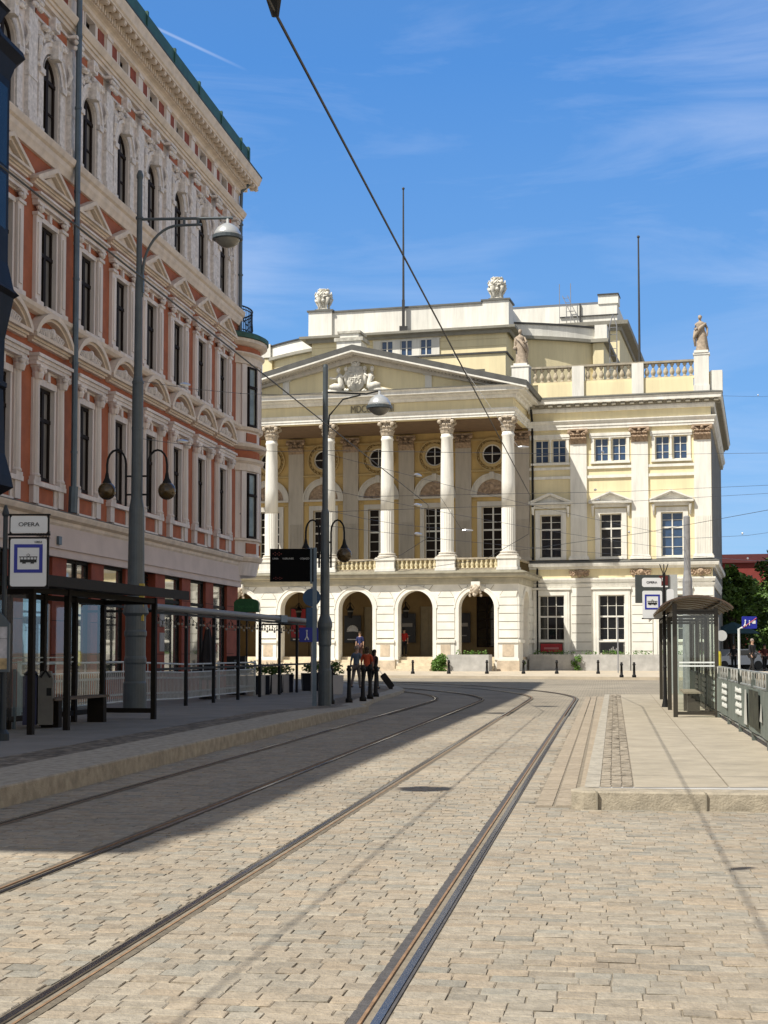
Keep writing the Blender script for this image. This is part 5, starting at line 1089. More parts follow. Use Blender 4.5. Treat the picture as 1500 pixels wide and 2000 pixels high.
m = MB(); m.lathe([(.25, 0), (.25, .62), (.225, .66), (.225, 1.02), (.24, 1.06), (.24, 1.14), (.22, 1.2), (.22, 1.6), (.24, 1.64), (.24, 1.72), (.22, 1.76), (.22, 2.05), (.28, 2.12), (.24, 2.32), (.18, 2.42)], 24); m.build('mast_base', GUN, t)
m = MB(); m.lathe([(.185, 2.4), (.165, 4.35), (.125, 4.6), (.12, 7.0), (.115, 7.15), (.09, 7.25), (.08, 9.3), (.062, 9.42), (.058, 11.6), (.075, 11.65), (.075, 11.7), (.04, 11.8)], 20)
for z in (4.35, 7.1, 6.1, 10.72): m.lathe([(.16 if z < 5 else .13 if z < 8 else .085, z), (.16 if z < 5 else .13 if z < 8 else .085, z+.05)], 16)
m.build('pole', GUN, t, smooth=False); m = MB(); m.tube([(0, 0, 10.72), (2.04, 0, 10.74)], .032, 8); m.build('lamp_arm', GUN, t); m = MB(); m.tube([(.07, 0, 9.0), (.08, 0, 9.5)]+[(.08+.80*(1-cos(R(9*q))), 0, 9.5+1.08*sin(R(9*q))) for q in range(1, 11)]+[(1.36, 0, 10.60)], .030, 8).tube([(.98, 0, 10.58), (.98, 0, 10.72)], .03, 6).tube([(1.28, 0, 10.6), (1.28, 0, 10.72)], .03, 6); m.box(.02, .11, -.05, .05, 9.1, 9.5); m.build('arm_brace', GUN, t)
dome_lamp(t, 1.93, 10.30)
for s in (-1, 1): globe_arm(t, s, 5.43, .14, .41)
m = MB(); m.box(.10, .20, -.16, -.05, 1.95, 2.75); m.build('yellow_plate', mat('yellow_label', (.45, .33, .04), .5), t)
t = thing('street_mast', 'tall dark mast with dome lamp and globes, standing before the opera portico', 'lamp mast', (-1.50, 36, .12), 0)
m = MB(); m.lathe([(.17, 0), (.17, .9), (.15, .95), (.15, 1.5), (.165, 1.55), (.165, 1.9), (.19, 2.0), (.19, 2.1), (.12, 2.3)], 16); m.build('mast_base', GUN, t)
m = MB(); m.lathe([(.12, 2.1), (.11, 4.9), (.075, 5.0), (.065, 8.65), (.05, 8.72)], 14); m.build('pole', GUN, t); m = MB(); m.tube([(0, 0, 8.0), (1.05, 0, 7.96), (1.4, 0, 8.05)], .024, 6); m.build('lamp_arm', BLK, t); m = MB(); m.tube([(.06, 0, 6.9), (.1, 0, 7.4), (.45, 0, 7.82), (.9, 0, 7.93)], .022, 6); m.build('arm_brace', BLK, t)
dome_lamp(t, 1.38, 7.62, .9)
for s in (-1, 1): globe_arm(t, s, 4.5, .05, .34)
t = thing('street_mast', 'plain light grey mast rising behind the right tram shelter', 'mast', (11.78, 55, .03)); m = MB(); m.lathe([(.22, 0), (.19, 4.2), (.13, 4.6), (.125, 6.7), (.06, 6.74)], 16); m.build('pole', GLV, t)
# --- display board on its post
t = thing('display_board', 'black electronic tram departure board fixed to a grey post, left of the tall dark mast', 'display board', (-1.72, 35.6, .12))
m = MB(); m.box(-.07, .03, -.07, .07, 0, 3.98); m.build('post', mat('blue_grey_steel', (.12, .16, .20), .45, .2, metal=.3), t); m = MB(); m.box(-1.14, -.05, -.10, .10, 3.13, 3.95); m.build('board_case', mat('matt_black_panel', (.004, .004, .005), .9, .1, spec=.1), t)
m = MB(); m.box(-.13, -.08, -.13, .13, 3.08, 3.98); m.build('bracket', ZN, t)
g_ = mat('grey_display_print', (.55, .55, .55), .5)
for s_, x, z in (('LINIA', -1.00, 3.70), ('KIERUNEK', -.68, 3.70), ('ODJAZD', -.27, 3.70)): lettering('display_text', s_, .062, g_, t, (x, -.105, z), ext=.001)
rd = mat('dim_red_led', (.25, .05, .04), .5); m = MB()
for k in range(5):
    for q in range(3):
        if (k+q) % 2: m.box(-1.07+.05*k, -1.05+.05*k, -.104, -.10, 3.78+.03*q, 3.80+.03*q); m.box(-1.05+.05*k, -1.03+.05*k, -.104, -.10, 3.18+.02*q, 3.195+.02*q)
m.build('led_dots', rd, t)
# --- stop signs
def tram_icon(t, cx, z, w, y, m_=KSG):
    m = MB(); m.box(cx-w*.42, cx+w*.42, y-.003, y, z-w*.13, z+w*.02).box(cx-w*.30, cx-w*.12, y-.003, y, z-w*.19, z-w*.13).box(cx+w*.12, cx+w*.30, y-.003, y, z-w*.19, z-w*.13).box(cx-w*.46, cx+w*.46, y-.003, y, z+w*.13, z+w*.17)
    for q in (-.42, -.25, -.08, .09, .26, .40): m.box(cx+w*q, cx+w*(q+.03), y-.003, y, z, z+w*.14)
    m.tube([(cx, y-.002, z+w*.17), (cx-w*.09, y-.002, z+w*.24), (cx, y-.002, z+w*.31), (cx+w*.09, y-.002, z+w*.24), (cx, y-.002, z+w*.17)], w*.013, 4); m.build('tram_symbol', m_, t)
def rounded(w, h, r, n=4):
    P = []
    for cx, cz, a in ((w/2-r, h/2-r, 0), (-w/2+r, h/2-r, 90), (-w/2+r, -h/2+r, 180), (w/2-r, -h/2+r, 270)):
        for k in range(n+1): q = R(a+90*k/n); P.append((cx+r*cos(q), cz+r*sin(q)))
    return P
def plate(name, cx, cz, w, h, y, th, mm, parent, r=.03): return MB().poly([(cx+x, y, cz+z) for x, z in rounded(w, h, r)], (0, th, 0)).build(name, mm, parent)
t = thing('stop_sign', 'dark stop pole with large OPERA plate and blue-framed tram sign before the terracotta house', 'tram stop sign', (-5.57, 20.8, .2))
m = MB(); m.lathe([(.10, 0), (.10, .1), (.055, .16), (.045, 1.2), (.06, 1.24), (.04, 1.3), (.035, 3.3), (.05, 3.34), (.02, 3.45)], 12).ball((0, 0, 3.32), .055, 8, 6); m.build('pole', mat('dark_blue_green_paint', (.018, .028, .038), .5, .2), t)
m = MB(); m.box(.04, .66, -.01, .02, 3.00, 3.03).box(.04, .66, -.01, .02, 3.295, 3.32).box(.06, .09, -.01, .02, 3.02, 3.3).box(.615, .645, -.01, .02, 3.02, 3.3).box(.05, .645, -.01, .02, 2.22, 2.25).box(.05, .645, -.01, .02, 2.955, 2.98).box(.05, .08, -.01, .02, 2.24, 2.96).box(.615, .645, -.01, .02, 2.24, 2.96); m.build('sign_frame', BLK, t)
plate('name_plate', .353, 3.16, .54, .25, -.03, .02, WSG, t, .035); plate('stop_plate', .35, 2.60, .53, .70, -.03, .02, WSG, t, .035)
lettering('stop_name', 'OPERA', .085, KSG, t, (.353, -.033, 3.16)).scale = (1.18, 1, 1); lettering('stop_number', '10854', .045, KSG, t, (.49, -.033, 2.90))
m = MB()
for a, b, c, d in ((.14, .56, 2.82, 2.87), (.14, .56, 2.45, 2.50), (.14, .19, 2.50, 2.82), (.51, .56, 2.50, 2.82)): m.box(a, b, -.034, -.030, c, d)
m.build('blue_frame', BSG, t); tram_icon(t, .35, 2.64, .29, -.033)
m = MB(); m.box(-.42, -.08, -.02, .01, 2.3, 2.95); m.build('side_plate', mat('pale_blue_sheet', (.35, .42, .5), .5), t)
tb = thing('timetable_case', 'framed timetable case on a dark ornamented post under the left stop sign', 'timetable', (-5.70, 20.6, .2))
m = MB(); m.box(-.30, .27, -.03, .03, 1.0, 1.04).box(-.30, .27, -.03, .03, 1.66, 1.70).box(-.30, -.27, -.03, .03, 1.04, 1.66).box(.24, .27, -.03, .03, 1.04, 1.66).lathe([(.10, 0), (.09, .9), (.05, 1.0)], 10); m.poly([(-.30, -.02, 1.70), (.27, -.02, 1.70), (.14, -.02, 1.86), (.06, -.02, 1.94), (-.10, -.02, 1.94), (-.17, -.02, 1.86)], (0, .04, 0)); m.build('case_frame', GUN, tb)
MB().box(-.27, .24, -.015, .0, 1.20, 1.66).build('timetable_sheet', mat('printed_timetable_sheet', (.55, .53, .55), .5, .25, 14), tb); MB().box(-.27, .24, -.016, .0, 1.04, 1.20).build('route_map', mat('tan_route_map', (.50, .36, .18), .5, .4, 12), tb); MB().box(-.02, -.015, -.018, -.016, 1.05, 1.65).box(.10, .24, -.018, -.016, 1.48, 1.485).build('sheet_lines', KSG, tb)
t = thing('stop_sign', 'stop pole with small OPERA plate and tram sign left of the right shelter roof', 'tram stop sign', (6.72, 34, .17))
m = MB(); m.lathe([(.09, 0), (.05, .2), (.035, .9), (.05, .95), (.032, 1.0), (.03, 3.2)], 10); 
for a in (-.10, 0, .10): m.tube([(0, 0, 3.15), (a*.6, 0, 3.3), (a, 0, 3.42)], .012, 4)
m.ball((0, 0, 3.18), .04, 7, 5); m.build('pole', BLK, t)
plate('name_plate', -.30, 2.98, .46, .22, -.03, .02, WSG, t, .05); plate('stop_plate', -.29, 2.45, .47, .66, -.03, .02, WSG, t, .04); lettering('stop_name', 'OPERA', .075, KSG, t, (-.30, -.033, 2.98)).scale = (1.12, 1, 1)
m = MB()
for a, b, c, d in ((-.47, -.11, 2.65, 2.69), (-.47, -.11, 2.33, 2.37), (-.47, -.43, 2.37, 2.65), (-.15, -.11, 2.37, 2.65)): m.box(a, b, -.034, -.030, c, d)
m.build('blue_frame', BSG, t); tram_icon(t, -.29, 2.49, .26, -.033); plate('line_plate', .14, 2.6, .17, .44, -.03, .02, WSG, t, .05); lettering('line_number', '10', .06, KSG, t, (.14, -.033, 2.5))
m = MB(); m.box(-.54, .25, .0, .02, 2.10, 2.13); m.build('sign_frame', BLK, t)
t = thing('display_board', 'back of a dark display board on a grey post behind the right stop sign', 'display board', (9.05, 45, .17))
m = MB(); m.box(.0, .26, -.06, .06, 0, 3.76); m.build('post', mat('pale_grey_post', (.42, .44, .45), .5, .15), t); m = MB(); m.box(-1.06, 0, -.09, .09, 2.86, 3.75); m.build('board_case', mat('dark_slate_case', (.045, .055, .055), .5), t)
MB().box(-.33, -.05, -.10, -.09, 3.42, 3.72).build('red_notice', mat('dark_red_notice', (.10, .01, .008), .5), t); lettering('notice_mark', 'N', .16, WSG, t, (-.19, -.103, 3.60)); MB().box(-.34, -.05, -.10, -.09, 3.36, 3.40).build('notice_strip', WSG, t)
# --- tram shelters
def shelter_left():
    p0, p1 = Vector((-5.24, 23.5)), Vector((-4.42, 27.3)); d = (p1-p0).normalized(); ang = math.atan2(d.y, d.x); Ls = (p1-p0).length
    t = thing('tram_shelter', 'dark brown glazed tram shelter with flat roof, in front of the shopfront on the left', 'tram shelter', (p0.x, p0.y, .2), ang)
    # local x along street, +y away from the track
    D = 1.05
    for (x, y) in ((0, 0), (Ls, 0), (0, D), (Ls, D), (1.3, D), (2.6, D), (-1.3, D), (-1.3, .0)):
        m = MB(); m.box(x-.045, x+.045, y-.045, y+.045, 0, 2.32); m.build('post', BRN, t)
    m = MB()
    for x0, x1, y0, y1, z in ((-1.3, Ls, D-.03, D+.03, 2.2), (-1.3, Ls, D-.03, D+.03, .12), (-1.3, Ls, -.03, .03, 2.22), (-1.33, -1.27, 0, D, 2.2), (Ls-.03, Ls+.03, 0, D, .12), (Ls-.03, Ls+.03, 0, D, 2.2)): m.box(x0, x1, y0, y1, z, z+.09)
    m.build('frame_rail', BRN, t)
    m = MB(); m.poly([(-1.75, -.45, 2.36), (Ls+.55, -.45, 2.36), (Ls+.55, -.45, 2.44), (-1.75, -.45, 2.44)], (0, 1.8, .06)).box(-1.77, Ls+.57, -.50, -.45, 2.30, 2.47); m.build('roof', BRN, t)
    m = MB()
    for a, b in ((-1.25, -.05), (.05, 1.25), (1.35, 2.55), (2.65, Ls-.05)): m.quad((a, D, .22), (b, D, .22), (b, D, 2.19), (a, D, 2.19))
    m.quad((-1.3, .1, .22), (-1.3, D-.05, .22), (-1.3, D-.05, 2.19), (-1.3, .1, 2.19)); m.build('pane', GLA, t)
    m = MB(); m.box(-1.25, 2.5, D-.02, D-.01, 1.18, 1.20).box(-1.25, 2.5, D-.02, D-.01, 1.10, 1.12); m.build('glass_marking', mat('pale_blue_film', (.35, .42, .45), .5), t)
    b = thing('bench', 'dark slatted bench under the left tram shelter roof', 'bench', (0, 0, 0)); b.location = t.matrix_basis @ Vector((0, 0, 0)) if False else (p0.x+d.x*.55-d.y*.62, p0.y+d.y*.55+d.x*.62, .2); b.rotation_euler = (0, 0, ang)
    m = MB(); 
    for q in range(3): m.box(0, 2.3, -.16+.12*q, -.06+.12*q, .46, .50)
    m.build('seat', mat('weathered_bench_wood', (.11, .085, .065), .7, .3, 8), b)
    for x in (.15, 2.05): m = MB(); m.box(x, x+.14, -.15, .17, 0, .46); m.build('leg', BRN, b)
shelter_left()
t = thing('litter_bin', 'dark blue and grey double litter bin beside the left shelter', 'litter bin', (-5.87, 24.2, .2), TH)
m = MB(); m.box(-.25, -.02, -.18, .18, .06, .88).lathe([(.12, .88), (.10, .95), (.05, .98)], 10, (-.13, 0, 0)); m.build('bin_body', mat('dark_blue_bin', (.012, .012, .06), .5, .2), t); m = MB(); m.box(0, .24, -.18, .18, .06, .84); m.poly([(0, -.18, .84), (.24, -.18, .84), (.20, -.18, .96), (.04, -.18, .96)], (0, .36, 0)); m.build('bin_body', mat('grey_brown_bin', (.15, .14, .125), .6, .2), t)
m = MB(); m.box(-.24, -.02, -.20, -.02, .90, .93).tube([(.04, -.19, .86), (.12, -.2, .98), (.20, -.19, .86)], .02, 5).box(.14, .22, -.185, -.18, .55, .68); m.build('bin_opening', BLK, t); m = MB(); m.tube([(-.38, -.25, 0), (-.38, -.25, 1.0)], .03, 6); m.build('bin_post', ZN, t)
def shelter_right():
    p0, p1 = Vector((5.9, 28.8)), Vector((7.68, 39.4)); d = (p1-p0).normalized(); ang = math.atan2(d.y, d.x); Ls = (p1-p0).length; D = .82
    t = thing('tram_shelter', 'glass tram shelter with curved brown roof on the sunny right platform', 'tram shelter', (p0.x, p0.y, .17), ang)
    pm = mat('dark_bronze_steel', (.035, .03, .022), .4, .2, 4)
    n = 4
    for k in range(n):
        x = Ls*k/(n-1)
        m = MB(); m.box(x-.045, x+.045, -.045, .045, 0, 2.22 if k else 2.3); m.build('post', pm, t); m = MB(); m.box(x-.04, x+.04, -D-.04, -D+.04, 0, 2.2); m.build('post', pm, t)
        m = MB(); m.box(x-.03, x+.03, -D, 0, 2.08, 2.14); m.build('frame_rail', pm, t)
    for k in range(1, 8): x = Ls*(k-.0)/8; m = MB(); m.box(x-.02, x+.02, -D-.02, -D+.02, 0, 2.14); m.build('mullion', mat('bronze_mullion', (.16, .15, .12), .4, metal=.4), t)
    m = MB(); m.box(0, Ls, -D-.03, -D+.03, 2.10, 2.17).box(0, Ls, -D-.03, -D+.03, .05, .12).box(-.03, .03, -D, 0, .05, .11).box(0, Ls, -.03, .03, 2.10, 2.16).box(-.03, .03, -D, 0, 2.12, 2.18); m.build('frame_rail', pm, t)
    # vaulted roof
    m = MB(); x0, x1 = -.35, Ls+.3; A = [(-.41-.73*cos(pi*(.14+.72*k/14))/cos(pi*.14), 2.18+.25*(sin(pi*(.14+.72*k/14))-sin(pi*.14))/(1-sin(pi*.14))*.98) for k in range(15)]
    for k in range(14):
        (ya, za), (yb, zb) = A[k], A[k+1]; m.poly([(x0, ya, za), (x0, yb, zb), (x0, yb, zb+.035), (x0, ya, za+.035)], (x1-x0, 0, 0))
    m.build('roof', mat('brown_shelter_roof', (.085, .055, .04), .35, .2, 3), t)
    k = 0.0; j = 0
    while k <= Ls:
        m = MB(); m.tube([(k, y, z-.03) for y, z in A], .012, 5); m.build('roof_rib', mat('tan_roof_rib', (.22, .16, .10), .5), t); k += Ls/9
    m = MB()
    for y, z in (A[3], A[11]): m.box(x0, x1, y-.02, y+.02, z-.05, z-.01)
    m.build('roof_purlin', pm, t)
    m = MB(); m.quad((0, -D+.04, .12), (0, -.05, .12), (0, -.05, 2.12), (0, -D+.04, 2.12)); m.build('pane', GLA, t)
    m = MB(); m.quad((.05, -D, .12), (Ls-.05, -D, .12), (Ls-.05, -D, 2.1), (.05, -D, 2.1)).quad((Ls, -D+.04, .12), (Ls, -.05, .12), (Ls, -.05, 2.12), (Ls, -D+.04, 2.12)); m.build('pane', GLA, t)
    m = MB()
    for z in (1.02, 1.09): m.box(-.012, -.004, -D+.04, -.05, z, z+.03)
    m.box(-.012, -.004, -D+.15, -.42, 1.65, 1.71).box(.0, .004, -.44, -.40, 1.2, 2.0) if False else None; m.build('glass_marking', mat('white_glass_film', (.72, .76, .76), .5), t)
    b = thing('bench', 'small bench seen through the end glass of the right tram shelter', 'bench', (p0.x+d.x*1.2+d.y*.42, p0.y+d.y*1.2-d.x*.42, .17), ang)
    m = MB(); m.box(0, 2.2, -.2, .2, .44, .48); m.build('seat', mat('pale_brown_bench_wood', (.30, .25, .19), .7, .25, 8), b)  # seat in pale brown wood
    for x in (.1, 1.9): m = MB(); m.box(x, x+.16, -.13, .13, 0, .44); m.build('leg', pm, b)
shelter_right()
# --- left railing
def railing(pts, lab, h=1.05):
    t = thing('street_railing', lab, 'railing', (pts[0][0], pts[0][1], pts[0][2])); o = Vector(pts[0])
    for p in pts:
        q = Vector(p)-o; m = MB(); m.box(q.x-.035, q.x+.035, q.y-.035, q.y+.035, q.z-.03, q.z+h+.06); m.build('post', GAL, t)
    for a, b in zip(pts, pts[1:]):
        a, b = Vector(a)-o, Vector(b)-o; L_ = (b-a).length; m = MB()
        for z, r in ((h, .025), (h-.22, .022), (.14, .022)): m.tube([a+Vector((0, 0, z)), b+Vector((0, 0, z))], r, 6)
        n = int(L_/.125)
        for k in range(1, n):
            p = a.lerp(b, k/n); m.tube([p+Vector((0, 0, .14)), p+Vector((0, 0, h-.22))], .013, 4)
            if k % 9 == 4: m.tube([p+Vector((0, 0, h-.22)), p+Vector((0, 0, h))], .014, 4)
        for k in range(1, n):
            p = a.lerp(b, k/n)
            for z in (.28, .66): m.box(p.x-.02, p.x+.02, p.y-.02, p.y+.02, p.z+z, p.z+z+.05)
        m.build('railing_panel', GAL, t)
def rp(px_, y, z=.2): return ((px_-750)/2770*y, y, z)
railing([(-8.4, 21.5, .2), (-7.9, 24.5, .2), (-7.45, 27.0, .2)], 'pale grey steel railing at the left edge, behind the litter bin')
railing([(-7.05, 27.5, .2), (-6.55, 30.2, .2), (-6.0, 33.2, .2), (-5.33, 38.3, .1), (-4.84, 41.6, .1), (-4.12, 45.3, .1)], 'pale grey steel railing running from the shelter past the thick mast to the flower boxes')
# --- cafe terrace frame
def pergola():
    p0, p1 = Vector((-5.35, 33.5)), Vector((-2.45, 50.0)); d = (p1-p0).normalized(); ang = math.atan2(d.y, d.x); Ls = (p1-p0).length
    t = thing('terrace_canopy', 'black-posted terrace frame with a long grey roller-awning beam beside the shopfront', 'terrace frame', (p0.x, p0.y, .12), ang)
    bm = mat('grey_awning_cassette', (.17, .17, .17), .5, .1)
    for a, b in ((-.3, Ls*.70), (Ls*.73, Ls+.1)): m = MB(); m.lathe([(.085, a), (.085, b)], 12); m.v = [(z, x, y+2.42) for x, y, z in m.v]; m.build('awning_beam', bm, t)
    m = MB(); m.box(Ls*.69, Ls*.74, -.1, .1, 2.31, 2.53); m.build('beam_joint', ZN, t)
    for k in range(8):
        x = Ls*k/7.; m = MB(); m.box(x-.04, x+.04, .02, .10, 0, 2.35); m.build('post', BLK, t)
    for k in range(4): x = Ls*(k+.3)/4.; m = MB(); m.box(x-.035, x+.035, 1.9, 1.97, 0, 2.6); m.build('post', BLK, t)
    m = MB(); m.box(0, Ls, .03, .09, .92, .98).box(0, Ls, .03, .09, 2.27, 2.33).box(0, .06, 0, 1.9, 2.3, 2.36).box(Ls-.06, Ls, 0, 1.9, 2.3, 2.36).box(0, Ls, 1.9, 1.96, 2.5, 2.56); m.build('frame_rail', BLK, t)
    m = MB(); g = []; x = .1
    while x < Ls-.2:
        s = .9; m.tube([(x+s*q/6, .06, 2.25-.14*sin(pi*q/6)) for q in range(7)], .008, 4)
        for q in (1, 3, 5): m.tube([(x+s*q/6, .06, 2.25-.14*sin(pi*q/6)), (x+s*q/6, .06, 2.17-.14*sin(pi*q/6))], .014, 4); g.append(MB().ball((x+s*q/6, .06, 2.13-.14*sin(pi*q/6)), .035, 7, 5))
        x += s
    lc = m.build('light_string', BLK, t)
    for q in g: q.build('bulb', LENS, lc)
pergola()
t = thing('heater_cabinet', 'stack of black crates standing at the far end of the terrace', 'crates', (-4.62, 44.5, .12)); m = MB()
for k in range(4): m.box(-.28, .28, -.25, .25, .02+.31*k, .30+.31*k)
m.build('crate_stack', BLK, t); m = MB()
for k in range(4): m.box(-.05, .05, -.262, -.25, .13+.31*k, .19+.31*k)
m.build('crate_handles', GUN, t)
t = thing('closed_parasol', 'closed dark parasol in front of the shopfront windows', 'parasol', (-5.15, 41.5, .12)); m = MB(); m.lathe([(.26, .55), (.22, .8), (.16, 1.6), (.08, 2.0), (.03, 2.1)], 12, flute=.25); m.build('folded_cover', mat('dark_parasol_cloth', (.015, .013, .016), .8), t); m = MB(); m.lathe([(.25, 0), (.25, .06), (.03, .08), (.03, .7)], 10); m.build('stand', BLK, t)
t = thing('green_awning', 'dark green rounded awning with faint lettering above the far end of the terrace', 'awning', (-4.98, 51.5, 2.92)); gm_ = mat('dark_green_cloth', (.008, .085, .022), .7, .2, 3)
m = MB(); A = [(-.46+.02*k if k < 3 else -.46+.04*k, 0) for k in range(2)]; m.poly([(-.44, -.3, 0), (.44, -.3, 0), (.44, -.3, .34), (.36, -.3, .44), (.2, -.3, .48), (-.2, -.3, .48), (-.36, -.3, .44), (-.44, -.3, .34)], (0, .6, 0)); m.build('awning_cloth', gm_, t); lettering('awning_text', 'ogródek', .17, mat('lighter_green_print', (.03, .16, .05), .7), t, (0, -.302, .2)); m = MB(); m.box(-.03, .03, -.03, .03, -2.8, 0); m.build('stand', BLK, t)
# --- flower boxes
fb = [(-4.02, 45.6, 0), (-3.72, 46.9, 1), (-3.44, 48.2, 2), (-2.55, 50.3, 3), (-2.18, 51.8, 4), (-1.72, 46.5, 5)]
fl = ['light grey flower box next to the end of the pale railing', 'grey flower box, second from the end of the pale railing', 'grey flower box, third from the end of the pale railing', 'dark blue flower box behind the terrace corner post', 'flower box close behind the grey display post', 'light flower box with a dark leafy plant right of the tall dark mast']
for (x, y, i), lab in zip(fb, fl):
    t = thing('flower_box', lab, 'planter', (x, y, gz(y)+.1), TH, group='tall flower boxes at the terrace corner'); m = MB(); m.poly([(-.33, -.28, 0), (.33, -.28, 0), (.37, -.30, .62), (-.37, -.30, .62)], (0, .56, 0)); m.build('box', mat('light_grey_box', (.42, .41, .42), .7, .1) if i in (0, 1, 2, 5) else NAV, t)
    if i in (0, 1, 2): m = MB(); m.box(-.16, .0, -.315, -.30, .02, .62).box(.2, .33, -.315, -.30, .02, .62); m.build('dark_stripe', NAV, t)
    m = MB(); tn = []
    for k in range(6): leafblob(m, tn, (random.uniform(-.3, .3), random.uniform(-.2, .2), .72+random.uniform(0, .22)), .2, 45, .06)
    tinted(m, 'foliage', LEAF, tn, 1).parent = t; m = MB()
    for k in range(12): m.ball((random.uniform(-.35, .35), random.uniform(-.25, .1), .78+random.uniform(0, .25)), .022, 5, 4)
    if i < 5: m.build('flowers', FLO, t)
t = thing('hanging_lamp', 'round street lamp hung on a span wire over the near tracks', 'street lamp', (-4.91, 11.61, 9.0)); m = MB(); m.lathe([(.05, .2), (.28, .06), (.30, 0), (.22, -.08)], 16); m.build('lamp_hood', GUN, t); m = MB(); m.tube([(-7.5, .8, .9), (0, 0, .2), (13, -2.2, 1.4)], .012, 5); m.build('span_wire', BLK, t)
# --- bollards by the corner kerb
b2 = bollard(1.02)
bl = ['black bollard just right of the tall dark mast', 'black bollard standing alone between mast and walking group', 'black bollard directly in front of the person in orange', 'black bollard just right of the person in orange', 'black bollard furthest right, beside the suitcase', 'black bollard half hidden behind the tall dark mast base']
for (px_, y), lab in zip(((647, 37.6), (682, 38.8), (709, 40.0), (723, 41.8), (734, 43.8), (629.5, 38.3)), bl):
    o = put('bollard', b2, None, ((px_-750)/2770*y, y, .1)); tag(o, lab, 'bollard', 'bollards along the corner kerb')
# --- blue traffic signs
t = thing('traffic_sign', 'blue pedestrian sign and round sign back, left of the tall dark mast', 'traffic sign', (-2.42, 47.5, .1)); m = MB(); m.tube([(0, 0, 0), (0, 0, 3.55)], .03, 6); m.build('post', GLV, t)
db = mat('dim_blue_sheet', (.02, .07, .16), .5, .3); m = MB(); m.lathe([(.30, -.01), (.30, .01)], 20, (0, 0, 0)); m.v = [(x+.0, z-.05, y+3.2) for x, y, z in m.v]; m.build('round_plate', db, t); MB().box(-.18, .18, -.06, -.04, 1.9, 2.86).build('blue_plate', db, t); plate('pedestrian_plate', -.05, 1.95, .72, .48, -.08, .02, BSG, t, .04)
m = MB(); m.ball((-.16, -.085, 2.08), .035, 6, 5).tube([(-.16, -.085, 2.04), (-.16, -.085, 1.9), (-.22, -.085, 1.78)], .02, 5).tube([(-.16, -.085, 1.9), (-.10, -.085, 1.78)], .02, 5).ball((.1, -.085, 2.05), .03, 6, 5).tube([(.1, -.085, 2.02), (.1, -.085, 1.8)], .02, 5); m.build('pictogram', WSG, t)
t = thing('traffic_sign', 'blue residential zone sign on a bent white post behind the banner fence', 'traffic sign', (17.5, 70, .3)); m = MB(); m.tube([(0, 0, 0), (0, 0, 2.3), (.18, 0, 2.38)], .06, 6); m.build('post', mat('white_painted_post', (.66, .68, .66), .5), t); plate('blue_plate', .52, 2.62, .74, .60, -.03, .03, BSG, t, .05)
m = MB(); m.ball((.32, -.04, 2.72), .04, 6, 5).tube([(.32, -.04, 2.68), (.30, -.04, 2.55), (.24, -.04, 2.44)], .028, 5).tube([(.3, -.04, 2.55), (.37, -.04, 2.44)], .028, 5).ball((.52, -.04, 2.70), .03, 6, 5).tube([(.52, -.04, 2.66), (.52, -.04, 2.48)], .025, 5).box(.66, .82, -.045, -.035, 2.56, 2.72).box(.55, .63, -.045, -.035, 2.6, 2.64); m.build('pictogram', WSG, t); m = MB(); m.tube([(.22, -.05, 2.38), (.86, -.05, 2.84)], .015, 4); m.build('red_bar', mat('red_sign_paint', (.5, .02, .02), .5), t)
t = thing('traffic_sign', 'round white sign back on a pale post with a yellow sleeve', 'traffic sign', (11.76, 50, .1)); m = MB(); m.tube([(0, 0, 0), (0, 0, 2.6)], .045, 6); m.build('post', GLV, t); m = MB(); m.lathe([(.19, -.01), (.19, .01)], 20); m.v = [(x+.12, z-.05, y+1.95) for x, y, z in m.v]; m.build('round_plate', mat('pale_grey_sheet', (.5, .53, .55), .4), t); m = MB(); m.lathe([(.10, .85), (.11, .95), (.11, 1.3), (.09, 1.4)], 10); m.build('yellow_sleeve', mat('yellow_plastic', (.62, .55, .04), .5), t)
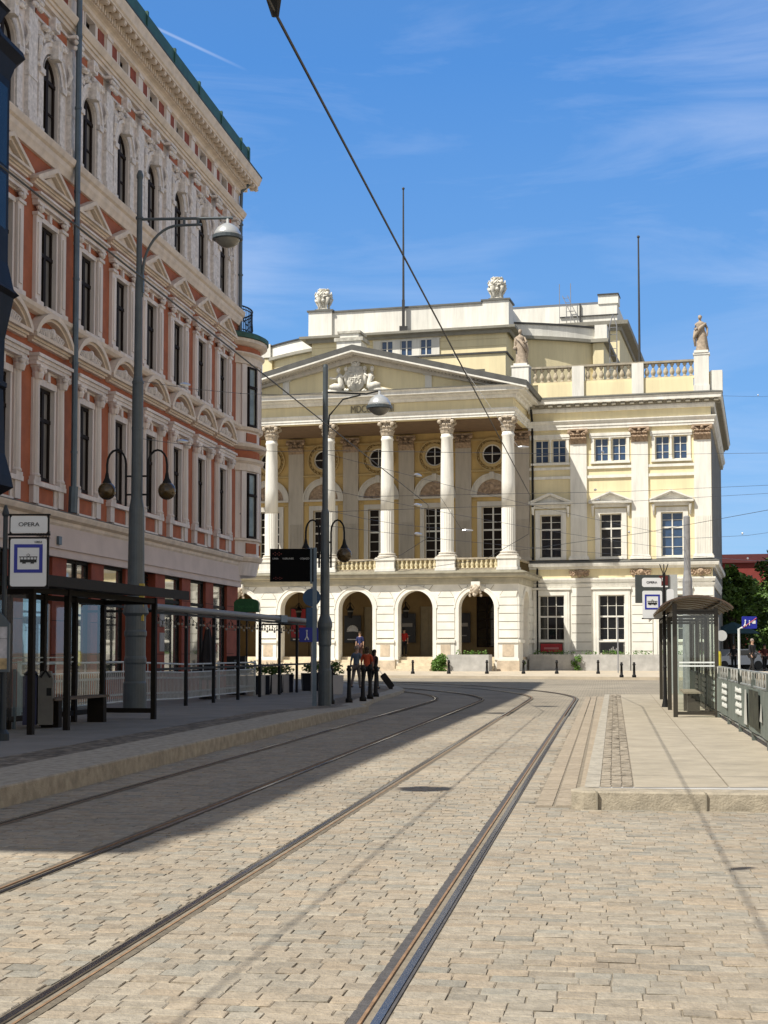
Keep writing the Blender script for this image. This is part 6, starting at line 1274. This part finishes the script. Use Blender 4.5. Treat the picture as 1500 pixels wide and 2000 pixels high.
# --- right banner fence
def fence_right():
    P = [(PR(y)+3.2+.06*(31-y)/10, y) for y in (15.2, 17.4, 19.6, 21.9, 24.2, 26.5, 28.8, 31.2, 36, 41)]
    P = [Vector((5.17+(y-19.1)*.1645, y)) for y in (14.7, 16.9, 19.1, 21.3, 23.6, 26.0, 28.6, 31.5, 35.0, 39)]
    t = thing('banner_fence', 'grey steel platform fence hung with a weathered grey-green printed banner', 'fence', (P[0].x, P[0].y, .17)); o = P[0]
    for p in P:
        q = p-o; m = MB(); m.box(q.x-.03, q.x+.03, q.y-.03, q.y+.03, 0, 1.03); m.build('post', mat('green_grey_post', (.10, .12, .11), .6, .35, 8), t)
    m = MB(); gm = mat('weathered_steel', (.30, .32, .31), .5, .3, 8, metal=.2)
    for a, b in zip(P, P[1:]):
        a, b = a-o, b-o
        for z in (1.02, .80, .10): m.tube([(a.x, a.y, z), (b.x, b.y, z)], .02, 5)
        n = int((b-a).length/.12)
        for k in range(1, n): p = a.lerp(b, k/n); m.tube([(p.x+.03, p.y, .1), (p.x+.03, p.y, 1.02 if k % 2 else .8)], .009, 4)
    m.build('railing_panel', gm, t)
    m = MB(); bn = mat('grey_green_banner', (.16, .19, .17), .75, .25, 3)
    a, b = P[0]-o, P[-1]-o; nn = Vector((-(b-a).normalized().y, (b-a).normalized().x)); K = 60
    for k in range(K):
        p, q = a.lerp(b, k/K), a.lerp(b, (k+1)/K); w0, w1 = .035+.012*sin(k*1.3), .035+.012*sin((k+1)*1.3); m.quad((p.x+nn.x*w0, p.y+nn.y*w0, .14), (q.x+nn.x*w1, q.y+nn.y*w1, .14), (q.x+nn.x*w1, q.y+nn.y*w1, .79), (p.x+nn.x*w0, p.y+nn.y*w0, .79))
    m.build('banner', bn, t); m = MB(); rr = random.Random(12)
    u = (b-a).normalized()
    def onb(s, z, off=.055): return (a.x+u.x*s+nn.x*off, a.y+u.y*s+nn.y*off, z)
    s = 8.2
    while s < 22:     # illegible flowing script in four lines
        for r_ in range(4):
            z = .66-.12*r_; x = s+.1*rr.random()
            for k in range(7): m.tube([onb(x+.16*k, z), onb(x+.16*k+.04, z+.05+.03*rr.random()), onb(x+.16*k+.09, z+.0), onb(x+.16*k+.13, z+.02)], .011, 4)
        s += 3.1
    for (s0, s1, z0, z1) in ((7.2, 7.75, .2, .74), (4.9, 5.25, .35, .6)):
        m.quad(onb(s0, z0), onb(s1, z0), onb(s1-.2, z1), onb(s0+.1, z1))
    m.build('lettering', mat('off_white_print', (.52, .53, .50), .7), t)
    m = MB(); m.quad(onb(5.4, .22, .053), onb(6.9, .22, .053), onb(6.9, .76, .053), onb(5.4, .76, .053)); m.build('banner_picture', mat('dark_printed_picture', (.04, .045, .03), .7, .8, 5), t)
    m = MB(); s = 1.0
    while s < 22:     # torn flaps over the top rail
        w = rr.uniform(.1, .45); dz = rr.uniform(.05, .18); m.quad(onb(s, 1.03), onb(s+w, 1.03), onb(s+w*.8, 1.03-dz), onb(s+w*.3, 1.03-dz*1.2)); s += w+rr.uniform(.1, .6)
    m.build('torn_flaps', mat('off_white_print', (.5, .5, .5)), t)
fence_right()
# --- overhead wires
def wire(pts, r, lab, grp='overhead tram wires', nm='overhead_wire', ins=()):
    t = thing(nm, lab, 'overhead wire', (0, 0, 0), group=grp); m = MB(); m.tube(pts, r, 5); m.build('wire', mat('dark_wire', (.02, .02, .02), .5) if r > .008 and 'contact' in lab else mat('grey_wire', (.10, .10, .10), .4, metal=.5), t)
    for p, q in ins:
        p, q = Vector(p), Vector(q); m = MB(); m.tube([p, p.lerp(q, .3), p.lerp(q, .5), q], [.02, .05, .05, .02], 6); m.build('insulator', BLK if 'contact' in lab else ALU, t)
def px3(x, y, Y):
    p = R(3.2); sh = 272-2770*math.tan(p); u = (x-750)/2770; v = (1000-y+sh)/2770; rx, ry, rz_ = u, cos(p)-v*sin(p), sin(p)+v*cos(p); k = Y/ry; return Vector((rx*k, Y, 1.5+rz_*k))
ZW = 5.02
c1 = [Vector((-.60+.1608*(y-7.65), y, ZW)) for y in (3, 7.65, 20, 32)]+[Vector((4.35, 42.5, ZW)), Vector((3.9, 54, ZW)), Vector((.6, 63, ZW))]
wire(c1, .009, 'thick black contact wire crossing the sky from the top edge down toward the portico', ins=[(Vector((-.62, 7.6, ZW+.22)), Vector((-.60, 7.65, ZW-.02))), (Vector((-.56, 7.62, ZW+.22)), Vector((-.60, 7.65, ZW+.1)))])
c2 = [Vector((-2.8+.1608*(y-10), y, ZW)) for y in (3, 10, 22, 34)]+[Vector((1.4, 43.5, ZW)), Vector((.6, 52, ZW)), Vector((-2.6, 60, ZW))]
wire(c2, .009, 'black contact wire running diagonally in front of the terracotta house')
hang = [Vector((-.62, 7.6, ZW+.2)), Vector((-9.5, 7.2, 6.6))]
SP = [((632, 885, 36), (1341, 1050, 55), (720, 888, 37.5), 'span wire at capital height across the portico columns'), ((632, 955, 36), (1341, 1075, 55), (770, 980, 38), 'span wire fixed to the dark mast, crossing the arched lunettes'), ((632, 1026, 36), (1341, 1090, 55), (745, 1030, 38), 'span wire just above the portico windows'),
      ((278, 745, 30.5), (632, 770, 36), (475, 768, 33), 'span wire between the two tall masts, upper one'), ((272, 856, 30.5), (632, 880, 36), (470, 868, 33), 'span wire between the two tall masts, lower one'), ((632, 995, 36), (900, 1033, 44), None, 'short slanting wire from the dark mast to the contact wire')]
for a, b, i_, lab in SP:
    A, B = px3(*a), px3(*b); M = A.lerp(B, .5); M.z -= .12; ins = []
    if i_: q = A.lerp(B, .18); ins = [(q, q+(B-A).normalized()*.35)]
    wire([A, A.lerp(B, .25)-Vector((0, 0, .09)), M, A.lerp(B, .75)-Vector((0, 0, .09)), B], .006, lab, ins=ins)
for (xa, ya, Ya), (xb, yb, Yb), lab in (((632, 880, 36), (1560, 884, 62), 'long span wire passing in front of the upper wing windows to the right edge'), ((700, 970, 44), (1560, 945, 62), 'long span wire crossing the wing pediments to the right edge'), ((632, 1000, 40), (1560, 960, 66), 'long span wire crossing the wing just below the pediments'), ((1010, 1075, 50), (1560, 985, 40), 'wire rising to the right edge above the grey mast'), ((1341, 1052, 55), (1560, 1032, 66), 'thin wire from the grey mast toward the trees'), ((1341, 1085, 55), (1560, 1095, 80), 'lowest thin wire from the grey mast past the tree crowns'), ((1405, 773, 78), (1560, 770, 90), 'thin wire leaving the opera cornice corner to the right')):
    A, B = px3(xa, ya, Ya), px3(xb, yb, Yb); wire([A, A.lerp(B, .5)-Vector((0, 0, .1)), B], .0075, lab, ins=[(A.lerp(B, .45), A.lerp(B, .455))])
for (a, b, lab) in ((((885, 690, 48), (1012, 873, 46), 'pull-off wire with white insulator right of the last portico column')), (((860, 970, 46), (903, 1036, 46), 'pull-off wire with white insulator before the fourth column'))):
    A, B = px3(*a), px3(*b); wire([A, B], .006, lab, ins=[(B, B+Vector((.35, 0, 0)))])
# ================================================================ BACKGROUND RIGHT
def tree(x, y, h, r, lab, n=5200, seed=1, z0=1.6):
    rnd = random.Random(seed); t = thing('tree', lab, 'tree', (x, y, gz(y)), group='broadleaf trees beyond the opera'); m = MB(); m.tube([(0, 0, -.1), (.05, 0, h*.2), (-.1, .1, h*.45), (.1, 0, h*.75)], [.34, .27, .2, .08], 8)
    for k in range(7): a = rnd.uniform(0, 2*pi); m.tube([(0, 0, h*(.28+.06*k)), (cos(a)*r*.35, sin(a)*r*.35, h*(.42+.06*k)), (cos(a)*r*.75, sin(a)*r*.75, h*(.5+.06*k))], [.12, .08, .03], 5)
    m.build('trunk', BARK, t); m = MB(); tn = []
    cl = []
    for k in range(46):
        a = rnd.uniform(0, 2*pi); q = rnd.random()**.5*r; z = rnd.uniform(z0+1, h); f = sin(pi*min(1, max(.12, (z-z0)/(h-z0)*.8+.15)))
        cl.append((cos(a)*q*f, sin(a)*q*f, z, rnd.uniform(.16, .32)*r))
    for c in cl: leafblob(m, tn, c[:3], c[3], n//46, .20, .75, rnd)
    tinted(m, 'crown', LEAF, tn, 1).parent = t
tree(31.9, 108, 10.6, 3.9, 'tall leafy tree at the right edge in front of the dark red building', 9000, 1, .8)
tree(26.9, 112, 6.9, 3.3, 'smaller leafy tree beside the opera side wall', 7000, 2, 2.2)
tree(35.0, 116, 8.6, 5.0, 'dark broad tree behind the others at the right edge', 6500, 3, .5)
tree(31.0, 124, 7.2, 5.4, 'low dark tree filling the gap under the red building', 9000, 5, .2)
tree(36.5, 130, 8.2, 6.0, 'farthest dark tree under the red building', 9000, 6, .2)
tree(26.0, 106, 7.4, 2.0, 'narrow green tree touching the opera side wall', 4500, 7, 2.0)
t = thing('brick_building', 'dark red building with flat roof rising behind the trees', 'building', (33, 152, 0), -AL); m = MB(); m.box(-8, 24, 0, 14, 0, 11.6); m.build('wall', BRK, t); m = MB(); m.box(-8.3, 24.3, -.35, 14, 10.9, 11.8); m.build('roof', mat('maroon_roof', (.10, .02, .022), .7), t)
for k in range(6):
    for z in (2.0, 5.6): window(t, -6+3.4*k, z, 1.3, 2.2, -.02, 2, 2, (), fm=FRB)
def car(x, y, rz, col, lab):
    t = thing('parked_car', lab, 'car', (x, y, gz(y)+.0), rz, group='cars parked beyond the opera'); m = MB()
    S_ = [(-2.1, .35), (-2.15, .65), (-1.95, .88), (-1.25, .95), (-.75, 1.38), (.75, 1.42), (1.35, 1.0), (1.95, .85), (2.1, .6), (2.1, .35)]
    m.poly([(x_, -.85, z) for x_, z in S_], (0, 1.7, 0)); m.build('body', mat(lab.split()[0]+'_car_paint', col, .3, .05, spec=.7), t); m = MB(); m.poly([(-1.15, -.86, .97), (-.7, -.86, 1.32), (.7, -.86, 1.35), (1.2, -.86, 1.0)], (0, 1.72, 0)); m.build('windows', GLD, t)
    for sx in (-1.35, 1.3):
        for sy in (-.8, .8): m = MB(); m.lathe([(.31, -.1), (.31, .1)], 14); m.v = [(a+sx, c+sy, b+.31) for a, b, c in m.v]; m.build('wheel', KSG, t)
    m = MB(); m.box(-2.17, -2.12, -.7, -.4, .62, .74); m.build('headlight', LENS, t); m = MB(); m.box(-2.17, -2.12, .4, .7, .62, .74); m.build('headlight', LENS, t)
car(24.2, 98, .3, (.55, .57, .6), 'silver car parked behind the man in the dark suit'); car(28.8, 100, .3, (.30, .03, .025), 'red car parked under the trees at the right edge'); car(27.6, 110, .2, (.65, .65, .65), 'white car parked deep in the tree shade')
t = thing('market_parasol', 'open dark teal parasol beside the opera side wall', 'parasol', (24.6, 100, .24)); m = MB(); m.lathe([(1.9, 2.5), (1.5, 2.75), (.1, 3.3)], 8); m.build('canopy', mat('dark_teal_cloth', (.02, .06, .07), .8), t); m = MB(); m.tube([(0, 0, 0), (0, 0, 3.3)], .04, 6); m.build('pole', ZN, t)
# sunlit house across the street, right of the frame: seen in the shelter and shop glass, its wall returns light
t = thing('facing_house', 'sunlit cream apartment house on the other side of the street, mirrored in the shelter glass', 'apartment house', (21.5, -14, 0)); hs_ = [(3+4.2*i, 4.6+4.2*i, z, z+2.2) for i in range(15) for z in (1.4, 5.2, 8.8, 12.2)]
m = MB(); wall(m, 0, 66, 0, 17, 0, hs_, .2); m.box(0, 66, .35, 12, 0, 17); m.v = [(y, x, z) for x, y, z in m.v]; m.build('wall', mat('sunny_cream_plaster', (.78, .66, .50), .9, .12, .6), t); m = MB(); m.box(-.4, 12.3, -.4, 66.4, 17, 17.6); m.build('roof', LED, t)
m = MB()
for a, b, c, d in hs_: m.quad((.18, a, c), (.18, b, c), (.18, b, d), (.18, a, d))
m.build('glazing', GLD, t)
# ================================================================ PEOPLE
def skin(name, verts, edges, radii, m, parent, lev=1, root=0):
    me = bpy.data.meshes.new(name); me.from_pydata(verts, edges, []); me.materials.append(m); o = put(name, me, parent)
    md = o.modifiers.new('skin', 'SKIN'); md.use_smooth_shade = True
    for i, r in enumerate(radii):
        r = r if isinstance(r, tuple) else (r, r); me.skin_vertices[0].data[i].radius = r
    me.skin_vertices[0].data[root].use_root = True
    s = o.modifiers.new('sub', 'SUBSURF'); s.levels = s.render_levels = lev; return o
SKN = mat('skin', (.42, .25, .17), .6, .1)
def person(loc, rz, H, lab, top, bottom, hair, walk=.0, larm=0, rarm=0, lean=0, extra=None, grp=None, shoe=(.02, .02, .02), coat=False):
    """faces -Y before rotation; H height; walk = stride; arms swing forward (radians)"""
    t = thing('person', lab, 'person', loc, rz, group=grp); k = H/1.75
    def P(x, y, z): zz = z*k; return (x*k, (y*k)-lean*max(0, zz-.9*k), zz)
    V = []; E = []; Rr = []
    def add(p, r, par=None): V.append(p); Rr.append(tuple(q*k for q in r) if isinstance(r, tuple) else r*k); i = len(V)-1; (E.append((par, i)) if par is not None else None); return i
    pel = add(P(0, 0, .95), (.155, .11)); wa = add(P(0, 0, 1.12), (.135, .10), pel); ch = add(P(0, 0, 1.32), (.165, .115), wa); sh = add(P(0, 0, 1.44), (.11, .08), ch); nk = add(P(0, -.01, 1.51), (.055, .055), sh); hd0 = add(P(0, -.02, 1.58), (.07, .08), nk); hd = add(P(0, -.02, 1.67), (.078, .095), hd0); add(P(0, -.015, 1.73), (.05, .06), hd)
    legs = []; arms = []
    for s, w in ((-1, walk), (1, -walk)):
        hp = add(P(s*.09, 0, .90), .095, pel); kn = add(P(s*.10, -w*.5-.03*abs(w), .50), .065, hp); an = add(P(s*.10, -w*.75+(.12 if w < 0 else 0), .09 if w >= 0 else .13), .042, kn); add(P(s*.11, -w*.75-.08+(.12 if w < 0 else 0), .035), .04, an)-0; legs.append((hp, kn, an))
    for s, sw in ((-1, larm), (1, rarm)):
        so_ = add(P(s*.185, 0, 1.41), .058, sh); el = add(P(s*.23, -.28*sin(sw*.6)+.02, 1.41-.28*cos(sw*.6)), .043, so_); wr = add((V[el][0]+s*.005, V[el][1]-.25*k*sin(sw), V[el][2]-.25*k*cos(sw)), .028, el); pa = add((V[wr][0], V[wr][1]-.07*k*sin(sw), V[wr][2]-.07*k*cos(sw)), (.034, .02), wr); arms.append((so_, el, wr))
        for q in range(4): f1 = add((V[pa][0]+(q-1.5)*.018*k, V[pa][1]-.04*k*sin(sw)-.004, V[pa][2]-.045*k*cos(sw)), .0085, pa); add((V[f1][0], V[f1][1]-.02*k, V[f1][2]-(.025-.004*abs(q-1))*k), .0075, f1)
        th = add((V[pa][0]-s*.03*k, V[pa][1]-.02*k, V[pa][2]+.01*k), .010, pa); add((V[th][0]-s*.008*k, V[th][1]-.02*k, V[th][2]-.03*k), .008, th)
    skin('body', V, E, Rr, SKN, t, 1)
    # clothes: slightly larger skins over the same joints
    def cloth(name, idx, ed, m_, f): skin(name, [V[i] for i in idx], [(idx.index(a), idx.index(b)) for a, b in ed], [tuple(q*f for q in (Rr[i] if isinstance(Rr[i], tuple) else (Rr[i], Rr[i]))) for i in idx], m_, t, 1)
    (a1, a2, a3), (b1, b2, b3) = arms; (l1, l2, l3), (r1, r2, r3) = legs
    cloth('jacket' if coat else 'shirt', [wa, pel, ch, sh, a1, a2, b1, b2]+([a3, b3] if coat else []), [(pel, wa), (wa, ch), (ch, sh), (sh, a1), (a1, a2), (sh, b1), (b1, b2)]+([(a2, a3), (b2, b3)] if coat else []), top, 1.16)
    cloth('trousers', [pel, l1, l2, l3, r1, r2, r3], [(pel, l1), (l1, l2), (l2, l3), (pel, r1), (r1, r2), (r2, r3)], bottom, 1.2)
    hv = V[hd]; m = MB(); m.ball((hv[0], hv[1]+.018*k, hv[2]+.03*k), .105*k, 12, 9, .9, 1.02, .92)
    if hair[1]: m.ball((hv[0], hv[1]+.07*k, hv[2]-.09*k), .08*k, 9, 7, 1, .7, 1.6)
    m.build('hair', hair[0], t, smooth=True)
    m = MB(); m.ball((hv[0], hv[1]-.098*k, hv[2]-.015*k), .016*k, 6, 5, .8, 1.3, 1.4); 
    for s in (-1, 1): m.ball((hv[0]+s*.083*k, hv[1], hv[2]-.015*k), .022*k, 6, 5, .5, .8, 1.3)
    m.build('face_features', SKN, t, smooth=True); m = MB()
    for s in (-1, 1): m.ball((hv[0]+s*.03*k, hv[1]-.088*k, hv[2]+.0*k), .010*k, 6, 4)
    m.box(hv[0]-.022*k, hv[0]+.022*k, hv[1]-.088*k, hv[1]-.08*k, hv[2]-.058*k, hv[2]-.05*k); m.build('eyes_and_mouth', KSG, t); m = MB()
    for (_, _, an), w in ((legs[0], walk), (legs[1], -walk)): v = V[an]; m.ball((v[0], v[1]-.055*k, max(.045, v[2]-.05*k)), .06*k, 9, 6, .75, 2.1, .75)
    m.build('shoes', mat('dark_shoes', shoe, .6), t, smooth=True)
    return t, V, arms
def cm(n, c): return mat(n, c, .85, .2, 6)
BR_H = cm('brown_hair', (.05, .03, .015)); GR_H = cm('grey_hair', (.25, .20, .17)); DK_H = cm('black_hair', (.01, .008, .007))
gp = 'people walking at the corner kerb'
g = lambda px_, y, z=None: ((px_-750)/2770*y, y, (gz(y)+.10) if z is None else z)
person(g(696, 53), 2.7, 1.55, 'grey-haired person in a grey-blue shirt and light trousers, left of the walking group', cm('grey_blue_cloth', (.10, .14, .20)), cm('grey_beige_trousers', (.17, .15, .14)), (GR_H, False), .18, .2, -.2, grp=gp, lean=.06)
person(g(716, 51), 2.9, 1.52, 'person in a bright orange top and black trousers in the walking group', cm('orange_cloth', (.42, .06, .018)), cm('black_cloth', (.012, .012, .014)), (BR_H, True), .20, .5, .1, grp=gp, lean=.10)
t_, V_, A_ = person(g(731, 52), 2.4, 1.42, 'dark-dressed person pulling a suitcase, right of the person in orange', cm('very_dark_cloth', (.018, .014, .016)), cm('black_cloth', (.012, .012, .014)), (DK_H, True), .16, -.35, .2, grp=gp, coat=True)
m = MB(); m.box(-.16, .16, -.13, -.32, -.02, .38); bp_ = thing('backpack', 'small dark red backpack worn by the person pulling the suitcase', 'backpack', Vector(g(731, 52))+Vector((0, 0, .82)), 2.4+pi); m.build('bag_body', cm('dark_red_cloth', (.07, .012, .01)), bp_)
for s_ in (-.11, .11): m = MB(); m.tube([(s_, -.13, .36), (s_, .0, .38), (s_, .08, .2), (s_, -.12, .02)], .015, 5); m.build('strap', KSG, bp_)
t = thing('suitcase', 'black wheeled suitcase tilted on the kerb, pulled by the dark-dressed person', 'suitcase', g(766, 52, .10+gz(52)), 0)
m = MB(); S0 = Vector((0, 0, .06)); ax = Vector((-.60, 0, .80)).normalized(); pr = Vector((ax.z, 0, -ax.x)); c_ = [S0+pr*a+ax*b for a, b in ((-.12, .04), (-.09, 0), (.09, 0), (.12, .04), (.12, .56), (.09, .60), (-.09, .60), (-.12, .56))]; m.poly([(p.x, -.2, p.z) for p in c_], (0, .4, 0)); m.build('case', cm('black_luggage', (.010, .010, .011)), t)
m = MB(); a, b = S0+ax*.6, S0+ax*.92
for y in (-.1, .1): m.tube([(a.x, y, a.z), (b.x, y, b.z)], .01, 4)
m.tube([(b.x, -.1, b.z), (b.x, .1, b.z)], .013, 4); m.build('handle', ALU, t)
for y in (-.17, .17): m = MB(); m.lathe([(.045, -.02), (.045, .02)], 10); m.v = [(x-.02, z+y, yy+.045) for x, yy, z in m.v]; m.build('wheel', KSG, t)
q = opw(BU[2]-.2+.35, -.05, .98); person(tuple(q), -.25, 1.66, 'person in a dark blue top standing on the steps in the middle porch arch', cm('dark_blue_cloth', (.015, .02, .09)), cm('dark_maroon_trousers', (.05, .02, .02)), (BR_H, True), .05, .3, .2)
q = opw(BU[1]-1.15, 1.4, 1.17); person(tuple(q), -.1, 1.68, 'person in a bright red top just inside the fourth porch arch', cm('bright_red_cloth', (.38, .012, .010)), cm('black_cloth', (.012, .012, .014)), (DK_H, False), .05, .2, .5)
sy = 76; q = ((1468-750)/2770*sy, sy, gz(sy)+.12); person(q, .5, 1.80, 'person in a black suit striding behind the banner fence, beside the blue sign', cm('black_suit', (.010, .010, .012)), cm('black_suit', (.010, .010, .012)), (GR_H, False), .26, .5, -.4, coat=True)
person(((1492-750)/2770*90., 90, gz(90)), .2, 1.7, 'person in a dark red shirt in the tree shade at the right edge', cm('dark_red_cloth', (.07, .012, .01)), cm('black_cloth', (.012, .012, .014)), (DK_H, False), .1, .3, .1)
person(((1432-750)/2770*92., 92, gz(92)), -.3, 1.7, 'person in dark clothes beside the opera side wall', cm('very_dark_cloth', (.018, .014, .016)), cm('black_cloth', (.012, .012, .014)), (BR_H, False), .15, .3, .1)
